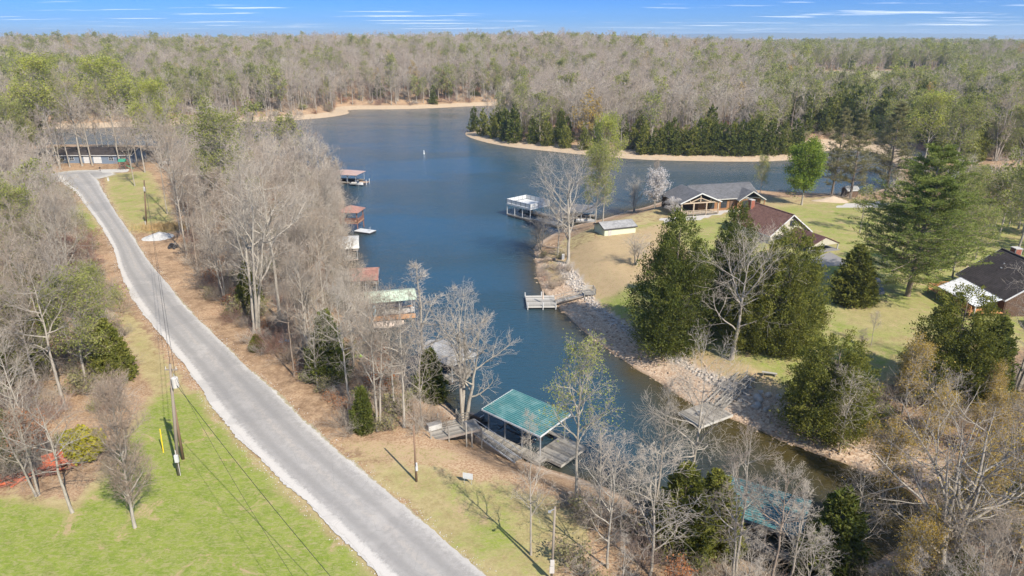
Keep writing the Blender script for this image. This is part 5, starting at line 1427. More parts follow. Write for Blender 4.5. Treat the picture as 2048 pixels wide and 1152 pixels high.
MB().add([(-1.5,-.5,.1),(1.0,-.5,.1),(1.6,0,.35),(1.0,.5,.1),(-1.5,.5,.1),(-1.5,-.45,.5),(.9,-.42,.55),(1.5,0,.6),(.9,.42,.55),(-1.5,.45,.5)], [(0,4,3,2,1),(5,6,7,8,9),(0,1,6,5),(1,2,7,6),(2,3,8,7),(3,4,9,8),(4,0,5,9)]).build('hull', MAT['black'], o)
MB().box((-.5, 0, .72), (1.3, .4, .4)).box((.5, 0, .75), (.7, .5, .35)).build('seat', MAT['dark_metal'], o)
MB().bar((.7, -.4, 1.05), (.7, .4, 1.05), .06).bar((.7, 0, .8), (.6, 0, 1.05), .08).build('handlebar', MAT['white_paint'], o)
# gangway with sloping rails from the shore landing to the walkway
t = thing('gangway', 'sloping aluminium gangway with slanted rails down to the near boat dock', 'gangway', (-1.9, 62.4, 0), A_ROT)
m = MB()
for y in (-.5, .5): m.bar((-3.3, y, 1.95), (3.4, y, .78), .07, .16)
m.build('side_beam', MAT['galv'], t)
me = MB().box((0,0,0), (.17, .96, .03)).mesh('tread_board', MAT['deck_grey'])
for i in range(34): link('tread_board', me, t, (-3.2 + i * .195, 0, 1.98 - i * .034))
for y in (-.5, .5):
    m = MB(); m.bar((-3.3, y, 2.85), (3.3, y, 1.7), .05)
    for i in range(6): x = -3.3 + i * 1.3; z = 1.95 - (x + 3.3) * .174; m.bar((x, y, z), (x + .35, y, z + .88), .05)
    m.build('handrail', MAT['galv'], t)
# wooden landing on the shore
t = thing('landing_deck', 'two-level grey wooden landing with posts where the gangway meets the lawn', 'deck', (-6.5, 62.4, 0), rad(24))
gz = hz(-7.5, 61)
boards(t, -2.6, 1.2, -1.5, 1.4, gz + .35, 'deck_grey', 'x'); boards(t, 1.24, 3.0, -1.25, .9, gz + .18, 'deck_grey', 'y')
m = MB(); m.box((-.7, -1.53, gz + .2), (3.9, .07, .24)); m.box((-2.63, 0, gz + .2), (.07, 3.0, .24)); m.box((2.1, -1.28, gz + .05), (1.8, .07, .22)); m.box((3.03, -.2, gz + .05), (.06, 2.2, .22)); m.build('deck_frame', MAT['deck_dark'], t)
posts(t, [(-2.6, -1.5), (-.7, -1.55), (1.2, -1.55), (-2.6, 1.4), (-.9, 1.42), (1.2, 1.42)], 1.4, gz + 1.5, .13, 'deck_grey')
posts(t, [(3.0, -1.3), (3.0, .85), (1.9, -1.3)], .8, gz + .2, .13, 'deck_grey', name='leg')
rail(t, [(1.25, 1.4), (1.25, -.2)], gz + .35, .95, 'deck_grey', nr=3); rail(t, [(1.3, .9), (2.4, .9)], gz + .2, .95, 'deck_grey', nr=3)
o = thing('storage_box', 'white deck box with grey lid on the wooden landing', 'box', (-8.15, 62.2, gz + .35), rad(28))
MB().box((0, 0, .3), (1.5, .65, .6)).build('body', MAT['offwhite'], o); MB().box((0, 0, .63), (1.56, .71, .06)).build('lid', MAT['concrete_grey'], o)

# ------------------------------------------------------------------ second teal dock at the bottom of the picture
t = covered_dock('boat_dock', 'second teal-roofed boat dock half hidden by pale bare trees', (21.6, 49.4), rad(-31), 7.0, 4.2, 3.6, 'teal_roof', 'longshed', rise=.35, ribstep=.3)
# left bank docks, near to far
o = covered_dock('boat_dock', 'boat dock with weathered grey shingled roof behind the wide bare tree', (-8.6, 81.2), rad(-42), 6.4, 4.2, 3.1, 'shingle_ltgrey', 'gable')
t = covered_dock('boat_dock', 'boat dock with pale green metal roof and orange-brown deck', (-19.3, 101.2), rad(14), 7.2, 4.6, 3.5, 'palegreen_roof', 'gable', 'orange_deck', rise=.75)
wall_boards(t, (-3.6, -2.38), (3.6, -2.38), .35, 1.05, 'orange_deck', .3, 'skirting', battens=False)
boat('white boat with white canopy under the pale green dock roof', (-18.2, 101.0), rad(14), 5.2, 2.0, .55, 'white_paint', 'white_roof')
o = thing('kayak', 'light blue kayak stood on end on the orange-brown deck', 'kayak', (-21.6, 99.0, .7), 0)
m = MB(); pr = [(.0, .05), (.4, .22), (1.0, .34), (1.6, .34), (2.2, .22), (2.6, .04)]
for (a, ra), (b, rb) in zip(pr[:-1], pr[1:]): m.cyl((0, 0, a), (0, 0, b), ra, rb, 8)
m.build('hull', MAT['light_blue'], o)
MB().cyl((.0, -.31, 1.0), (.0, -.31, 1.6), .14, .14, 8).build('cockpit', MAT['black'], o)
o = thing('covered_boat', 'boat under a rumpled tan cover beside the orange-brown deck', 'boat', (-18.9, 96.4, .1), rad(10))
vs = []; rg = np.random.default_rng(4)
for i in range(9):
    q = i / 8; w = 1.0 * math.sin(math.pi * min(1, .12 + q * .95)) ** .6
    for j, (yy_, zz_) in enumerate(((-1, .35), (-.7, .75), (0, 1.05), (.7, .75), (1, .35))): vs.append((-2.3 + q * 4.6, yy_ * w, zz_ + rg.uniform(-.07, .07)))
MB().add(vs, [(5*i+j, 5*(i+1)+j, 5*(i+1)+j+1, 5*i+j+1) for i in range(8) for j in range(4)]).build('cover', MAT['tan_cover'], o, smooth=True)
MB().add([(x, y * .95, z) for x, y, z in [(-2.2,-1,.4),(1.2,-1,.4),(2.3,0,.5),(1.2,1,.4),(-2.2,1,.4),(-2.0,-.6,0),(1.0,-.6,0),(1.9,0,.1),(1.0,.6,0),(-2.0,.6,0)]], [(0,1,2,3,4)[::-1],(5,6,7,8,9),(0,5,6,1),(1,6,7,2),(2,7,8,3),(3,8,9,4),(4,9,5,0)]).build('hull', MAT['offwhite'], o)
t = covered_dock('boat_dock', 'boat dock with faded red shingled roof and white rake boards', (-26.4, 112.9), rad(8), 5.6, 6.2, 3.0, 'shingle_red', 'gable', rise=1.2, over=.3)
t = covered_dock('boat_dock', 'boat dock with arched pale metal roof over an open slip', (-33.9, 132.6), rad(12), 5.2, 7.6, 2.9, 'grey_roof', 'arch', rise=.9)
boat('dark boat moored under the arched pale metal roof', (-33.4, 131.2), rad(-70), 5, 2, .2, 'grey_metal')
t = covered_dock('boat_dock', 'farthest dock on the near bank with a light brown low roof', (-50.6, 208.6), rad(-12), 8.6, 6.4, 3.0, 'brown_metal', 'hip', rise=.9, nposts=4)
boards(t, 4.4, 7.4, -2.6, -.2, .62, 'deck_brown', 'x'); posts(t, [(4.6, -2.6), (7.3, -2.6), (7.3, -.3)], 0, 1.5, .14, 'white_paint')
boat('small white boat at the end of the light brown roofed dock', (-46.6, 203.4), rad(-12), 4, 1.7, .2)
# red gazebo on posts with white swim platform
t = thing('gazebo', 'red-brown gazebo on tall posts above the water', 'gazebo', (-37.2, 154.4, 0), rad(-8))
W_ = 4.4
boards(t, -W_/2, W_/2, -W_/2, W_/2, 2.0, 'deck_brown', 'x')
posts(t, [(x, y) for x in (-2.0, 2.0) for y in (-2.0, 2.0)], -.4, 4.6, .18, 'red_wood')
m = MB(); m.box((0, -2.1, 1.82), (4.4, .1, .25)); m.box((0, 2.1, 1.82), (4.4, .1, .25)); m.box((2.1, 0, 1.82), (.1, 4.1, .25)); m.box((-2.1, 0, 1.82), (.1, 4.1, .25)); m.build('deck_frame', MAT['red_wood'], t)
rail(t, [(-2.1, -2.1), (2.1, -2.1), (2.1, 2.1)], 2.0, .95, 'red_wood', pick=.2)
h = 2.6; MB().add([(-h,-h,4.5),(h,-h,4.5),(h,h,4.5),(-h,h,4.5),(0,0,5.6),(-h,-h,4.4),(h,-h,4.4),(h,h,4.4),(-h,h,4.4)], [(0,1,4),(1,2,4),(2,3,4),(3,0,4),(5,8,7,6),(0,5,6,1),(1,6,7,2),(2,7,8,3),(3,8,5,0)]).build('roof', MAT['shingle_red'], t)
t = thing('swim_platform', 'small white floating platform with a ladder below the gazebo', 'platform', (-33.6, 151.0, 0), rad(-25))
boards(t, -2.2, 2.2, -1.3, 1.3, .45, 'white_paint', 'x'); MB().box((0, 0, .2), (4.3, 2.5, .3)).build('float', MAT['black'], t)
m = MB()
for y in (-.25, .25): m.cyl((1.4, y, .3), (1.4, y, 1.5), .03)
for z in (.7, 1.0, 1.3): m.bar((1.4, -.25, z), (1.4, .25, z), .03)
m.build('ladder', MAT['galv'], t)
# white two-storey dock
c = (4.0, 165.6); R_ = rad(-47)
t = thing('party_dock', 'white double-deck dock with railed flat roof on thin posts', 'boat dock', (c[0], c[1], 0), R_)
L, W = 8.4, 6.8
boards(t, -L/2, L/2, -W/2, W/2, 3.35, 'white_paint', 'x', w=.3)
m = MB()
for s in (-1, 1): m.box((0, s * (W/2 - .03), 3.15), (L, .08, .3)); m.box((s * (L/2 - .03), 0, 3.15), (.08, W - .15, .3))
m.build('roof_frame', MAT['white_paint'], t)
for a, b in (((-L/2, -W/2), (L/2, -W/2)), ((L/2, -W/2), (L/2, W/2)), ((L/2, W/2), (-L/2, W/2)), ((-L/2, W/2), (-L/2, -W/2))):
    m = MB(); A = Vector((*a, 0)) * .985; B = Vector((*b, 0)) * .985; ln = (B - A).length; rz = math.atan2((B - A).y, (B - A).x); n = 5
    for i in range(n): m.box(A.lerp(B, (i + .5) / n) + Vector((0,0,3.9)), (ln / n - .12, .04, .8), rz)
    m.box((A + B) / 2 + Vector((0,0,4.36)), (ln, .09, .07), rz); m.build('railing_panel', MAT['white_paint'], t)
    posts(t, [tuple(A.lerp(B, i / n)[:2]) for i in range(n)], 3.36, 4.4, .08, 'dark_metal', 'railing_post')
posts(t, [(x, y) for x in np.linspace(-L/2 + .1, L/2 - .1, 4) for y in (-W/2 + .1, W/2 - .1)], 0, 3.2, .12, 'white_paint')
boards(t, -L/2, L/2, -W/2, -W/2 + 1.1, .6, 'deck_pale', 'y'); boards(t, -L/2, L/2, W/2 - 1.1, W/2, .6, 'deck_pale', 'y')
m = MB(); m.box((0, -W/2 + .03, .4), (L, .06, .25)); m.box((0, W/2 - .03, .4), (L, .06, .25)); m.cyl((-L/2 + .3, -W/2 + .5, .1), (L/2 - .3, -W/2 + .5, .1), .26); m.cyl((-L/2 + .3, W/2 - .5, .1), (L/2 - .3, W/2 - .5, .1), .26); m.build('float', MAT['deck_dark'], t)
boat('dark boat in the slip of the white double-deck dock', (c[0] + .3, c[1]), R_, 6, 2.2, .5, 'dark_metal', inner='ashy')
x, y = pin(1072, 440, .3)
t = thing('floating_dock', 'low pale floating platform in front of the white double-deck dock', 'dock', (x + 3, y - 2, 0), R_)
boards(t, -4, 4, -1.2, 1.2, .42, 'deck_pale', 'y'); MB().box((0, 0, .2), (7.9, 2.3, .3)).build('float', MAT['deck_dark'], t)
x, y = pin(1160, 438, .3)
t = covered_dock('boat_dock', 'low dark-roofed dock with a walkway behind the large leaning tree', (x, y + 2), rad(-20), 7, 5, 2.3, 'shingle_grey', 'shed', 'deck_grey', rise=.5)
boat('small grey boat beside the low dark-roofed dock', (x + 1, y - 3), rad(-10), 4.5, 1.8, .15, 'grey_metal')
# small dock with ramp on the right bank
t = thing('floating_dock', 'square grey floating dock with white corner posts below the stone bank', 'dock', (4.8, 106.4, 0), rad(2))
boards(t, -2.4, 2.4, -2.4, 2.4, .62, 'deck_pale', 'x')
m = MB()
for s in (-1, 1): m.box((0, s * 2.43, .46), (4.92, .06, .26)); m.box((s * 2.43, 0, .46), (.06, 4.8, .26))
m.build('deck_frame', MAT['offwhite'], t)
m = MB()
for y_ in (-1.5, 0, 1.5): m.cyl((-2.2, y_, .12), (2.2, y_, .12), .26)
m.build('float', MAT['black'], t)
posts(t, [(-2.3, -2.5), (.2, -2.52), (2.3, -2.5), (-2.5, 2.3), (.3, 2.5)], -.3, 1.25, .16, 'white_paint', rnd=True)
o = thing('patio_umbrella', 'closed pinkish umbrella standing on the square floating dock', 'umbrella', (5.1, 105.3, .62), 0)
MB().cyl((0,0,0), (0,0,2.2), .025, n=6).build('pole', MAT['galv'], o); MB().cyl((0,0,.75), (0,0,1.9), .17, .12, 8).cyl((0,0,1.9), (0,0,2.25), .12, .01, 8).build('canopy', MAT['tan_cover'], o)
t = thing('gangway', 'long grey gangway climbing the stone bank from the square floating dock', 'gangway', (0, 0, 0), 0)
a, b = Vector((7.2, 105.6, .72)), Vector((12.0, 107.0, hz(12, 107) + .3)); side = Vector((-(b - a).y, (b - a).x, 0)).normalized() * .6
m = MB(); m.bar(a + side, b + side, .07, .18).bar(a - side, b - side, .07, .18); m.build('side_beam', MAT['deck_dark'], t)
me = MB().box((0,0,0), (.15, 1.2, .04)).mesh('tread_board', MAT['deck_pale']); n = 28
for i in range(n): link('tread_board', me, t, a.lerp(b, (i + .5) / n) + Vector((0,0,.02)), math.atan2((b - a).y, (b - a).x))
rail(t, [tuple(a + side), tuple(b + side)], 0, .9, 'deck_grey', 'handrail', .06, 1); rail(t, [tuple(a - side), tuple(b - side)], 0, .9, 'deck_grey', 'handrail', .06, 1)
x, y = 12.9, 107.2; z = hz(x, y)
t = thing('landing_deck', 'small pale railed landing at the head of the long grey gangway', 'deck', (x, y, z), rad(6))
boards(t, -1.0, 1.0, -1.0, 1.0, .35, 'deck_pale', 'x'); posts(t, [(-.95, -.95), (.95, -.95), (-.95, .95), (.95, .95)], -.8, .35, .12, 'deck_pale', 'leg')
rail(t, [(-.95, -.95), (.95, -.95), (.95, .95), (-.95, .95)], .35, .95, 'deck_pale', nr=4)
# floating dock lower right
t = thing('floating_dock', 'grey floating dock with a ramp at the boulder bank behind bare trees', 'dock', (22.7, 70.0, 0), rad(31))
boards(t, -2.5, 2.5, -1.8, 1.8, .62, 'deck_grey', 'y')
m = MB()
for s in (-1, 1): m.box((0, s * 1.83, .46), (5.1, .06, .26)); m.box((s * 2.53, 0, .46), (.06, 3.6, .26))
m.build('deck_frame', MAT['offwhite'], t)
MB().cyl((-2.3, -1, .12), (2.3, -1, .12), .26).cyl((-2.3, 1, .12), (2.3, 1, .12), .26).build('float', MAT['black'], t)
o = thing('deck_chair', 'white folding chair lying on the grey floating dock', 'chair', (21.8, 69.4, .62), rad(50))
m = MB()
for s in (-.25, .25): m.bar((-.3, s, .03), (.3, s, .4), .04); m.bar((.3, s, .03), (-.3, s, .4), .04)
m.build('frame', MAT['white_paint'], o); MB().slab([(-.3,-.28,.42),(.3,-.28,.42),(.3,.28,.42),(-.3,.28,.42)], .03).build('seat', MAT['white_paint'], o)
MB().bar((-.3, 0, .42), (-.45, 0, .9), .5, .03).build('backrest', MAT['white_paint'], o)
t = thing('gangway', 'pale gangway with low rails climbing between boulders to the lawn', 'gangway', (0, 0, 0), 0)
a, b = Vector((24.6, 71.2, .72)), Vector((29.8, 76.0, hz(29.8, 76) + .25)); side = Vector((-(b - a).y, (b - a).x, 0)).normalized() * .55
m = MB(); m.bar(a + side, b + side, .08, .2).bar(a - side, b - side, .08, .2); m.bar(a + side * 3.2, b + side * 3.2, .08, .14); m.build('side_beam', MAT['deck_pale'], t)
me = MB().box((0,0,0), (.18, 1.1, .04)).mesh('tread_board', MAT['deck_grey']); n = 34
for i in range(n): link('tread_board', me, t, a.lerp(b, (i + .5) / n) + Vector((0,0,.02)), math.atan2((b - a).y, (b - a).x))
rail(t, [tuple(a + side), tuple(b + side)], 0, .75, 'deck_pale', 'handrail', .05, 1); rail(t, [tuple(a - side), tuple(b - side)], 0, .75, 'deck_pale', 'handrail', .05, 1)
x, y, z = G(1538, 752)
o = thing('bench', 'plain grey bench in the shade at the head of the pale gangway', 'bench', (x, y, z), rad(-20))
MB().box((0, 0, .45), (1.8, .4, .06)).build('seat', MAT['deck_pale'], o)
me = MB().box((0, 0, .21), (.1, .36, .42)).mesh('leg', MAT['deck_dark']); link('leg', me, o, (-.7, 0, 0)); link('leg', me, o, (.7, 0, 0))

# ------------------------------------------------------------------ buildings
def roofed_box(t, L, W, z0, ze, rise, roof, wall, over=.45, ends=True, rake='white_paint', vertical=False, battens=True, step=.24):
    """gable building, ridge along local x"""
    wall_boards(t, (-L/2, -W/2), (L/2, -W/2), z0, ze, wall, step, 'wall', vertical, battens); wall_boards(t, (L/2, W/2), (-L/2, W/2), z0, ze, wall, step, 'wall', vertical, battens)
    wall_boards(t, (L/2, -W/2 + .061), (L/2, W/2 - .061), z0, ze, wall, step, 'wall', vertical, battens); wall_boards(t, (-L/2, W/2 - .061), (-L/2, -W/2 + .061), z0, ze, wall, step, 'wall', vertical, battens)
    s = rise / (W / 2); hy = W/2 + over; zlow = ze - over * s; hx = L/2 + over
    for q in (-1, 1): shingled(t, (-hx * q * -1, q * hy, zlow + .1), (-hx * q, q * hy, zlow + .1), (-hx * q, 0, ze + rise + .1), (hx * q, 0, ze + rise + .1), roof)
    if ends:
        for x in (-L/2, L/2):
            a = .06
            MB().add([(x-a, -W/2, ze), (x-a, W/2, ze), (x-a, 0, ze + rise - .1), (x+a, -W/2, ze), (x+a, W/2, ze), (x+a, 0, ze + rise - .1)], [(0,2,1),(3,4,5),(0,1,4,3),(1,2,5,4),(2,0,3,5)]).build('gable_wall', MAT[wall], t)
    m = MB()
    for x in (-hx, hx):
        for q in (-1, 1): m.bar((x, q * hy, zlow), (x, 0, ze + rise), .05, .22)
    for q in (-1, 1): m.box((0, q * hy, zlow - .02), (hx * 2, .05, .2))
    m.build('rake_board', MAT[rake], t)
    m = MB(); m.box((0, 0, ze + rise + .12), (hx * 2, .3, .06)); m.build('ridge_cap', MAT[roof], t)
def chimney(t, c, w, d, z0, z1, mat='brick_red'):
    ch = MB().box((c[0], c[1], (z0 + z1) / 2), (w, d, z1 - z0)).build('chimney', MAT['cream_wall' if mat == 'brick_red' else mat], t)
    # brick courses as real proud bricks
    bw, bh = .42, .17; n = int((z1 - z0) / bh); me = MB().box((0,0,0), (bw - .02, .05, bh - .02)).mesh('brick', MAT[mat]); me2 = MB().box((0,0,0), (.05, bw - .02, bh - .02)).mesh('brick', MAT[mat])
    for k in range(n):
        z = z0 + (k + .5) * bh; off = (k % 2) * bw / 2
        for s in (-1, 1):
            q = int(w / bw)
            for i in range(q): link('brick', me, ch, (c[0] - w/2 + bw * (i + .5) + (w - q * bw) / 2 * (1 if k % 2 else .6), c[1] + s * (d/2 + .01), z))
            q = int(d / bw)
            for i in range(q): link('brick', me2, ch, (c[0] + s * (w/2 + .01), c[1] - d/2 + bw * (i + .5) + (d - q * bw) / 2 * (1 if k % 2 else .6), z))
    MB().box((c[0], c[1], z1 + .06), (w + .14, d + .14, .12)).build('cap', MAT['concrete'], ch)
    return ch
# cabin with brown roof and attached carport
gz = hz(52.5, 134)
t = thing('cabin', 'cream cabin with steep brown shingled roof and attached brown carport', 'house', (52.5, 134.6, 0), rad(-69))
roofed_box(t, 11.0, 9.2, gz - .2, 6.2, 3.4, 'shingle_brown', 'cream_wall', .6)
chimney(t, (-4.9, -1.3), 1.1, .9, 7.5, 10.4)
window(t, (5.60, .2, 7.9), .9, 1.0, rad(90), 'dark_metal'); window(t, (5.60, -2.9, 5.0), 1.2, 1.1, rad(90)); window(t, (0, -4.70, 5.2), 1.6, 1.0, 0); window(t, (-3, -4.70, 5.2), 1.2, 1.0, 0); door(t, (3.2, -4.68, 5.0), .95, 2.0, 0, 'dark_wall')
cp = MB()                                        # carport: low gable on posts
cz, cr = 5.5, 1.5
for q in (-1, 1): shingled(t, (5.6, 1.4 + q * 3.6, cz), (13.4, 1.4 + q * 3.6, cz), (13.4, 1.4, cz + cr), (5.6, 1.4, cz + cr), 'shingle_maroon', name='carport_roof')
MB().add([(13.3, -2.0, cz - .1), (13.3, 4.8, cz - .1), (13.3, 1.4, cz + cr - .15), (13.2, -2.0, cz - .1), (13.2, 4.8, cz - .1), (13.2, 1.4, cz + cr - .15)], [(0,1,2),(3,5,4),(0,3,4,1),(1,4,5,2),(2,5,3,0)]).build('carport_gable', MAT['cream_wall'], t)
posts(t, [(x, y) for x in (7.5, 10.3, 13.1) for y in (-2.0, 4.8)], gz - .3, cz, .16, 'offwhite')
MB().box((9.6, 1.4, gz + .08), (8.2, 7.2, .12)).build('slab', MAT['concrete_grey'], t)
# asphalt pad beside the carport
mb = MB(); pd = [pin(*p, gz) for p in ((1615,520),(1660,505),(1760,560),(1770,588),(1700,595))]
n_ = 10
mb.slab([(x, y, max(hz(x, y), gz) + .05) for x, y in pd][::-1], .2); tag(mb.build('parking_pad', MAT['concrete_grey']), kind='structure')
# house with dark roof at the right edge
gz = hz(76, 96)
t = thing('house', 'house with dark shingled roof, white metal porch roof and brick chimney', 'house', (76.4, 96.2, 0), rad(-90))
roofed_box(t, 10.6, 11.6, gz - .2, 7.1, 3.9, 'shingle_dark', 'dark_wall', .5)
chimney(t, (-5.4, 2.0), 1.2, 1.0, gz, 11.2)
for p, w_ in (((-2.0, -1.9, 9.9), .12), ((-1.4, -2.6, 9.4), .18)): MB().cyl(Vector(p) - Vector((0,0,.7)), Vector(p), w_, n=8).build('roof_vent', MAT['galv'], t)
window(t, (-3, -5.9, 5.6), 1.3, 1.2, 0); window(t, (0, -5.9, 5.6), 1.3, 1.2, 0); window(t, (3, -5.9, 5.6), 1.3, 1.2, 0); door(t, (1.6, -5.9, 5.2), .95, 2.0, 0)
ribbed(t, (-2.3, -11.0, 6.05), (6.2, -10.6, 6.05), (5.2, -6.0, 6.85), (-4.6, -6.0, 6.85), 'white_roof', .45, .05, name='porch_roof')
posts(t, [(-2.0, -10.6), (1.8, -10.5), (5.8, -10.3)], gz - .4, 6.0, .15, 'white_paint')
boards(t, -4.8, 5.8, -10.9, -6.1, gz + .7, 'orange_deck', 'x', w=.22)
rail(t, [(-4.8, -6.2), (-4.8, -10.9), (5.8, -10.9)], gz + .7, 1.0, 'orange_deck', pick=.35)
posts(t, [(-4.7, -10.8), (-4.7, -6.3), (0, -10.8), (5.6, -10.8)], gz - .5, gz + .7, .15, 'orange_deck', 'leg')
t = thing('shed', 'low building with light grey shingled roof and dark glazed front at the right edge', 'building', (78.5, 84.2, 0), rad(-4))
gz2 = hz(78, 84)
roofed_box(t, 11, 6.4, gz2 - .2, 5.6, 1.2, 'shingle_ltgrey', 'dark_wall', .5, battens=False)
for i in range(5): window(t, (-4.4 + i * 2.1, -3.3, 4.6), 1.7, 1.3, 0, 'dark_metal')
boards(t, -5.5, 5.5, -5.6, -3.4, gz2 + .4, 'deck_brown', 'x', w=.22)
# open-truss pavilion house by the water
gz = hz(43, 159)
t = thing('pavilion', 'long cedar house with grey roof and open-truss porch facing the lake', 'house', (49.5, 161.6, 0), rad(14))
roofed_box(t, 15, 9.0, gz - .3, 6.9, 2.1, 'shingle_grey', 'cedar_wall', .7, vertical=True, step=.5, rake='offwhite')
for x in (-4.2, -1.0): window(t, (x, -4.65, 5.4), 1.4, 1.9, 0, 'dark_metal')
door(t, (1.0, -4.62, 5.1), 1.0, 2.1, 0, 'dark_wall')
# open porch: gable facing the camera
f = thing('open_porch', None, None, (0, 0, 0)); bpy.data.objects.remove(f)
pw, px0, py0, py1 = 4.7, -8.6, -7.2, 2.5
for q in (-1, 1): shingled(t, (px0 + q * (pw + .5), py0 - .5, 6.75), (px0 + q * (pw + .5), py1, 6.75), (px0, py1, 8.9), (px0, py0 - .5, 8.9), 'shingle_grey')
m = MB()
for q in (-1, 1): m.bar((px0 + q * (pw + .5), py0 - .5, 6.65), (px0, py0 - .5, 8.8), .08, .26)
m.build('rake_board', MAT['white_paint'], t)
m = MB(); m.box((px0, py0, 6.6), (pw * 2, .2, .25)); m.bar((px0, py0, 6.6), (px0, py0, 8.7), .2); m.bar((px0 - 2.6, py0, 6.7), (px0, py0, 7.7), .18); m.bar((px0 + 2.6, py0, 6.7), (px0, py0, 7.7), .18); m.bar((px0 - 2.6, py0, 6.7), (px0 - 2.6, py0, 7.7), .15); m.bar((px0 + 2.6, py0, 6.7), (px0 + 2.6, py0, 7.7), .15)
m.box((px0 - pw + .1, (py0 + py1) / 2, 6.6), (.2, py1 - py0, .25)); m.build('truss', MAT['sandstone'], t)
posts(t, [(px0 + x, py0) for x in (-pw + .1, -1.6, 1.6, pw - .1)] + [(px0 - pw + .1, -3.5)], gz - .2, 6.5, .26, 'sandstone')
boards(t, px0 - pw, px0 + pw, py0 - .3, -3.2, gz + .35, 'deck_grey', 'x', w=.3); rail(t, [(px0 - pw, py0 - .2), (px0 + pw, py0 - .2)], gz + .35, .95, 'sandstone', pick=.4)
MB().box((px0, py1 + .1, 5.3), (pw * 2, .12, 3.2)).build('wall', MAT['dark_wall'], t)
# side wing with its own gable
for q in (-1, 1): shingled(t, (5.2 + q * 3.6, -6.6, 6.3), (5.2 + q * 3.6, 0, 6.3), (5.2, 0, 8.4), (5.2, -6.6, 8.4), 'shingle_grey')
m = MB()
for q in (-1, 1): m.bar((5.2 + q * 3.6, -6.6, 6.2), (5.2, -6.6, 8.3), .06, .22)
m.build('rake_board', MAT['offwhite'], t); posts(t, [(1.9, -6.4), (8.5, -6.4)], gz - .2, 6.2, .2, 'cedar_wall')
wall_boards(t, (2.2, -5.2), (8.2, -5.2), gz - .2, 6.3, 'cedar_wall', .5, 'wall', True)
window(t, (4.2, -5.33, 5.2), 1.4, 1.6, 0, 'dark_metal'); window(t, (6.4, -5.33, 5.2), 1.4, 1.6, 0, 'dark_metal')
# pale green block shed
x, y = 21.6, 138.6; gz = hz(x, y)
t = thing('shed', 'pale green block shed with low grey shingled roof on the dry lawn', 'shed', (x, y, 0), rad(20))
roofed_box(t, 7.2, 4.4, gz - .8, gz + 1.5, .75, 'shingle_ltgrey', 'pale_green_wall', .3, battens=False, rake='dark_metal')
door(t, (-2.4, -2.24, gz + .5), .9, 1.9, 0, 'offwhite')
# long dark house beyond the turning circle
x, y = -133.0, 222.5; gz = hz(x, y)
t = thing('house', 'long blue-grey house with white garage doors behind tall trunks at the road end', 'house', (x, y, 0), rad(0))
roofed_box(t, 24, 9, gz - .2, gz + 2.7, 1.6, 'shingle_dark', 'blue_grey', .5)
for i in range(2):
    g = MB().box((0,0,0), (2.5, .1, 2.2))
    for k in range(4): g.box((0, -.06, -.82 + k * .55), (2.4, .04, .48))
    g.build('garage_door', MAT['white_paint'], t, loc=(-2.0 + i * 3.1, -4.6, gz + 1.1))
for x_ in (-10, -7, 5.5, 9): window(t, (x_, -4.62, gz + 1.5), 1.4, 1.1, 0)
# white-roofed building and shed beyond the pine
x, y = 123.5, 186.0; gz = hz(x, y)
t = thing('boathouse', 'small white-walled building with pale metal roof seen past the huge pine', 'building', (x, y, 0), rad(-25))
roofed_box(t, 7, 5, gz - .2, gz + 2.6, 1.3, 'shingle_ltgrey', 'white_paint', .4); window(t, (0, -2.6, gz + 1.5), 1.2, 1.0, 0)
x, y = 86.5, 172.5; gz = hz(x, y)
t = thing('shed', 'tiny grey-roofed pump shed by the cove behind the brush pile', 'shed', (x, y, 0), rad(10))
roofed_box(t, 3, 2.4, gz - .2, gz + 1.9, .7, 'shingle_ltgrey', 'dark_wall', .25, battens=False)
# collapsed red shed at the lower left
x0, y0 = -45.5, 52.6; gz = hz(x0, y0)
t = thing('collapsed_shed', 'collapsed red-orange shed with bare rafters and a fallen grey wall', 'shed', (x0, y0, gz), rad(12))
rg_ = random.Random(3)
me = MB().box((0,0,0), (4.6, .13, .04)).mesh('rafter', MAT['sandstone'])
for i in range(11):
    o = link('rafter', me, t, (-3.2 + .1 * i, -1.4 + i * .42, 1.15 + .05 * i)); o.rotation_euler = (rad(rg_.uniform(-6, 6)), rad(-14 + rg_.uniform(-4, 4)), rad(-28 + rg_.uniform(-4, 4)))
me = MB().box((0,0,0), (2.2, .2, .04)).mesh('plank', MAT['rust_red']); me2 = MB().box((0,0,0), (1.4, .18, .04)).mesh('plank', MAT['red_wood'])
for i in range(95):
    u = rg_.uniform(-4.8, 4.6); v_ = rg_.uniform(-.9, .9) + .25 * u
    o = link('plank', me if i % 2 else me2, t, (u, v_ - .6, .12 + rg_.uniform(0, .55) * (1 - abs(v_ - .25 * u)))); o.rotation_euler = (rad(rg_.uniform(-28, 28)), rad(rg_.uniform(-22, 22)), rad(14 + rg_.uniform(-35, 35)))
o = MB().box((0, 0, 0), (3.6, 1.3, .1)).build('fallen_wall', MAT['concrete_grey'], t, loc=(-2.2, -2.3, .35)); o.rotation_euler = (rad(38), rad(6), rad(-38))
o = MB().box((0, 0, 0), (2.6, 1.6, .06)).build('wall_sheet', MAT['rust_red'], t, loc=(-4.0, -1.2, .55)); o.rotation_euler = (rad(55), 0, rad(-38))
o = MB().box((0, 0, 0), (3.0, 1.4, .08)).build('wall_sheet', MAT['rust_red'], t, loc=(3.6, 1.2, .75)); o.rotation_euler = (rad(70), 0, rad(20))

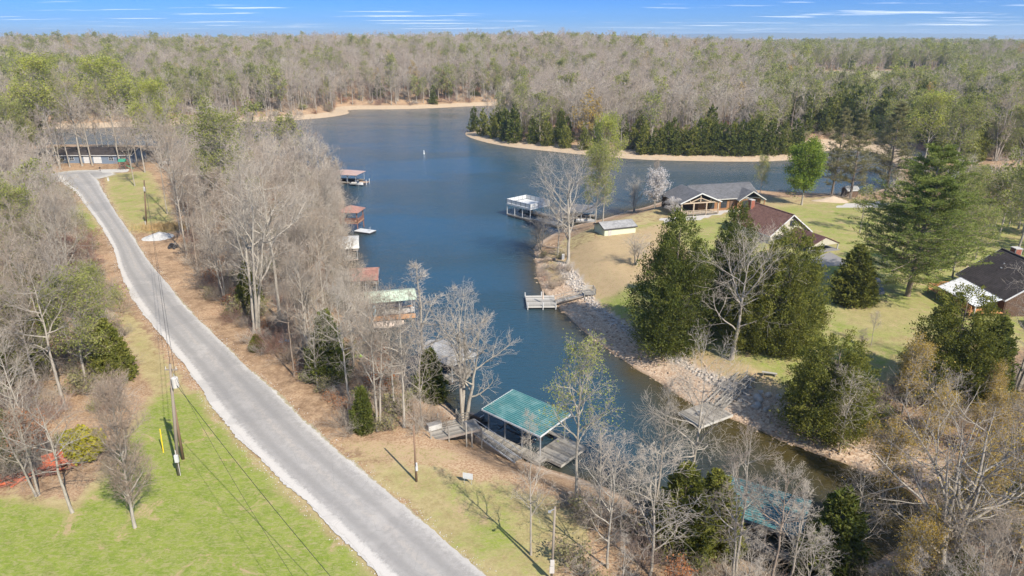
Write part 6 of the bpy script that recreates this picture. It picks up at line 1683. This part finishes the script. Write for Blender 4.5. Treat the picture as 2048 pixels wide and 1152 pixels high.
# ------------------------------------------------------------------ poles, wires
def pole(label, base, top, r=.15, mat='creosote', name='utility_pole'):
    b = Vector(base); T = Vector(top); o = thing(name, label, 'pole', b)
    MB().cyl((0,0,-.3), T - b, r, r * .68, 12).build('shaft', MAT[mat], o, smooth=True)
    return o
def transformer(o, p, r=.28, h=.9):
    m = MB().cyl((p[0], p[1], p[2]), (p[0], p[1], p[2] + h), r, n=14).cyl((p[0], p[1], p[2] + h), (p[0], p[1], p[2] + h + .1), r * .95, r * .5, 14); q = m.build('transformer', MAT['ashy'], o, smooth=False)
    MB().cyl((p[0], p[1] , p[2] + h + .08), (p[0], p[1], p[2] + h + .4), .05, .03, 8).build('bushing', MAT['offwhite'], q)
def topz(x, y, pytop): return height_to(y, 0, pytop)
xa, ya, za = G(357, 950); ha = height_to(ya, za, 728)
xt, _ = pin(340, 728, za + ha)
A_top = Vector((xt, ya, za + ha))
o = pole('tall grey utility pole with meter box and transformer left of the road', (xa, ya, za), A_top, .16, 'grey_pole')
MB().bar((xt - xa - .55, 0, ha - .55), (xt - xa + .55, 0, ha - .55), .09, .12).build('cross_arm', MAT['grey_pole'], o)
for s in (-.45, 0, .45): MB().cyl((xt - xa + s, 0, ha - .5), (xt - xa + s, 0, ha - .25), .05, .03, 8).build('insulator', MAT['offwhite'], o)
transformer(o, (xt - xa + .3, -.28, ha - 2.1))
MB().box((.22, -.18, 1.9), (.32, .2, .75)).build('meter_box', MAT['white_paint'], o); MB().cyl((.22, -.16, 2.3), (.22, -.16, 2.75), .05, n=8).cyl((.24, -.1, 0), (.24, -.1, 1.5), .03, n=8).build('conduit', MAT['ashy'], o)
x2, y2, z2 = G(366, 918); h2 = height_to(y2, z2, 772); xt2, _ = pin(346, 772, z2 + h2)
pole('shorter brown pole leaning against the tall grey utility pole', (x2, y2, z2), (xt2, y2 - .4, z2 + h2), .15, 'creosote')
xb, yb, zb = G(833, 963); hb_ = height_to(yb, zb, 850); xtb, _ = pin(827, 850, zb + hb_)
o = pole('lone thin brown pole with a small white meter on the lawn', (xb, yb, zb), (xtb, yb, zb + hb_), .11, 'creosote')
MB().box((.12, -.14, 1.5), (.2, .14, .45)).cyl((.12, -.14, 1.8), (.12, -.14, 2.1), .08, n=8).build('meter_box', MAT['white_paint'], o)
xc, yc, zc = G(1103, 1160); hc = height_to(yc, zc, 1013); xtc, _ = pin(1110, 1013, zc + hc)
o = pole('grey service pole with two grey boxes at the bottom of the picture', (xc, yc, zc), (xtc, yc, zc + hc), .11, 'grey_pole')
MB().box((.0, -.18, 1.15), (.36, .2, .55)).box((.02, -.18, 1.75), (.3, .18, .45)).build('meter_box', MAT['ashy'], o); MB().bar((xtc - xc, 0, hc - .2), (xtc - xc - .35, -.3, hc - .15), .05).box((xtc - xc - .4, -.35, hc - .18), (.22, .16, .1)).build('lamp_arm', MAT['grey_metal'], o)
xd, yd, zd = G(293, 455); hd = height_to(yd, zd, 360); xtd, _ = pin(288, 360, zd + hd)
D_top = Vector((xtd, yd, zd + hd))
o = pole('distant brown utility pole at the verge behind the gravel pile', (xd, yd, zd), D_top, .16, 'creosote')
MB().cyl((0, -.02, 0), (0, -.02, 1.4), .19, n=10).build('base_sleeve', MAT['offwhite'], o); transformer(o, (xtd - xd - .1, -.3, hd - 2.3), .25, .8)
xe, ye, ze_ = G(1978, 405); he = height_to(ye, ze_, 330); xte, _ = pin(1982, 330, ze_ + he)
o = pole('utility pole with white transformer among trees on the right', (xe, ye, ze_), (xte, ye, ze_ + he), .14, 'grey_pole'); transformer(o, (xte - xe, -.32, he - 1.9), .42, 1.2)
def wire(a, b, sag, label, r=.017):
    a, b = Vector(a), Vector(b); n = 26; P = np.array([[tuple(a.lerp(b, i / n) - Vector((0,0,sag * 4 * (i / n) * (1 - i / n)))) for i in range(n + 1)]])
    V, F = tube(P, np.full((1, n + 1), r), 4); o = link('power_line', mesh_np('power_line', V, [F], [MAT['black']]))
    return tag(o, label, 'wire', 'power lines between the poles')
wire(A_top, D_top, 2.2, 'upper black wire from the tall grey pole to the distant brown pole')
wire(A_top - Vector((-.25,0,1.3)), D_top - Vector((0,0,1.3)), 2.6, 'lower black wire from the tall grey pole to the distant brown pole')
ex, ey = pin(830, 1200, 5.0)
wire(A_top - Vector((0,0,1.6)), (ex + .5, ey - 6, 5.6), .6, 'black service wire running down over the green lawn to the picture bottom', .022)
ex, ey = pin(700, 1200, 4.6)
wire(A_top - Vector((0,0,.4)), (ex, ey - 6, 9.0), 1.0, 'fainter service wire left of the black one over the green lawn', .012)
for px_, py_, pt_, dx in ((327, 905, 858, 4), (235, 948, 920, 12)):
    x, y, z = G(px_, py_); h_ = height_to(y, z, pt_)
    o = MB().cyl((0,0,0), (dx * .03, 0, h_), .05, n=8).build('guy_marker', MAT['yellow_plastic'], loc=(x, y, z)); tag(o, 'yellow guy wire sleeve beside the ' + ('leaning poles' if dx == 4 else 'upswept bare tree'), 'guy marker', 'yellow guy wire sleeves')

# ------------------------------------------------------------------ small things
x, y, z = G(936, 968)
o = thing('yard_sign', 'blank white yard sign on the dry grass between road and dock', 'sign', (x, y, z), rad(-14))
MB().box((0, 0, .85), (.95, .03, .62)).build('board', MAT['white_paint'], o); MB().bar((-.35, 0, 0), (-.35, 0, .6), .03).bar((.35, 0, 0), (.35, 0, .6), .03).build('stake', MAT['galv'], o)
x, y, z = G(1137, 1004)
o = thing('tree_stump', 'rough grey stump at the foot of the tall forked tree', 'stump', (x, y, z))
V, F = tube(np.array([[[0, 0, -.1], [0, 0, .25], [.05, .02, .7], [.1, 0, 1.0]]]), np.array([[.42, .3, .26, .22]]), 10); link('bole', mesh_np('bole', V, [F], [MAT['bark_brown']]), o); MB().cyl((.1, 0, .97), (.1, 0, 1.0), .22, n=10).build('cut_face', MAT['sandstone'], o)
# pile of pale gravel
def heap(name, label, cat, px_, py_, rx, ry, h_, mat, seed, bumps=.25, kind=None):
    x, y, z = G(px_, py_); rg = np.random.default_rng(seed); n, m_ = 26, 9; V = []
    for j in range(m_):
        r = j / (m_ - 1)
        for i in range(n):
            a = 2 * math.pi * i / n; q = r * (1 + bumps * .4 * math.sin(3 * a + seed) * r + rg.normal(0, .03)); V.append((rx * q * math.cos(a), ry * q * math.sin(a), h_ * (1 - r) ** 1.2 * (1 + rg.normal(0, .06)) - .05 * (r > .95)))
    i = np.arange(n * m_).reshape(m_, n); j = np.roll(i, -1, 1); F = np.stack([i[:-1], i[1:], j[1:], j[:-1]], -1).reshape(-1, 4)
    o = link(name, mesh_np(name, np.array(V), [F], [mat], smooth=True), None, (x, y, z)); return tag(o, label, cat)
tw = NT('white_gravel'); P_ = tw.coord(); v_ = tw.vor(P_, 9.0); s_ = tw.n('ShaderNodeSeparateColor'); tw.set(s_.inputs[0], v_); tw.color(tw.mix(s_.outputs[0], (.40, .39, .37), (.55, .54, .52))); tw.bump(s_.outputs[1], .8, .1)
heap('gravel_pile', 'low spread pile of white gravel on the dirt beside the road', 'gravel pile', 321, 474, 3.6, 3.0, 1.1, tw.m, 2)
heap('brush_pile', 'pile of grey brush and red earth on the far lawn by the cove', 'brush pile', 1665, 402, 4.5, 2.2, 1.3, MAT['sandstone'], 5, .5)
x, y, z = G(1685, 400)
V, F = tube(*grow(np.random.default_rng(3), np.array([[[-3.5, 0, .3], [0, 0, .9], [3.5, 0, .3]]]), np.array([[.08, .08, .08]]), 60, 0, 1, (70, 20), lambda t, pl: 1.9 + 0 * t, 2, .3, .0, .05, .4), 3)
tag(link('brush', mesh_np('brush', V, [F], [MAT['twig_pale']]), None, (x, y, z)), 'tangle of cut grey branches right on the red earth pile', 'branches')
# tan dry grass clump behind the gravel pile
x, y, z = G(330, 458)
rg = np.random.default_rng(8); n = 1500; B = np.stack([rg.normal(0, 2.6, n), rg.normal(0, 1.1, n), np.zeros(n)], 1); Tq = B + np.stack([rg.normal(0, .2, n), rg.normal(0, .2, n), rg.uniform(.6, 1.5, n)], 1); w_ = np.array([[.035, 0, 0]])
V = np.stack([B - w_, B + w_, Tq + w_ * .3, Tq - w_ * .3], 1).reshape(-1, 3)
leaf('straw_blade', (.50, .34, .16), (.62, .46, .24), .3)
tag(link('dry_grass', mesh_np('dry_grass', V, [np.arange(n * 4).reshape(-1, 4)], [MAT['straw_blade']]), None, (x, y, z)), 'tall straw coloured grass behind the white gravel', kind='stuff')
# black machine
x, y, z = G(347, 497)
o = thing('scrap_machine', 'black wheeled machine parked on the dirt below the gravel pile', 'machine', (x, y, z), rad(-15))
MB().box((0, 0, .55), (1.5, .7, .35)).box((-.2, 0, .85), (.7, .5, .3)).build('body', MAT['black'], o)
for sx in (-.55, .55):
    for sy in (-.45, .45): MB().cyl((sx, sy - .1, .3), (sx, sy + .1, .3), .3, n=12).build('wheel', MAT['dark_metal'], o)
MB().bar((.5, -.35, 1.1), (.5, .35, 1.1), .06).bar((.4, 0, .7), (.5, 0, 1.1), .06).build('handlebar', MAT['grey_metal'], o)
# buoy
x, y = pin(848, 308)
o = thing('buoy', 'white marker buoy floating in the middle of the lake', 'buoy', (x, y, -.1)); MB().cyl((0,0,0), (0,0,.5), .34, .30, 12).build('float', MAT['white_paint'], o); MB().cyl((0,0,.5), (0,0,1.55), .2, .17, 12).build('mast', MAT['white_paint'], o)
# white pickup at the end of the drive
x, y = pin(336, 333, 3.8)
o = thing('pickup_truck', 'white pickup truck parked on the concrete drive by the woods', 'truck', (x, y + 1, hz(x, y + 1)), rad(6))
m = MB(); m.add([(-2.7,-.95,.55),(2.7,-.95,.55),(2.7,.95,.55),(-2.7,.95,.55),(-2.7,-.95,1.1),(2.6,-.92,1.05),(2.6,.92,1.05),(-2.7,.95,1.1)], [(0,3,2,1),(4,5,6,7),(0,1,5,4),(1,2,6,5),(2,3,7,6),(3,0,4,7)]); m.build('body', MAT['white_paint'], o)
MB().add([(-.9,-.88,1.1),(1.5,-.88,1.08),(1.5,.88,1.08),(-.9,.88,1.1),(-.7,-.75,1.75),(.7,-.75,1.75),(.7,.75,1.75),(-.7,.75,1.75)], [(4,5,6,7),(0,1,5,4),(1,2,6,5),(2,3,7,6),(3,0,4,7)]).build('cab', MAT['white_paint'], o)
MB().box((0, -.83, 1.42), (1.5, .06, .42)).box((0, .83, 1.42), (1.5, .06, .42)).bar((1.42, 0, 1.15), (.82, 0, 1.68), 1.5, .03).build('window', MAT['dark_glass'], o)
MB().box((-1.85, 0, 1.0), (1.5, 1.5, .25)).build('load_bed', MAT['grey_metal'], o)
for sx in (-1.7, 1.7):
    for sy in (-.9, .9): q = MB().cyl((sx, sy - .12, .38), (sx, sy + .12, .38), .38, n=16).build('wheel', MAT['black'], o); MB().cyl((sx, sy - .13, .38), (sx, sy + .13, .38), .2, n=10).build('rim', MAT['galv'], q)
# green slide playset
x, y, z = G(248, 339)
o = thing('playset', 'dark wooden playset with green canopy near the concrete drive', 'playset', (x, y, z), rad(10))
posts(o, [(sx, sy) for sx in (-.8, .8) for sy in (-.8, .8)], 0, 2.6, .12, 'red_wood'); MB().box((0, 0, 1.3), (1.7, 1.7, .08)).build('floor', MAT['red_wood'], o)
MB().add([(-1,-1,2.5),(1,-1,2.5),(1,1,2.5),(-1,1,2.5),(-1,0,3.3),(1,0,3.3)], [(0,1,5,4),(2,3,4,5),(0,4,3),(1,2,5)]).build('canopy', MAT['green_plastic'], o)
MB().bar((.8, 0, 1.3), (3.0, 0, .15), .5, .06).build('slide', MAT['green_plastic'], o)
# mailbox/white thing on the grass
x, y, z = G(217, 362)
o = thing('utility_pedestal', 'small white cable box on the grass beside the turning circle', 'box', (x, y, z)); MB().box((0, 0, .45), (.35, .3, .9)).box((0, 0, .92), (.4, .35, .06)).build('housing', MAT['white_paint'], o)
x, y, z = G(201, 343)
o = thing('mailbox', 'dark mailbox on a post at the end of the concrete drive', 'mailbox', (x, y, z)); MB().box((0, 0, .5), (.1, .1, 1.0)).build('post', MAT['dark_wall'], o); MB().box((0, 0, 1.1), (.25, .5, .22)).cyl((0, -.25, 1.2), (0, .25, 1.2), .125, n=10).build('box', MAT['black'], o)
x, y, z = G(572, 684)
o = thing('tarp', 'crumpled blue tarp on the leaf litter by the road woods', 'tarp', (x, y, z)); rg = np.random.default_rng(2)
V = np.array([[i * .3 - .9, j * .3 - .6, .12 + abs(rg.normal(0, .12))] for j in range(5) for i in range(7)]); F = np.array([[j*7+i, j*7+i+1, (j+1)*7+i+1, (j+1)*7+i] for j in range(4) for i in range(6)]); link('sheet', mesh_np('sheet', V, [F], [MAT['blue_tarp']], smooth=True), o)
x, y, z = G(707, 715)
o = thing('kayak', 'lime green kayak lying among the trees near the lake', 'kayak', (x, y, z), rad(-5))
m = MB(); pr = [(-1.4, .04), (-.9, .25), (0, .34), (.9, .25), (1.4, .04)]
for (a, ra), (b, rb) in zip(pr[:-1], pr[1:]): m.cyl((a, 0, .28), (b, 0, .28), ra, rb, 8)
m.build('hull', MAT['lime'], o); MB().cyl((-.35, 0, .5), (.35, 0, .5), .17, n=8).build('cockpit', MAT['black'], o)
# golden shrub near the red shed
x, y, z = G(172, 918)
rg = np.random.default_rng(12); n = 3600
a = rg.normal(0, 1, (n, 3)); a /= np.linalg.norm(a, axis=1, keepdims=True); C = a * np.array([1.9, 1.6, 1.7]) * (rg.uniform(.35, 1, (n, 1)) ** .4) * (1 + .22 * np.sin(a[:, :1] * 7) * np.cos(a[:, 1:2] * 6)) + np.array([0, 0, 1.6]); C = C[C[:, 2] > .1]
V, F = cards(rg, C, .2); o = thing('golden_shrub', 'rounded golden yellow shrub behind the collapsed red shed', 'shrub', (x, y, z)); link('foliage', mesh_np('foliage', V, [F], [MAT['leaf_yellow']]), o)
V, F = tube(*grow(rg, np.array([[[0,0,-.1],[0,0,.1]]]), np.array([[.08,.08]]), 9, 0, 1, (35, 10), lambda t, pl: 2.0 + 0*t, 3, .1, .1, .05), 4); link('stem', mesh_np('stem', V, [F], [MAT['bark_brown']]), o)
# wooden steps/white thing by the large leaning tree; fallen logs on the rocky point
for px_, py_, L_, an, lab in ((1100, 497, 5.5, -28, 'pale fallen log lying down the rocky point'), (1105, 521, 6.5, 4, 'dark driftwood log at the foot of the large leaning tree')):
    x, y, z = G(px_, py_); o = thing('fallen_log', lab, 'log', (x, y, z + .15), rad(an)); V, F = tube(np.array([[[-L_/2, 0, -.15], [-L_/4, .1, .1], [L_/4, 0, .15], [L_/2, .1, .3]]]), np.array([[.12, .2, .24, .26]]), 8); link('bole', mesh_np('bole', V, [F], [MAT['bark_brown']]), o)
    V, F = tube(*grow(np.random.default_rng(int(px_)), np.array([[[-L_/2, 0, 0], [0, .1, .1]]]), np.array([[.1, .15]]), 9, 0, 1, (50, 12), lambda t, pl: 1.6 + 0*t, 3, .15, .05, .05), 3); link('branch', mesh_np('branch', V, [F], [MAT['bark_brown']]), o)
x, y, z = G(1126, 519)
o = thing('electric_box', 'small grey metal cabinet beside the trunk of the large leaning tree', 'cabinet', (x, y, z)); MB().box((0, 0, .55), (.5, .4, 1.1)).build('body', MAT['ashy'], o); MB().box((0, -.22, .6), (.42, .03, .9)).build('door', MAT['galv'], o)

# ------------------------------------------------------------------ stones of the bank
ICO_V = []
def ico():
    p = (1 + 5 ** .5) / 2; v = np.array([(-1,p,0),(1,p,0),(-1,-p,0),(1,-p,0),(0,-1,p),(0,1,p),(0,-1,-p),(0,1,-p),(p,0,-1),(p,0,1),(-p,0,-1),(-p,0,1)], float); v /= np.linalg.norm(v[0])
    f = np.array([(0,11,5),(0,5,1),(0,1,7),(0,7,10),(0,10,11),(1,5,9),(5,11,4),(11,10,2),(10,7,6),(7,1,8),(3,9,4),(3,4,2),(3,2,6),(3,6,8),(3,8,9),(4,9,5),(2,4,11),(6,2,10),(8,6,7),(9,8,1)]); return v, f
tr_ = NT('bank_stone'); i_ = tr_.island(); P_ = tr_.coord()
k_ = tr_.mix(i_, (.24, .215, .185), (.46, .42, .375)); k_ = tr_.mix(tr_.mr(tr_.noise(P_, 3, 4), .4, .7), k_, (.42, .34, .26)); tr_.color(k_)
tt = NT('tan_stone'); i_ = tt.island(); tt.color(tt.mix(i_, (.26, .175, .115), (.46, .355, .26)))
def rocks(name, label, x, y, z, s, mat, seed):
    rg = np.random.default_rng(seed); v, f = ico(); n = len(x)
    S = s[:, None] * rg.uniform(.55, 1.25, (n, 3)) * np.array([1, 1, .6]); V = v[None] * (1 + rg.uniform(-.25, .25, (n, 12, 1))) * S[:, None]
    a = rg.uniform(0, 6.28, n); c_, s_ = np.cos(a)[:, None], np.sin(a)[:, None]
    V = np.stack([V[..., 0] * c_ - V[..., 1] * s_, V[..., 0] * s_ + V[..., 1] * c_, V[..., 2]], -1) + np.stack([x, y, z + s * .12], 1)[:, None]
    F = (f[None] + 12 * np.arange(n)[:, None, None]).reshape(-1, 3)
    return tag(link(name, mesh_np(name, V.reshape(-1, 3), [F], [mat])), label, kind='stuff')
rg = np.random.default_rng(55); P = polyw([(1040,460),(1180,500),(1300,640),(1440,700),(1760,820),(2300,960),(2300,1100),(1700,1000),(1200,800),(1020,520)], 1.5)
x, y = jgrid(P[:,0].min(), P[:,0].max(), P[:,1].min(), P[:,1].max(), .42, rg); m = in_poly(x, y, P) & infrustum(x, y, 4); x, y = x[m], y[m]
h, d, k, rd = terrain(x, y); inr = in_poly(x, y, RIP)
a = (d > 4.2) & (d < 11.5 + 1.5 * vnoise(x, y, 5, 1)) & inr; b = (d > -.6) & (d < 6.5) & ~a & (rg.uniform(0, 1, len(x)) < .33)
rocks('riprap', 'pale broken stone laid along the upper bank', x[a], y[a], h[a], rg.uniform(.12, .32, a.sum()), tr_.m, 1)
rocks('bank_gravel', 'tan stones scattered on the lower shore', x[b], y[b], h[b], rg.uniform(.07, .24, b.sum()), tt.m, 2)
print('rocks', a.sum(), b.sum())
# loose gravel strewn off the road edge
seg = np.hypot(*(np.diff(RCN, axis=0).T)); s_c = np.concatenate([[0], np.cumsum(seg)]); n = 2600
q = rg.uniform(45, s_c[-1] - 8, n); cx_, cy_ = np.interp(q, s_c, RCN[:, 0]), np.interp(q, s_c, RCN[:, 1]); e_ = .5
tx, ty = np.interp(q + e_, s_c, RCN[:, 0]) - cx_, np.interp(q + e_, s_c, RCN[:, 1]) - cy_; L_ = np.hypot(tx, ty) + 1e-6
sd_ = rg.choice([-1, 1], n); off = sd_ * (np.interp(q, s_c, HALF) + np.abs(rg.normal(0, .38, n)) - .12) * 1.0
x, y = cx_ + ty / L_ * off, cy_ - tx / L_ * off; h = np.maximum(terrain(x, y)[0], ROAD_Z) + .02
rocks('loose_gravel', 'pale gravel strewn along both road edges', x, y, h, rg.uniform(.025, .065, n), tg.m, 12)
# bigger boulders by the small dock ramp: each a stone of its own
v, f = ico(); bm_ = []
for i in range(5):
    r2 = np.random.default_rng(60 + i); vv = v * (1 + r2.uniform(-.22, .22, (12, 1))) * np.array([.75, .55, .4]); bm_.append(mesh_np('boulder', vv, [f], [tr_.m]))
rr = random.Random(6)
for i in range(46):
    px_ = rr.uniform(1440, 1640); py_ = np.interp(px_, [1440, 1500, 1580, 1640], [760, 792, 812, 862]) + rr.uniform(-16, 24)
    x, y, z = G(px_, py_)
    o = link('boulder', bm_[i % 5], None, (x, y, z + .08), rr.uniform(0, 6)); o.scale = (rr.uniform(.45, 1.0),) * 3
    tag(o, ('small ' if o.scale[0] < .6 else ('large ' if o.scale[0] > .85 else '')) + 'pale boulder ' + ('left of' if px_ < 1475 else ('above the head of' if py_ < 790 else 'right of')) + ' the gangway of the grey floating dock', 'boulder', 'boulders beside the gangway')
# far blue hills
xs = np.linspace(-9000, 14000, 260); 
hh = 40 + 55 * ss((xs + 500) / 4000) + 18 * vnoise(xs, xs * 0, 900, 1) + 10 * vnoise(xs, xs * 0, 300, 2)
V = []; 
for row, (yy_, q) in enumerate(((11300, -.05), (11500, .55), (11900, 1.0), (12600, .3), (13500, -.1))): V.append(np.stack([xs, np.full_like(xs, yy_), hh * q], 1))
V = np.stack(V); i = np.arange(V.shape[0] * len(xs)).reshape(V.shape[0], -1); F = np.stack([i[:-1, :-1], i[:-1, 1:], i[1:, 1:], i[1:, :-1]], -1).reshape(-1, 4)
th = NT('hill_woods'); th.color(th.mix(th.noise(th.pos(), .004, 4), (.06, .075, .04), (.10, .095, .06)))
tag(link('hills', mesh_np('hills', V.reshape(-1, 3), [F], [th.m], smooth=True)), kind='structure')
# air
if HAZE:
    hm = bpy.data.materials.new('air'); hm.use_nodes = True; nt = hm.node_tree; nt.nodes.clear(); ou = nt.nodes.new('ShaderNodeOutputMaterial'); pv = nt.nodes.new('ShaderNodeVolumePrincipled')
    pv.inputs['Color'].default_value = (.62, .80, 1.0, 1); pv.inputs['Density'].default_value = HAZE; pv.inputs['Anisotropy'].default_value = .2
    nt.links.new(pv.outputs[0], ou.inputs['Volume'])
    mb = MB().box((1000, 6800, 66), (34000, 14200, 142)); o = mb.build('haze', hm); tag(o, 'thin blue air over the lake and woods', kind='stuff')
print('done', round(time.time() - T0, 1))
